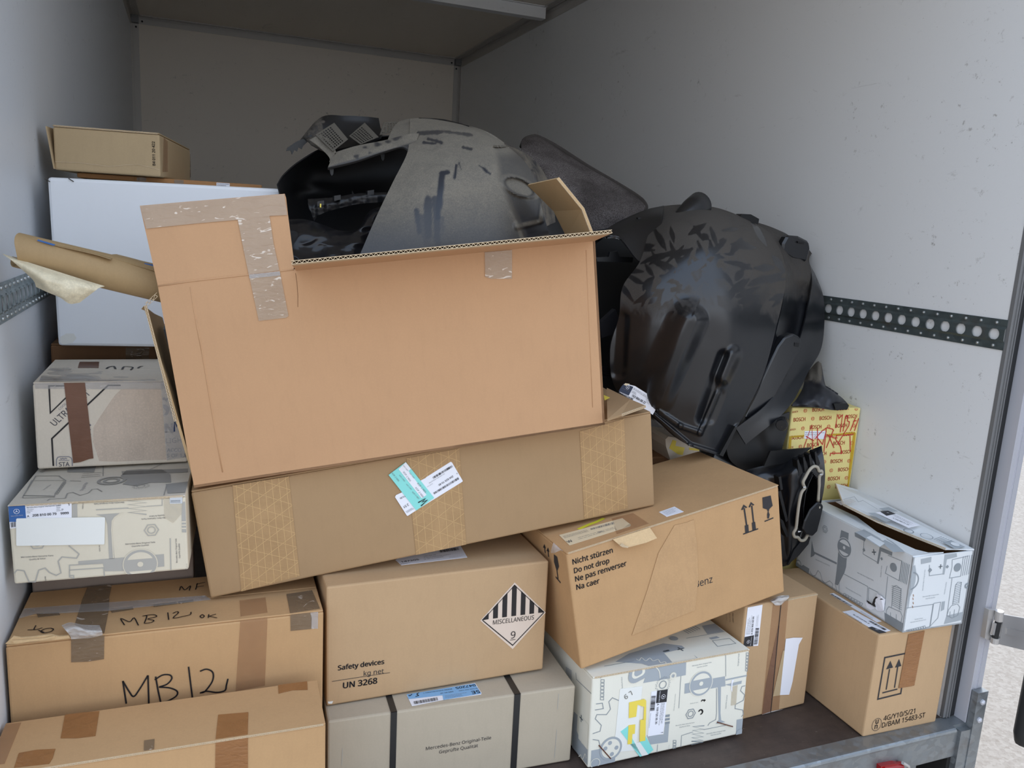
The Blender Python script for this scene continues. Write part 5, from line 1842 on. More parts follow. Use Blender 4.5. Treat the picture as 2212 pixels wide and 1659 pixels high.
for a, b_, s in (((480, 340), (560, 285), 'Mercedes-Benz'), ((900, 350), (960, 260), 'Original-Teile')):
    B.text('printed_text', I_PURP, 'T', s, c(*a), c(*b_), 1, 0, .001)
B.finish()

# dirty white carton with faded print
B = Carton('carton', (.0306, .4241, .6620, -.0069, 0, 0, .274, .262, .1740), K_TOB,
           'dirty white carton with brown tape and black outline print, above the cream patterned carton', 'two')
c = crop(60, 760, .16275)
pts = lambda *a: [c(a[i], a[i + 1]) for i in range(0, len(a), 2)]
B.ribbon('printed_line', I_BLACK, 'F', pts(668, 452, 282, 452, 300, 812), .0030, .0008, closed=True)
B.ribbon('printed_line', I_BLACK, 'F', pts(1232, 445, 1066, 445, 320, 1152, 340, 1515), .0030, .0008)
B.ribbon('printed_line', I_BLACK, 'F', pts(1768, 440, 1945, 440), .0022, .0008)
B.text('printed_text', I_PURP, 'F', 'ULTRA LIGHT', c(360, 990), c(838, 560), 1.15, .005, .0008)
B.text('printed_text', I_PURP, 'F', 'COOL', c(425, 775), c(518, 690), .9, .0, .0008)
B.text('printed_text', I_PURP, 'F', 'E', c(750, 1105), c(840, 1105), 1.25, .04, .0006)
B.text('printed_text', I_PURP, 'F', 'N', c(1818, 1075), c(1938, 1070), 1.05, .05, .0008)
B.poly('printed_text', I_PURP, 'F', pts(1985, 1065, 2030, 950, 2075, 1065), .0008, own=False)
B.text('printed_text', I_PURP, 'F', 'LIGHT', c(1832, 1212), c(2140, 1200), 1.0, .0, .0008)
B.text('printed_text', I_PURP, 'F', 'ACCO', c(1845, 1330), c(2040, 1325), 1.0, .02, .0008)
B.text('printed_text', I_PURP, 'F', 'S OF 1,8', c(1845, 1402), c(2115, 1395), 1.0, .02, .0008)
# rampant-beast crest: shield side and beast as plain grey shapes
for q in (pts(1795, 700, 1830, 700, 1870, 730, 1885, 770, 1860, 830, 1810, 855, 1800, 850, 1835, 790, 1795, 740), pts(1885, 690, 1920, 668, 1960, 690, 1978, 740, 1985, 790, 1965, 850, 1948, 840, 1945, 800, 1915, 830, 1895, 810, 1915, 775, 1885, 745),
          pts(1790, 615, 1810, 600, 1835, 620, 1885, 605, 1850, 640, 1845, 670, 1815, 640, 1790, 640)):
    B.poly('crest', I_PURP, 'F', q, .0008, own=False)
B.ribbon('handwriting', I_BLUEM, 'F', pts(1945, 1060, 1948, 925, 1975, 985, 2012, 885, 2025, 985, 2042, 1128), .0034, .0018)
B.ribbon('printed_symbol', I_PURP, 'F', pts(380, 1515, 380, 1430, 400, 1400, 430, 1392, 545, 1392, 578, 1410, 588, 1440, 592, 1515), .0016, .0008)
B.text('printed_symbol', I_PURP, 'F', 'STA', c(412, 1522), c(555, 1518), 1.1, .01, .0008)
B.ribbon('printed_symbol', I_PURP, 'F', pts(410, 1440, 552, 1440), .0012, .0008)
B.ribbon('printed_symbol', I_PURP, 'F', pts(432, 1412, 445, 1425, 465, 1412, 480, 1425, 500, 1412, 522, 1420), .0014, .0008)
B.sheet('worn_area', K_STAIN, 'F', pts(1170, 560, 1110, 640, 960, 860, 872, 1000, 868, 1200, 950, 1450, 1200, 1455, 1560, 1440, 1840, 1430, 1800, 900, 1765, 490, 1500, 485, 1250, 490), .0001, .0004)
B.sheet('brown_tape', T_BROWN, 'F', pts(480, 395, 758, 395, 800, 780, 872, 1412, 820, 1420, 700, 1462, 604, 1476), .0012)
B.sheet('packing_tape', T_FILM, 'F', pts(1765, 395, 1945, 395, 2090, 1400, 1845, 1440), .0012)
B.sheet('packing_tape', T_FILM, 'F', pts(85, 395, 1940, 385, 1945, 470, 1750, 500, 100, 490), .0004)
rows = [[c(150, 385) + (.425,), c(600, 385) + (.422,), c(1200, 388) + (.422,), c(1980, 385) + (.422,)],
        [c(190, 310) + (.50,), c(600, 300) + (.50,), c(1200, 300) + (.50,), c(1970, 300) + (.50,)],
        [c(300, 215) + (.58,), c(700, 212) + (.58,), c(1250, 225) + (.58,), c(1960, 240) + (.58,)]]
patch('packing_tape', T_FILM, None, rows, .0006, 40, 16, disp=lambda x, y: .008 * mnoise.noise(Vector((x * .02, y * .25, 9))))
o = [q for q in bpy.data.objects if q.name.startswith('packing_tape')][-1]
o.parent = B.root
o.matrix_parent_inverse = B.M.inverted()
B.sheet('brown_tape', T_BROWN, 'T', pts(690, 135, 948, 135, 940, 212, 665, 212), .0004)
for h in ((1045, 222, 1075, 200, 1140, 190, 1165, 225), (1252, 232, 1280, 195, 1380, 200, 1392, 215, 1365, 238), (1460, 215, 1490, 195, 1530, 188)):
    B.ribbon('handwriting', I_MARK, 'T', pts(*h), .004, .0012, curve=3)
B.finish()

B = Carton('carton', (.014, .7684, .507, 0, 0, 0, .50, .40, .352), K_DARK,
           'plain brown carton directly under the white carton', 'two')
c = crop(0, 460, .3254)
B.sheet('packing_tape', T_GREY, 'F', [c(835, 895), c(990, 893), c(990, 1010), c(835, 1010)])
B.finish()

B = Carton('carton', (.0367, .7124, .8625, -.1754, 0, -.012, .4875, .45, .3685), K_WHITE,
           'plain white carton standing on the brown carton at the left wall', None, r=.007)
c = crop(0, 0, .3376)
for (x, y) in ((285, 1152), (455, 1152)):
    mb = MB()
    p = B.S['F'].p(c(x, y), .002)
    mb.tube([p + Vector((-.005, 0, .003)), p, p + Vector((.005, 0, -.003))], .0011, 6)
    B.add('staple', mb, M_STAPLE)
mb = MB()
p = Vector((B.w - .003, -.001, B.h + .002))
zigzag(mb, p, p + Vector((.006, 0, -.016)), (1, 0, 0), (0, .01, 0), .006, .004)
B.add('board_edge', mb, K_EDGE)
c = crop(0, 460, .3254)
B.sheet('scuff_patch', L_BLANK, 'F', [c(402, 822), c(440, 800), c(490, 800), c(508, 830), c(485, 860), c(425, 875), c(398, 860)], .0002, .0003)
B.finish()

B = Carton('carton', (.0739, .86, 1.2385, -.0355, 0, 0, .4141, .30, .0115), K_FLAT,
           'flat brown carton lying on the white carton', None, r=.0025)
c = crop(0, 0, .3376)
B.sheet('packing_tape', T_GREY, 'F', [c(875, 1128), c(935, 1132), c(935, 1175), c(875, 1175)])
B.sheet('packing_tape', T_GREY, 'F', [c(1115, 1148), c(1175, 1152), c(1175, 1190), c(1115, 1190)])
lab = B.sheet('label', L_WHITE, 'F', [c(1385, 1168), c(1470, 1172), c(1470, 1200), c(1385, 1200)])
B.lines('label_text', I_PURP, 'F', [c(1388, 1170), c(1468, 1174), c(1468, 1196), c(1388, 1196)], 2, .0014, .002, lab)
B.finish()

B = Carton('carton', (.0337, .8225, 1.2510, -.1459, 0, 0, .2245, .45, .0985), K_PALE,
           'small pale brown carton marked B4 011 20 422, topmost at the left wall', 'lid')
B.text('printed_text', I_BLACK, 'F', 'B4 011 20 422', c(994, 1060), c(990, 905), 1.0, .02, .001)
mb = MB()
mb.prism([(-.0015, -.004, .002), (-.0015, .25, .002), (-.012, .25, .09), (-.0135, -.004, .094)], (.003, 0, 0))
B.add('side_flap', mb, K_PALE)
B.sheet('packing_tape', T_FAINT, 'R', [c(1048, 880), c(1072, 905), c(1072, 1100), c(1040, 1100)])
B.sheet('packing_tape', T_GREY, 'R', [c(1225, 990), c(1262, 1010), c(1256, 1140), c(1215, 1140)])
B.ribbon('crease', K_EDGE, 'F', [c(345, 1035), c(500, 1040), c(700, 1065), c(880, 1050), c(1020, 1085)], .0012, .001)
B.finish()

# brown carton and small taped carton behind the tilted one
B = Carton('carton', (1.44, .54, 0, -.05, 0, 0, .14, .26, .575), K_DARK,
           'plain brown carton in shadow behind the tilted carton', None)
B.finish()
yb = .50
B = Thing('small_carton', at_y(1470, 985, yb), 'small off-white carton with yellow tape, half under the fender liner', 'box')
o = B.M.translation.copy()
c = crop(1280, 780, .27125)
mb = MB()
mb.prism([at_y(*c(x, y), yb) - o for x, y in ((580, 625), (605, 600), (830, 640), (860, 760), (620, 790), (585, 680))], (0.01, .12, 0))
B.add('carton_body', mb, K_TOB)
mb = MB()
mb.prism([at_y(*c(x, y), yb - .0012) - o for x, y in ((640, 628), (668, 636), (660, 675), (735, 690), (718, 748), (680, 742), (612, 695))], (0, .001, 0))
B.add('yellow_tape', mb, L_YEL)
mb = MB()
mb.prism([at_y(*c(x, y), yb - .0012) - o for x, y in ((770, 690), (850, 700), (850, 715), (770, 708))], (0, .001, 0))
B.add('yellow_tape', mb, L_YEL)

# ------------------------------------------------------------------ big open carton on top of the pile
b12 = (.3166, .2596, .6585, -.1154, .0095, -.1402, .8361, .36, .3921)
B = Thing('open_carton', box_matrix(b12), 'large open orange-brown carton on top of the pile, full of black car parts', 'box')
w, d, h = b12[6:9]
t = .005
mb = MB()
mb.box((0, 0, 0), (w, d, t)); mb.box((0, 0, 0), (w, t, h)); mb.box((w - t, 0, 0), (w, d, h)); mb.box((.08, d - t, 0), (w, d, h * .8))
B.add('carton_body', mb, K_ORANGE)
B.S = {'F': Surface(B.M, (0, 0, 0), (0, -1, 0))}
Bi = B.M.inverted()
S = B.S['F']
# left side panel torn off at the front corner and leaning outwards
mb = MB()
mb.prism([(0, .01, .004), (0, .14, .004), (-.03, .14, h * .8), (-.040, .03, h * .88), (-.030, .006, h * .90), (-.022, .004, h * .62)], (.005, 0, 0))
B.add('side_panel', mb, K_ORANGE_IN)
mb = MB()
zigzag(mb, (-.012, .002, h * .34), (-.0275, .004, h * .90), (1, 0, 0), (0, .004, 0), .006, .0042)
zigzag(mb, (-.0275, .004, h * .90), (-.004, .001, h * .945), (0, 0, 1), (0, .004, 0), .008, .008)
B.add('board_edge', mb, K_EDGE)
c = crop(290, 400, .19288)
pts = lambda *a: [c(a[i], a[i + 1]) for i in range(0, len(a), 2)]
# standing part of the front flap
S2 = Surface(B.M, S.p(c(262, 1118), 0), (S.p(c(1786, 945), 0) - S.p(c(262, 1118), 0)).cross(S.p(c(62, 230), -.012) - S.p(c(262, 1118), 0)))
if S2.n.y > 0:
    S2.n = -S2.n
mb = MB()
mb.prism([S2.p(p, 0) for p in pts(262, 1118, 62, 230, 500, 192, 1000, 150, 1685, 96, 1700, 140, 1722, 330, 1788, 850, 1786, 945)], S2.n * -.005)
fl = B.add('front_flap', mb, K_ORANGE)
B.S['FL'] = S2
B.sheet('packing_tape', T_CLEAR, 'FL', pts(64, 232, 400, 202, 1000, 152, 1680, 100, 1715, 335, 1510, 345, 1160, 388, 880, 412, 660, 432, 300, 470, 135, 488), .0012)
B.sheet('packing_tape', T_CLEAR, 'FL', pts(1160, 388, 1515, 345, 1560, 650, 1625, 955, 1282, 1000, 1220, 700), .0012)
B.sheet('packing_tape', T_CLEAR, 'F', pts(1284, 1005, 1630, 965, 1680, 1220, 1728, 1465, 1700, 1485, 1395, 1520, 1340, 1260), .0008)
B.sheet('packing_tape', T_FILM, 'F', pts(1286, 1000, 1630, 962, 1636, 1010, 1290, 1045), .0016)
# folded-out part of the front flap with its open corrugated edge
f0, f1 = S.p((640, 585), 0), S.p((1283, 521), 0)
e0 = Bi @ at_y(630, 571, (B.M @ f0).y - .115)
e1 = Bi @ at_y(1323, 512, (B.M @ f1).y - .115)
e1 = e0 + (f1 - f0).normalized() * (e1 - e0).length
mb = MB()
tv = (f1 - f0).cross(e0 - f0).normalized()
if tv.z < 0:
    tv = -tv
th = .0062
mb.prism([f0, f1, e1, e0], tv * .0008)
mb.prism([p + tv * (th - .0008) for p in (f0, f1, e1, e0)], tv * .0008)
inw = (f0 - e0).normalized()
mb.prism([p + tv * .0008 for p in (f0, f1, f1.lerp(e1, .75), f0.lerp(e0, .75))], tv * (th - .0016))
B.add('front_flap', mb, K_ORANGE)
mb = MB()
zigzag(mb, e0 + tv * th / 2 - inw * .0006, e1 + tv * th / 2 - inw * .0006, tv, inw * .022, .0088, th + .0004, .0011)
B.add('board_edge', mb, K_EDGE)
B.sheet('packing_tape', T_CLEAR, 'F', [(1047, 545), (1106, 540), (1106, 560), (1106, 602), (1060, 602), (1048, 598)], .0008)
# right side flap standing and leaning in
g0, g1 = Vector((w - .002, .004, h)), Vector((w - .002, d - .01, h))
k0 = Bi @ at_y(1203, 386, (B.M @ g0).y + .02)
g1 = g0.lerp(g1, .5)
k1 = k0 + (g1 - g0) * .95
kk = Bi @ at_y(1139, 400, (B.M @ k1).y)
mb = MB()
nn = (g1 - g0).cross(k0 - g0).normalized() * .005
bow = nn.normalized() * -.012
m0, m1 = g0.lerp(k0, .45) - bow, g1.lerp(kk, .45) - bow
mb.prism([g0, m0, m1, g1], nn)
mb.prism([m0, k0, kk, m1], nn)
B.add('side_flap', mb, K_ORANGE_IN)
mb = MB()
zigzag(mb, m0 + nn / 2, k0 + nn / 2, nn, (0, .004, 0), .0075, .0062)
zigzag(mb, g0 + nn / 2, m0 + nn / 2, nn, (0, .004, 0), .0075, .0062)
B.add('board_edge', mb, K_EDGE)
# pressed crease lines and the slit beside the torn flap
def ridge(f, q, r=.0011):
    mb_ = MB()
    mb_.tube([B.S[f].p(p, -.0002) for p in q], r, 6)
    B.add('crease', mb_, K_ORANGE, None, True)
ridge('F', pts(262, 1130, 640, 1075, 1284, 1003, 1786, 945), .0016)
ridge('F', [(411, 620), (424, 700), (436, 760)])
ridge('F', [(424, 690), (433, 740), (470, 960), (481, 1020)], .0013)
ridge('F', [(1266, 540), (1280, 880)], .0009)
B.ribbon('slit', K_DARK, 'F', pts(1806, 985, 1822, 1090, 1832, 1230, 1832, 1365), .0008, .0006)
B.finish()

# ------------------------------------------------------------------ things in and around the open carton
def free(name, base, label, cat):
    return Thing(name, Matrix.Translation(Vector(base)), label, cat)


def adopt(T, o):
    o.parent = T.root
    return o


def ppatch(T, name, mat, rows, thick=.003, nu=40, nv=40, **k):
    o = patch(name, mat, None, rows, thick, nu, nv, org=T.M.translation, **k)
    return adopt(T, o)


def plate(T, name, mat, q, t, parent=None, e=0.0):
    """flat moulded plate: outline of (px, py, depth), thickness t going away from the camera"""
    o = T.M.translation
    P = [at_y(*p) - o for p in q]
    mb_ = MB()
    mb_.prism(P, (0, t, 0))
    return T.add(name, mb_, mat, parent)


# stacked black strips seen through the torn left side
T = free('trim_strip', (.36, .30, .70), 'bundle of black plastic strips inside the torn left side of the big open carton', 'car part')
o = T.M.translation
for k in range(4):
    mb = MB()
    a = B.M @ Vector((.018 + k * .012, .012 + .004 * k, .06))
    b_ = B.M @ Vector((-.006 + k * .012, .012 + .004 * k, h * .78))
    for y0 in (0,):
        mb.prism([a - o, a + Vector((.005, 0, 0)) - o, b_ + Vector((.005, 0, 0)) - o, b_ - o], (0, .10, 0))
    T.add('strip', mb, P_DEEP)

# dusty grey moulded trim standing in the carton
ya = .0
T = free('dusty_car_trim', (.75, .45, .70), 'large dusty grey moulded car trim with louvred grilles, standing in the open carton', 'car part')
rows = [[(740, 640, .30), (860, 640, .285), (990, 640, .28), (1100, 625, .285), (1190, 600, .315)],
        [(775, 556, .315), (885, 548, .29), (1000, 540, .28), (1100, 530, .285), (1188, 520, .335)],
        [(812, 470, .345), (905, 462, .315), (1005, 455, .305), (1098, 450, .315), (1172, 455, .38)],
        [(848, 395, .40), (920, 385, .365), (1005, 378, .35), (1088, 372, .37), (1156, 395, .45)],
        [(878, 335, .46), (935, 330, .44), (1005, 325, .43), (1078, 320, .45), (1136, 352, .52)],
        [(884, 300, .54), (935, 290, .53), (990, 283, .53), (1050, 288, .55), (1090, 312, .60)],
        [(886, 258, .66), (920, 256, .66), (965, 262, .66), (1010, 273, .67), (1040, 287, .69)]]
RIDGE = [(1056, 318), (1066, 345), (1072, 390), (1096, 440), (1125, 505), (1135, 545)]


def side(px, py):
    """>0 right of the moulded ridge"""
    for (x0, y0), (x1, y1) in zip(RIDGE, RIDGE[1:]):
        if y0 <= py <= y1:
            return px - (x0 + (x1 - x0) * (py - y0) / (y1 - y0))
    return -50 if py > 545 or py < 318 else px - 1056


def oval(x, y):
    ca, sa = math.cos(.42), math.sin(.42)
    X, Y = x - 1122, y - 404
    return math.hypot((X * ca + Y * sa) / 36, (-X * sa + Y * ca) / 17)


def d_disp(x, y):
    s = side(x, y)
    v = -.016 * sstep(2, 16, s)
    v += .014 * (1 - sstep(1.0, 1.35, oval(x, y))) - .022 * (1 - sstep(.82, 1.0, oval(x, y)))
    d, t = seg_d(x, y, (1118, 488), (1168, 476))
    v += .010 * (1 - sstep(4, 11, d))
    d, t = seg_d(x, y, (1168, 476), (1172, 420))
    v += .008 * (1 - sstep(3, 9, d))
    d, t = seg_d(x, y, (1140, 520), (1195, 508))
    v += .010 * (1 - sstep(4, 12, d))
    d, t = seg_d(x, y, (952, 280), (952, 520))
    v += .004 * (1 - sstep(0, 40, d))
    return v


WIPES = [((945, 470), (955, 380), 9, 1), ((952, 375), (968, 372), 6, 1), ((986, 357), (982, 385), 4, 1), ((992, 352), (996, 366), 2.5, .8), ((1036, 358), (1058, 375), 3.5, 1),
         ((900, 455), (906, 500), 8, .9), ((925, 432), (925, 510), 12, .9), ((940, 430), (948, 545), 10, .9), ((910, 470), (930, 555), 12, .8), ((955, 470), (958, 545), 6, .7), ((1000, 318), (1018, 322), 4, .9),
         ((905, 288), (955, 285), 6, .8), ((925, 300), (955, 308), 4, .9), ((915, 308), (940, 310), 3, .9), ((960, 284), (1020, 292), 4, .7), ((1146, 470), (1160, 440), 6, .6), ((1150, 430), (1160, 450), 8, .5)]


def d_dust(x, y):
    v = 1.0 - .84 * sstep(400, 555, y)
    v -= .55 * sstep(4, 18, side(x, y)) * sstep(320, 345, y)
    v = max(v, .95 * (1 - sstep(.8, 1.0, oval(x, y))), .8 * (1 - sstep(1.25, 1.5, oval(x, y))) * sstep(.98, 1.1, oval(x, y)))
    for a, b_, r, s in WIPES:
        d, t = seg_d(x, y, a, b_)
        d += 2.5 * mnoise.noise(Vector((x * .15, y * .04, 2)))
        v = min(v, 1 - s * (1 - sstep(r * .55, r, d)))
    d, t = seg_d(x, y, RIDGE[0], RIDGE[2])
    for a, b_ in zip(RIDGE[2:], RIDGE[3:]):
        d = min(d, seg_d(x, y, a, b_)[0])
    if y > 380:
        v = max(v, .85 * (1 - sstep(2, 8, d)))
    for a, b_ in (((1118, 488), (1165, 478)), ((1168, 476), (1174, 430)), ((1138, 521), (1197, 508))):
        v = max(v, .9 * (1 - sstep(2, 7, seg_d(x, y, a, b_)[0])))
    return max(0, v)


ppatch(T, 'trim_panel', P_DUSTY, rows, .003, 150, 160, disp=d_disp, dust=d_dust)
# arm reaching left, with its turned-down front edge
rows = [[(720, 330, .60), (770, 315, .58), (830, 303, .56), (880, 290, .545), (905, 288, .54)],
        [(714, 348, .575), (770, 332, .555), (830, 313, .535), (872, 307, .52), (895, 315, .50)],
        [(709, 360, .565), (768, 346, .545), (828, 326, .525), (866, 316, .51), (884, 322, .49)],
        [(708, 367, .57), (768, 352, .55), (828, 332, .53), (866, 321, .515), (882, 328, .495)]]


def a_dust(x, y):
    v = 1.0
    for cx, cy, r in ((770, 338, 8), (790, 318, 6), (815, 312, 9), (838, 306, 8), (855, 296, 14), (800, 330, 5)):
        d = math.hypot(x - cx, (y - cy) * 1.6) + 3 * mnoise.noise(Vector((x * .2, y * .2, 5)))
        v = min(v, 1 - .8 * (1 - sstep(r * .6, r, d)))
    ye = 367 - (x - 708) * (46 / 160)
    return v * (1 - .8 * sstep(-9, -4, y - ye))


ppatch(T, 'trim_arm', P_DUSTY, rows, .003, 60, 24, dust=a_dust)
rows = [[(668, 302, .64), (680, 296, .64), (692, 291, .64)], [(690, 318, .62), (703, 312, .62), (716, 306, .62)], [(712, 342, .59), (718, 336, .59), (724, 328, .59)], [(708, 366, .57), (714, 350, .575), (720, 330, .60)]]
ppatch(T, 'trim_edge', P_DUSTY, rows, .003, 10, 16, dust=lambda x, y: 1)
rows = [[(862, 262, .69), (880, 257, .69), (905, 254, .69)], [(850, 275, .65), (872, 272, .64), (900, 272, .62)], [(838, 300, .57), (866, 298, .56), (895, 296, .545)]]
ppatch(T, 'trim_panel', P_DUSTY, rows, .003, 20, 20, dust=lambda x, y: 1)


def grille(T, q, nu, nv, d, mu=(.06, .78), mv=(.06, .94)):
    """louvred plate: real slots cut through a bilinear panel (corner list: tl, tr, br, bl with depths)"""
    o_ = T.M.translation
    tl, tr, br, bl = [np.array(p, float) for p in q]
    P = lambda u, v: at_y(*((1 - v) * ((1 - u) * tl + u * tr) + v * ((1 - u) * bl + u * br))) - o_
    us = [0] + [mu[0] + (mu[1] - mu[0]) * (k + f) / nu for k in range(nu) for f in (.22, .78)] + [1]
    vs_ = [0] + [mv[0] + (mv[1] - mv[0]) * (k + f) / nv for k in range(nv) for f in (.16, .84)] + [1]
    m_ = MB()
    for i in range(len(us) - 1):
        for j in range(len(vs_) - 1):
            if i % 2 == 1 and j % 2 == 1:
                continue
            a, b1, c1, d1 = P(us[i], vs_[j]), P(us[i + 1], vs_[j]), P(us[i + 1], vs_[j + 1]), P(us[i], vs_[j + 1])
            m_.prism([a, b1, c1, d1], (0, .004, 0))
    return T.add('grille', m_, P_GRILLE)


grille(T, ((681, 291, .64), (722, 265, .68), (752, 301, .62), (719, 327, .59)), 6, 9, 0)
grille(T, ((754, 294, .66), (788, 265, .70), (818, 296, .61), (779, 312, .60)), 6, 8, 0)
grille(T, ((820, 292, .66), (830, 264, .70), (864, 263, .69), (876, 278, .64)), 6, 6, 0, (.08, .9))
rows = [[(640, 312, .70), (692, 254, .74), (745, 250, .74), (790, 252, .74), (818, 255, .73)],
        [(655, 300, .70), (690, 268, .72), (745, 268, .73), (790, 270, .73), (822, 275, .71)],
        [(665, 303, .69), (700, 300, .70), (745, 300, .70), (785, 296, .70), (826, 284, .69)],
        [(672, 312, .68), (705, 325, .66), (750, 318, .66), (785, 312, .66), (822, 296, .66)]]
ppatch(T, 'upper_shell', P_BLACK, rows, .004, 30, 16, dust=lambda x, y: .5 if x < 700 else .1)
plate(T, 'broken_tab', P_BLACK, [(618, 326, .70), (622, 318, .70), (640, 306, .70), (660, 298, .70), (672, 290, .70), (676, 297, .70), (668, 303, .70), (655, 315, .70), (652, 322, .70), (645, 318, .70), (642, 327, .70), (636, 324, .70), (631, 334, .70), (628, 325, .70)], .006)
for x, y in ((716, 374), (826, 342)):
    plate(T, 'clip', P_BLACK, [(x - 4, y - 8, .58), (x + 5, y - 9, .58), (x + 4, y + 2, .58), (x + 1, y + 6, .58), (x - 2, y + 2, .58)], .006)
rows = [[(905, 254, .70), (960, 258, .71), (1015, 272, .72)], [(900, 257, .69), (930, 263, .69), (965, 266, .69)], [(920, 262, .67), (950, 270, .67), (985, 276, .68)]]
ppatch(T, 'trim_panel', P_BLACK, rows, .003, 20, 10)
T.finish()

# second arch just behind it on the right
T = free('wheel_arch_cover', (1.1, .72, .9), 'black rounded arch panel right behind the dusty trim', 'car part')
rows = [[(1040, 292, .76), (1072, 302, .76), (1110, 318, .76), (1145, 338, .76), (1172, 368, .75), (1192, 412, .74), (1200, 480, .72)],
        [(1035, 298, .74), (1065, 312, .73), (1100, 330, .72), (1130, 355, .71), (1155, 385, .70), (1172, 425, .69), (1180, 490, .68)],
        [(1030, 320, .74), (1055, 340, .74), (1085, 360, .73), (1110, 385, .72), (1135, 410, .72), (1150, 450, .71), (1160, 510, .70)]]
ppatch(T, 'arch_panel', P_DUSTYB, rows, .003, 50, 20, dust=lambda x, y: .5)
rows = [[(1180, 402, .75), (1225, 430, .79), (1262, 470, .80)], [(1180, 450, .72), (1230, 500, .74), (1266, 540, .75)], [(1180, 520, .70), (1235, 560, .71), (1270, 600, .72)]]
ppatch(T, 'arch_side', P_DEEP, rows, .003, 16, 16)

# black hollow arch liner inside the carton, left of the trim
T = free('hollow_liner', (.62, .70, .85), 'matt black hollow arch liner inside the open carton, left of the dusty trim', 'car part')
rows = [[(600, 398, .585), (616, 376, .61), (650, 348, .66), (705, 318, .70), (780, 300, .74), (900, 290, .78)],
        [(606, 420, .585), (626, 390, .66), (665, 365, .78), (720, 345, .80), (790, 330, .82), (900, 320, .82)],
        [(612, 440, .585), (640, 425, .76), (690, 410, .80), (750, 400, .82), (810, 395, .82), (900, 390, .80)],
        [(620, 510, .575), (660, 500, .66), (710, 495, .68), (770, 490, .68), (830, 490, .68), (900, 490, .68)],
        [(626, 565, .555), (665, 565, .58), (720, 565, .59), (780, 565, .59), (840, 565, .59), (900, 565, .59)]]
ppatch(T, 'liner_shell', P_DEEP, rows, .003, 40, 40, disp=lambda x, y: .006 * (1 - sstep(4, 12, seg_d(x, y, (640, 398), (720, 410))[0])))
T2 = free('bracket_bar', (.72, .48, .95), 'curved black clipped bar inside the open carton beside the dusty trim', 'car part')
rows = [[(665, 430, .50), (700, 428, .50), (730, 425, .49), (770, 418, .48), (835, 415, .47)], [(668, 446, .48), (700, 442, .48), (735, 434, .47), (775, 424, .46), (835, 420, .45)],
        [(676, 470, .48), (705, 458, .48), (740, 448, .47), (780, 440, .46), (835, 436, .45)]]
ppatch(T2, 'bar', P_BLACK, rows, .012, 40, 14, disp=lambda x, y: .004 * (1 if int(x / 9) % 3 == 0 else 0))
for x, y in ((692, 440), (728, 428), (800, 417)):
    plate(T2, 'clip', P_BLACK, [(x - 6, y - 5, .455), (x + 8, y - 7, .455), (x + 8, y + 3, .455), (x - 6, y + 6, .455)], .02)
plate(T2, 'bar_label', L_YEL, [(691, 440, .452), (694, 440, .452), (694, 448, .452), (691, 448, .452)], .001)

# dark crumpled plastic bag
T = free('plastic_bag', (.66, .40, .90), 'crumpled dark transparent plastic bag in the left of the open carton', 'bag')
rows = [[(622, 474, .47), (660, 474, .47), (700, 486, .46), (735, 498, .45), (772, 494, .45), (800, 455, .47), (850, 440, .48)],
        [(622, 500, .42), (660, 500, .40), (700, 508, .40), (735, 512, .41), (772, 500, .41), (805, 470, .43), (850, 465, .43)],
        [(624, 540, .38), (660, 535, .37), (700, 530, .375), (735, 535, .38), (772, 530, .38), (810, 510, .41), (850, 505, .42)],
        [(628, 580, .35), (660, 575, .35), (700, 570, .35), (735, 570, .35), (772, 565, .36), (815, 560, .38), (850, 555, .39)],
        [(632, 640, .36), (660, 640, .36), (700, 640, .36), (735, 640, .36), (772, 640, .37), (815, 640, .38), (850, 640, .39)]]


def bagd(x, y):
    v = Vector((x * .014, y * .022, 3.3))
    r = 1 - abs(mnoise.noise(v)) * 2
    r2 = 1 - abs(mnoise.noise(v * 2.3 + Vector((4, 1, 0)))) * 2
    return .015 * r + .004 * r2


ppatch(T, 'bag_sheet', P_BAG, rows, .001, 90, 80, disp=bagd)

# grey felt panel leaning at the right wall
T = free('felt_panel', (1.55, 1.0, 1.0), 'grey felt-covered panel with a rolled hem standing behind the domed fender liner', 'car part')
rows = [[(1128, 300, 1.22), (1160, 296, 1.22), (1200, 318, 1.20), (1270, 362, 1.14), (1330, 396, 1.08), (1375, 425, 1.02), (1396, 446, .98)],
        [(1126, 310, 1.18), (1165, 312, 1.17), (1200, 332, 1.15), (1262, 372, 1.10), (1320, 408, 1.04), (1365, 434, .99), (1392, 452, .97)],
        [(1130, 345, 1.08), (1165, 365, 1.05), (1200, 385, 1.02), (1250, 415, .98), (1305, 440, .96), (1350, 455, .95), (1385, 465, .95)],
        [(1150, 420, .98), (1180, 440, .96), (1210, 450, .94), (1250, 470, .93), (1300, 480, .92), (1340, 485, .92), (1370, 490, .92)],
        [(1180, 560, .95), (1200, 570, .94), (1230, 580, .94), (1260, 590, .94), (1300, 595, .94), (1340, 600, .94), (1370, 610, .94)],
        [(1200, 1000, .95), (1220, 1000, .95), (1240, 1000, .95), (1270, 1000, .95), (1300, 1000, .95), (1330, 1000, .95), (1360, 1000, .95)],
        [(1210, 1287, .95), (1225, 1285, .95), (1245, 1282, .95), (1270, 1279, .95), (1300, 1275, .95), (1330, 1271, .95), (1355, 1267, .95)]]
ppatch(T, 'felt_sheet', M_FELT, rows, .012, 50, 70, disp=lambda x, y: .03 * (1 - sstep(8, 60, seg_d(x, y, (1150, 330), (1370, 455))[0])))
o = T.M.translation
mb = MB()
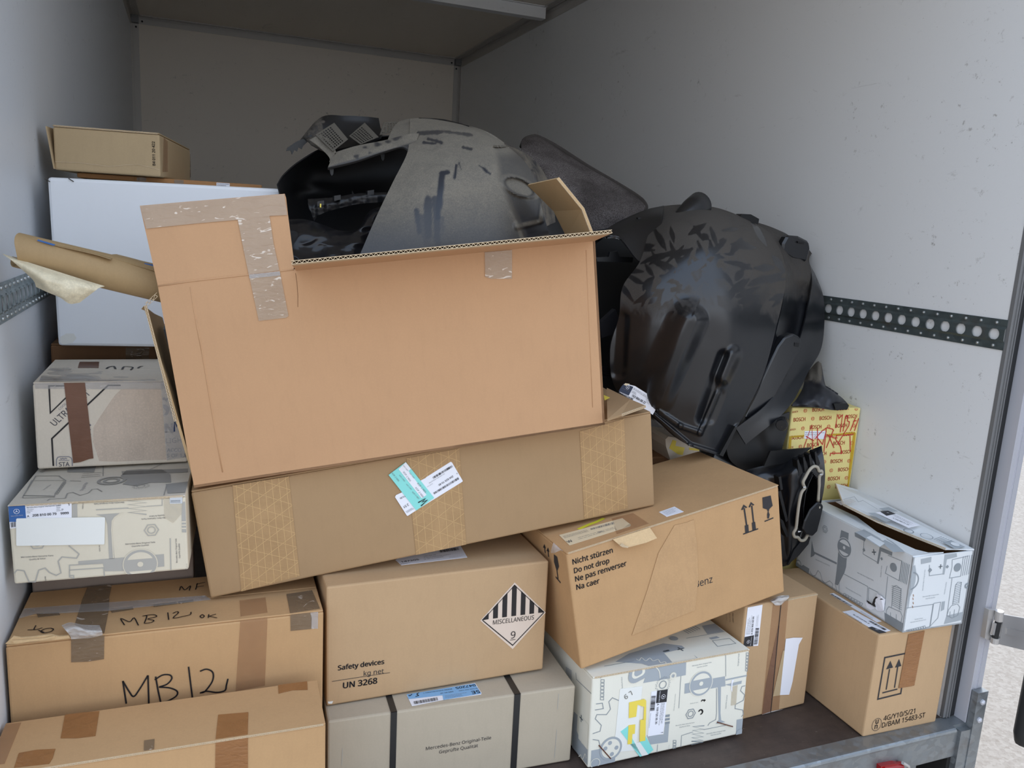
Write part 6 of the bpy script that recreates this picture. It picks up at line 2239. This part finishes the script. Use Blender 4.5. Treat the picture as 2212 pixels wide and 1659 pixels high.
mb.tube([at_y(*q) - o for q in smooth_line([(1127, 318, 1.21), (1134, 302, 1.22), (1150, 296, 1.22), (1165, 298, 1.22), (1205, 319, 1.20), (1270, 361, 1.14), (1330, 396, 1.08), (1375, 424, 1.02), (1392, 440, .98), (1394, 452, .96), (1385, 462, .955)], 5)], .008, 10)
T.add('rolled_hem', mb, M_FELTED, None, True)

# ------------------------------------------------------------------ the big fender liner
T = free('fender_liner', (1.45, .42, .62), 'big glossy black domed fender liner on the right of the open carton', 'car part')
rows = [[(1413, 899, .44), (1450, 938, .40), (1490, 963, .38), (1525, 976, .38), (1560, 985, .39)],
        [(1333, 845, .48), (1400, 872, .42), (1468, 898, .38), (1530, 915, .37), (1592, 924, .39)],
        [(1318, 760, .47), (1400, 775, .40), (1480, 795, .36), (1560, 810, .35), (1645, 820, .39)],
        [(1337, 684, .46), (1410, 690, .39), (1500, 695, .35), (1590, 695, .35), (1680, 695, .42)],
        [(1345, 620, .48), (1420, 610, .41), (1510, 605, .37), (1605, 605, .38), (1697, 610, .47)],
        [(1382, 565, .50), (1445, 540, .45), (1525, 525, .42), (1610, 530, .44), (1692, 557, .53)],
        [(1400, 508, .57), (1455, 480, .53), (1525, 468, .52), (1600, 482, .55), (1667, 510, .62)],
        [(1424, 446, .72), (1465, 442, .71), (1510, 443, .71), (1560, 452, .73), (1632, 480, .78)]]


def l_disp(x, y):
    v = 0
    # capsule-shaped channel
    d, t = seg_d(x, y, (1492, 692), (1420, 855))
    rt = (x - 1492) * 163 + (y - 692) * 72 > 0
    f = 1 - .55 * t
    v += .042 * f * ((1 - sstep(10, 42, d)) if rt else (1 - sstep(0, 58, d)))
    # narrow rib with its groove
    d, t = seg_d(x, y, (1585, 766), (1562, 815))
    v += .018 * (1 - sstep(3, 22, d))
    d, t = seg_d(x, y, (1562, 768), (1515, 905))
    v -= .013 * (1 - sstep(0, 17, d))
    d, t = seg_d(x, y, (1556, 850), (1534, 905))
    v -= .008 * (1 - sstep(0, 15, d))
    # framed lower field
    for a, b_ in (((1425, 890), (1470, 920)), ((1470, 920), (1512, 935)), ((1512, 935), (1550, 850))):
        d, t = seg_d(x, y, a, b_)
        v += .007 * (1 - sstep(3, 8, d))
    # edge bead along the bottom
    for a, b_ in (((1413, 899), (1490, 963)), ((1490, 963), (1560, 985)), ((1560, 985), (1592, 924))):
        d, t = seg_d(x, y, a, b_)
        v += .008 * (1 - sstep(3, 9, d))
    d, t = seg_d(x, y, (1340, 690), (1335, 800))
    v -= .010 * (1 - sstep(6, 25, d))
    return v + .004 * mnoise.noise(Vector((x * .012, y * .012, 7)))


rnd = random.Random(31)
CLEAN = []
for k in range(95):
    cx_, cy_ = rnd.uniform(1345, 1690), rnd.gauss(590, 48)
    an = rnd.choice((-.9, -.6, -.3, .25, .9, 1.2)) + rnd.uniform(-.3, .3)
    ln = rnd.uniform(8, 32)
    CLEAN.append(((cx_ - ln * math.cos(an), cy_ - ln * math.sin(an)), (cx_ + ln * math.cos(an), cy_ + ln * math.sin(an)), rnd.uniform(3.5, 8)))


def l_dust(x, y):
    v = .66 * (1 - sstep(640, 760, y + .2 * max(0, 1480 - x))) - .3 * (1 - sstep(60, 150, math.hypot((x - 1560), (y - 675) * 1.1)))
    if v > 0:
        n = 1.8 * mnoise.noise(Vector((x * .05, y * .05, 4)))
        for a, b_, r in CLEAN:
            if abs(x - a[0]) + abs(y - a[1]) > 90:
                continue
            d, t = seg_d(x, y, a, b_)
            rr = r * (1 - .85 * abs(2 * t - 1) ** 1.5)
            v -= .6 * (1 - sstep(rr * .7, rr * 1.15 + 1.2, d + n))
    return max(0, min(.75, v)) + .02


ppatch(T, 'liner_dome', P_LINER, rows, .004, 170, 190, disp=l_disp, dust=l_dust)
rows = [[(1283, 527, .64), (1317, 490, .68), (1386, 456, .71), (1434, 444, .72)], [(1290, 520, .62), (1330, 495, .63), (1385, 480, .63), (1430, 470, .60)],
        [(1292, 514, .60), (1335, 509, .58), (1384, 520, .56), (1425, 520, .53)], [(1318, 508, .59), (1345, 520, .56), (1382, 565, .505), (1420, 560, .475)]]
ppatch(T, 'liner_shoulder', P_LINER, rows, .004, 30, 24, dust=lambda x, y: .12)
rows = [[(1628, 478, .79), (1665, 490, .80), (1702, 506, .82)], [(1666, 509, .64), (1708, 520, .68), (1752, 538, .72)], [(1692, 556, .56), (1720, 560, .62), (1748, 562, .64)],
        [(1697, 608, .50), (1725, 612, .58), (1756, 612, .60)], [(1682, 695, .45), (1712, 697, .53), (1744, 690, .54)], [(1645, 822, .41), (1675, 812, .45), (1706, 800, .455)], [(1592, 924, .40), (1622, 900, .41), (1655, 885, .41)]]
ppatch(T, 'side_channel', P_LINER, rows, .004, 24, 60, disp=lambda x, y: .03 * (1 - sstep(0, 26, seg_d(x, y, (1725, 530), (1735, 600))[0])), dust=lambda x, y: .55 * (1 - sstep(600, 680, y)) + .05)
rows = [[(1750, 572, .63), (1755, 582, .64), (1760, 590, .65)], [(1754, 612, .58), (1766, 622, .58), (1778, 638, .57)], [(1744, 670, .54), (1762, 678, .55), (1781, 690, .55)], [(1733, 715, .50), (1753, 730, .51), (1774, 752, .51)],
        [(1704, 800, .45), (1726, 798, .46), (1748, 800, .46)], [(1657, 872, .40), (1677, 876, .40), (1700, 884, .395)], [(1590, 925, .385), (1600, 942, .385), (1611, 960, .385)]]
ppatch(T, 'outer_flange', P_LINER, rows, .004, 16, 60, dust=lambda x, y: .25 * (1 - sstep(620, 720, y)) + .04)
o = T.M.translation
for nm, q, dd in (('mounting_arm', [(1606, 905), (1622, 868), (1655, 800), (1680, 748), (1695, 728), (1714, 720), (1729, 728), (1733, 742), (1728, 760), (1700, 812), (1668, 872), (1640, 905)], .405),):
    ar = plate(T, nm, P_LINER, [(x, y, dd + (900 - y) * .0001) for x, y in q], .030)
    md = ar.modifiers.new('bevel', 'BEVEL')
    md.width = .006
    md.segments = 3
    plate(T, 'square_hole', P_DEEP, [(1717, 740, dd - .002 + .016), (1726, 741, dd + .014), (1725, 750, dd + .014), (1716, 748, dd + .014)], .002)
plate(T, 'edge_rib', P_DEEP, [(1588, 921, .372), (1592, 925, .372), (1562, 986, .372), (1554, 983, .372)], .02)
mb = MB()
p0, p1 = at_y(1450, 482, .60), at_y(1512, 442, .66)
ax = (p1 - p0)
path = [p0 + ax * t for t in (0, .35, .7, 1, 1.02)]
mb.tube([p - o for p in path], [.006, .022, .033, .037, .034], 24)
T.add('drain_spout', mb, P_LINER, None, True)
for q in ([(1595, 470), (1604, 462), (1622, 463), (1640, 473), (1638, 484), (1612, 478)],):
    plate(T, 'clip', P_BLACK, [(x, y, .74) for x, y in q], .03)
cb = plate(T, 'corner_tab', P_LINER, [(1692, 526, .60), (1702, 508, .60), (1726, 510, .60), (1749, 522, .60), (1752, 537, .60), (1744, 566, .60), (1712, 560, .60), (1690, 545, .60)], .03)
cb.modifiers.new('bevel', 'BEVEL').width = .006
for q in ([(1484, 674), (1488, 673), (1508, 684), (1507, 688), (1502, 687)], [(1365, 732), (1383, 705), (1386, 706), (1370, 735)], [(1390, 738), (1396, 735), (1400, 738), (1394, 748), (1389, 746)], [(1723, 521), (1738, 523), (1737, 527), (1724, 525)],
          [(1503, 498), (1512, 494), (1516, 500), (1508, 505)], [(1378, 470), (1388, 471), (1380, 478)], [(1674, 533), (1678, 533), (1679, 537), (1674, 537)]):
    dd = {1484: .325, 1365: .425, 1390: .412, 1723: .595, 1503: .47, 1378: .655, 1674: .60}[q[0][0]]
    plate(T, 'slot', P_DEEP, [(x, y, dd) for x, y in q], .01)
lab_q = [(1338, 847), (1352, 829), (1372, 834), (1426, 868), (1410, 896)]
lb = plate(T, 'part_label', L_WHITE, [(x, y, .405 - .0) for x, y in lab_q], .0008)
c = crop(1280, 780, .27125)
pl = lambda nm, mat, q, dd=.404: plate(T, nm, mat, [c(x, y) + (dd,) for x, y in q], .0003, lb)
pl('label_colour', L_NAVY, ((228, 205), (250, 180), (325, 205), (288, 275), (208, 240)))
pl('label_fold', L_AGED, ((248, 188), (262, 176), (298, 182), (268, 196)), .4035)
SL = Surface(T.M, at_y(1380, 860, .4035) - o, (0, -1, 0))
T.S['LB'] = SL
T.star('LB', c(280, 208), 16 * .271, L_WHITE, .0004, lb, -.5)
T.text('label_text', L_WHITE, 'LB', 'Mercedes-Benz', c(238, 218), c(292, 246), 1, .01, .0004, lb)
T.text('label_text', I_BLACK, 'LB', '163 884 08 22', c(312, 280), c(418, 342), 1.1, .02, .0004, lb)
T.lines('label_text', I_TXT, 'LB', [c(332, 210), c(480, 305), c(470, 320), c(322, 225)], 2, .0008, .0004, lb, 3)
T.lines('label_text', I_TXT, 'LB', [c(320, 232), c(360, 256), c(350, 275), c(308, 250)], 3, .0007, .0004, lb, 4)
T.lines('label_text', I_TXT, 'LB', [c(430, 290), c(470, 318), c(455, 350), c(425, 330)], 4, .0006, .0004, lb, 5)
T.bars('barcode', I_BLACK, 'LB', [c(210, 245), c(330, 300), c(318, 320), c(200, 262)], 26, .0004, lb, 6)
T.text('label_text', I_BLACK, 'LB', '1', c(502, 340), c(507, 343), 1, .02, .0004, lb)
T.finish()

# dark liner behind the gap, with a bracket
T = free('rear_liner', (1.35, .85, .70), 'matt black liner in the gap between the open carton and the domed fender liner', 'car part')
rows = [[(1276, 500, .84), (1315, 492, .86), (1370, 480, .88), (1440, 470, .88)], [(1278, 600, .80), (1315, 600, .80), (1370, 600, .80), (1440, 600, .82)], [(1270, 720, .70), (1310, 720, .70), (1370, 720, .72), (1440, 720, .74)],
        [(1262, 860, .62), (1310, 870, .62), (1370, 880, .62), (1440, 890, .64)]]
ppatch(T, 'liner_shell', P_DEEP, rows, .004, 24, 30)
plate(T, 'bracket', P_BLACK, [(1288, 556, .60), (1315, 555, .60), (1318, 544, .60), (1334, 543, .60), (1338, 554, .60), (1368, 556, .60), (1366, 567, .60), (1290, 565, .60)], .01)
plate(T, 'bracket', P_DUSTYB, [(1295, 700, .58), (1330, 668, .58), (1338, 690, .58), (1330, 720, .58), (1300, 730, .58)], .02)
for k in range(3):
    plate(T, 'rib', P_LINER, [(1298, 792 + k * 9, .54), (1324, 796 + k * 9, .54), (1324, 801 + k * 9, .54), (1298, 798 + k * 9, .54)], .02)

# dusty liner piece lying on the yellow carton
T = free('liner_offcut', (1.85, .42, .735), 'dusty dark liner piece resting on top of the yellow carton', 'car part')
rows = [[(1738, 812, .56), (1752, 795, .56), (1766, 781, .56), (1774, 785, .56)], [(1735, 835, .50), (1755, 830, .49), (1772, 825, .48), (1786, 838, .48)], [(1722, 860, .435), (1760, 852, .41), (1795, 848, .40), (1815, 856, .42)],
        [(1712, 872, .41), (1760, 872, .388), (1800, 876, .385), (1832, 874, .39)], [(1712, 877, .41), (1760, 880, .388), (1800, 886, .385), (1831, 884, .39)]]
ppatch(T, 'offcut_shell', P_DUSTYB, rows, .004, 40, 30, disp=lambda x, y: .012 * mnoise.noise(Vector((x * .06, y * .05, 3))), dust=lambda x, y: .9 * (1 - sstep(800, 850, y)) * (1 if x < 1775 else .4))
ob = plate(T, 'end_block', P_BLACK, [(1801, 872, .378), (1830, 871, .378), (1834, 876, .378), (1830, 885, .378), (1806, 886, .378)], .02)

# liner body with a bushing, behind the fender liner
T = free('bushing_bracket', (1.66, .46, .60), 'black bracket with a round bushing between the fender liner and the yellow carton', 'car part')
rows = [[(1566, 900, .46), (1625, 895, .44), (1665, 902, .42), (1706, 890, .412)], [(1568, 950, .455), (1630, 948, .435), (1665, 948, .41), (1701, 930, .405)], [(1575, 990, .45), (1635, 988, .425), (1668, 985, .405), (1690, 968, .40)], [(1600, 1015, .44), (1645, 1020, .42), (1680, 1018, .40), (1688, 1000, .40)]]
ppatch(T, 'bracket_body', P_DEEP, rows, .006, 24, 24)
o = T.M.translation
mb = MB()
mb.tube([at_y(1691, 912, .385) - o, at_y(1689, 918, .365) - o, at_y(1688, 919, .361) - o], [.0165, .0165, .014], 20)
T.add('bushing', mb, P_BLACK, None, False)
mb = MB()
mb.tube([at_y(1692, 919, .361) - o, at_y(1692, 919, .3585) - o], .006, 12)
T.add('bushing_core', mb, plain('old_brass', (120, 112, 70), .5))

# smooth duct lying on the tilted carton
T = free('air_duct', (1.55, .46, .60), 'smooth curved black duct lying on the back of the tilted carton', 'car part')
o = T.M.translation
mb = MB()
mb.tube([at_y(*q) - o for q in smooth_line([(1525, 985, .52), (1555, 995, .51), (1590, 1012, .49), (1620, 1040, .47), (1640, 1090, .46)], 5)], .040, 24)
T.add('duct_tube', mb, P_LINER, None, True)

# black housing with pale gasket
T = free('lamp_housing', (1.70, .36, .36), 'black plastic housing with a pale oval gasket, right of the tilted carton', 'car part')
o = T.M.translation
c = crop(1480, 880, .205)
rows = [[c(640, 660) + (0.385,), c(830, 615) + (0.375,), c(1000, 590) + (0.365,), c(1170, 520) + (0.345,), c(1320, 450) + (0.335,), c(1432, 405) + (.31,)],
        [c(700, 760) + (0.355,), c(850, 740) + (0.35,), c(1000, 720) + (0.325,), c(1150, 660) + (0.295,), c(1300, 580) + (0.3,), c(1462, 540) + (.29,)],
        [c(860, 900) + (0.345,), c(960, 900) + (0.335,), c(1050, 880) + (0.315,), c(1150, 850) + (0.295,), c(1320, 780) + (.297,), c(1475, 740) + (.28,)],
        [c(900, 1100) + (0.345,), c(980, 1100) + (0.335,), c(1040, 1090) + (0.325,), c(1110, 1080) + (0.305,), c(1300, 1000) + (.30,), c(1445, 960) + (.28,)],
        [c(930, 1350) + (0.345,), c(990, 1350) + (0.335,), c(1040, 1330) + (0.33,), c(1110, 1300) + (0.315,), c(1240, 1250) + (0.345,), c(1380, 1180) + (.305,)],
        [c(950, 1680) + (0.345,), c(1000, 1680) + (0.335,), c(1060, 1670) + (0.335,), c(1110, 1640) + (0.335,), c(1150, 1500) + (0.345,), c(1240, 1400) + (0.355,)]]
OV = [(1345, 700), (1300, 790), (1262, 900), (1240, 1050), (1232, 1200), (1260, 1310), (1310, 1300), (1360, 1150), (1392, 1000), (1405, 850), (1395, 740)]


def in_oval(px, py):
    x, y = (px - 1480) / .205, (py - 880) / .205
    ins = False
    j = len(OV) - 1
    for i in range(len(OV)):
        if (OV[i][1] > y) != (OV[j][1] > y) and x < (OV[j][0] - OV[i][0]) * (y - OV[i][1]) / (OV[j][1] - OV[i][1]) + OV[i][0]:
            ins = not ins
        j = i
    return ins


ppatch(T, 'housing_shell', P_LINER, rows, .004, 60, 60, keep=lambda x, y: not in_oval(x, y), dust=lambda x, y: .2 * max(0, mnoise.noise(Vector((x * .05, y * .05, 2)))))
mb = MB()
g = smooth_line([c(*p) for p in ((1262, 850), (1225, 900), (1200, 1010), (1182, 1150), (1168, 1270), (1142, 1320), (1152, 1362), (1190, 1370), (1215, 1400), (1258, 1395), (1292, 1340))], 4)
g2 = smooth_line([c(*p) for p in ((1400, 990), (1412, 860), (1415, 730), (1444, 700), (1436, 668), (1412, 672), (1395, 632), (1355, 622), (1310, 660), (1270, 730), (1242, 790), (1262, 850))], 4)
mb.tube([at_y(p[0], p[1], .287) - o for p in g2 + g[1:]], .0042, 10)
T.add('gasket', mb, P_GASKET, None, True)
for nm, r_in, yy0, yy1 in (('socket_ring', 1.0, .290, .365),):
    mb = MB()
    cx, cy = 1322, 1010
    ring = [c(cx + (x - cx) * 1.04, cy + (y - cy) * 1.04) for x, y in OV]
    ring = smooth_line(ring + [ring[0]], 4)[:-1]
    m_ = len(ring)
    f_ = [at_y(p[0], p[1], yy0) - o for p in ring]
    b_ = [q + Vector((.02, yy1 - yy0, 0)) for q in f_]
    mb.quads(f_ + b_, [(i, (i + 1) % m_, m_ + (i + 1) % m_, m_ + i) for i in range(m_)])
    f2 = [q * 1 for q in f_]
    mb.face(b_)
    T.add(nm, mb, P_DEEP)
mb = MB()
mb.tube([at_y(*c(cx + (x - cx) * .9, cy + (y - cy) * .95), .295) - o for x, y in OV], .0016, 8, False, True)
T.add('socket_lip', mb, P_BLACK)
for k, (x, y) in enumerate(((1245, 843), (1422, 708), (1190, 1310))):
    mb = MB()
    p = at_y(*c(x, y), .281) - o
    mb.tube([p, p + Vector((.006, -.004, .002))], [.003, .001], 8)
    T.add('screw', mb, M_STEEL)
fp = plate(T, 'cover_flap', P_BLACK, [c(*p) + (0.271,) for p in ((1400, 1000), (1440, 1012), (1462, 1045), (1432, 1180), (1398, 1310), (1350, 1360), (1270, 1335), (1240, 1290), (1262, 1200), (1320, 1080))], .008)
fp.modifiers.new('bevel', 'BEVEL').width = .003
plate(T, 'flap_hole', P_GASKET, [c(*p) + (0.2695,) for p in ((1412, 1050), (1420, 1042), (1428, 1050), (1424, 1066), (1414, 1066))], .001)
for q in (((985, 735), (1010, 725), (1030, 865), (1005, 872)), ((980, 885), (1010, 880), (1085, 1190), (1062, 1210)), ((1000, 1170), (1030, 1190), (1095, 1350), (1070, 1370), (1020, 1260))):
    plate(T, 'rib', P_DEEP, [c(*p) + (0.3,) for p in q], .02)
for k in range(4):
    x0 = 1180 + k * 62
    plate(T, 'fin', P_DEEP, [c(x0, 560 - k * 28) + (0.29,), c(x0 + 14, 545 - k * 28) + (0.29,), c(x0 + 60, 690 - k * 30) + (0.29,), c(x0 + 20, 720 - k * 30) + (0.29,)], .02)
plate(T, 'lower_wedge', P_LINER, [c(*p) + (0.325,) for p in ((1080, 1660), (1150, 1500), (1230, 1400), (1320, 1370), (1300, 1440), (1200, 1560))], .006)
plate(T, 'back_plate', P_DEEP, [c(*p) + (0.35,) for p in ((900, 460), (1340, 425), (1200, 530), (1000, 600), (830, 620))], .006)
T.finish()

# ------------------------------------------------------------------ brown paper roll sticking out at the left
T = free('paper_roll', (.14, .31, 1.04), 'brown cardboard roll with torn paper hanging from it, in front of the white carton', 'roll')
o = T.M.translation
p0, p1 = at_y(36, 540, .315), at_y(356, 616, .345)
ax = (p1 - p0)
u = ax.normalized()
e1_ = u.cross(Vector((0, 0, 1))).normalized()
e2_ = e1_.cross(u)
r0, r1 = .0305, .0335
nseg = 40
mb = MB()
prof = []
for k in range(nseg + 1):
    a = math.radians(-150 + 330 * k / nseg)
    prof.append(a)
vs_, fs = [], []
for s in range(13):
    f = s / 12
    for rr in (1.0, .94):
        for a in prof:
            rad = (r0 + (r1 - r0) * f) * rr
            off = -.006 * math.sin(a * 2) * (1 if s == 0 else 0)
            vs_.append(p0 - o + ax * f + u * off + (e1_ * math.cos(a) + e2_ * math.sin(a)) * rad)
m_ = nseg + 1
for s in range(12):
    for k in range(nseg):
        a = s * 2 * m_ + k
        fs.append((a, a + 1, a + 1 + 2 * m_, a + 2 * m_))
        b_ = a + m_
        fs.append((b_ + 2 * m_, b_ + 1 + 2 * m_, b_ + 1, b_))
for s in (0, 12):
    for k in range(nseg):
        a = s * 2 * m_ + k
        fs.append((a, a + m_, a + m_ + 1, a + 1))
for s in range(12):
    for k in (0, nseg):
        a = s * 2 * m_ + k
        fs.append((a, a + 2 * m_, a + 3 * m_, a + m_))
mb.quads(vs_, fs)
T.add('roll_body', mb, PAPER_ROLL, None, True).modifiers.new('edge', 'EDGE_SPLIT').split_angle = math.radians(60)
rows = [[(6, 548, .30), (60, 566, .29), (120, 585, .285), (180, 604, .285), (226, 618, .29)], [(22, 560, .285), (70, 580, .27), (125, 600, .265), (180, 612, .27), (214, 622, .28)],
        [(45, 580, .28), (85, 600, .262), (130, 618, .258), (176, 626, .265), (206, 628, .275)], [(72, 606, .285), (100, 622, .268), (130, 638, .265), (160, 645, .27), (190, 640, .28)],
        [(78, 620, .29), (104, 632, .275), (130, 643, .275), (150, 656, .28), (172, 654, .285)]]
ppatch(T, 'torn_paper', PAPER_IN, rows, .0008, 40, 30, disp=lambda x, y: .003 * mnoise.noise(Vector((x * .05, y * .08, 2))))
rows = [[(50, 512, .30), (120, 530, .30), (200, 548, .30), (240, 560, .30)], [(54, 509, .325), (125, 524, .325), (200, 545, .325), (244, 556, .325)]]
ppatch(T, 'paper_edge', PAPER_ROLL, rows, .0008, 16, 4)
plate(T, 'blue_print', L_BLUE, [(82, 517, .296), (120, 528, .296), (116, 531, .296), (80, 520, .296)], .0006)
rows = [[(234, 556, .315), (262, 564, .315), (300, 575, .315), (345, 588, .315)], [(240, 550, .33), (268, 556, .33), (305, 566, .33), (345, 576, .33)], [(252, 549, .345), (280, 556, .345), (310, 564, .345), (345, 572, .345)]]
ppatch(T, 'torn_paper', PAPER_ROLL, rows, .001, 16, 8)
plate(T, 'blue_print', L_BLUE, [(312, 568, .326), (345, 574, .326), (345, 578, .326), (312, 572, .326)], .0006)
T.finish()
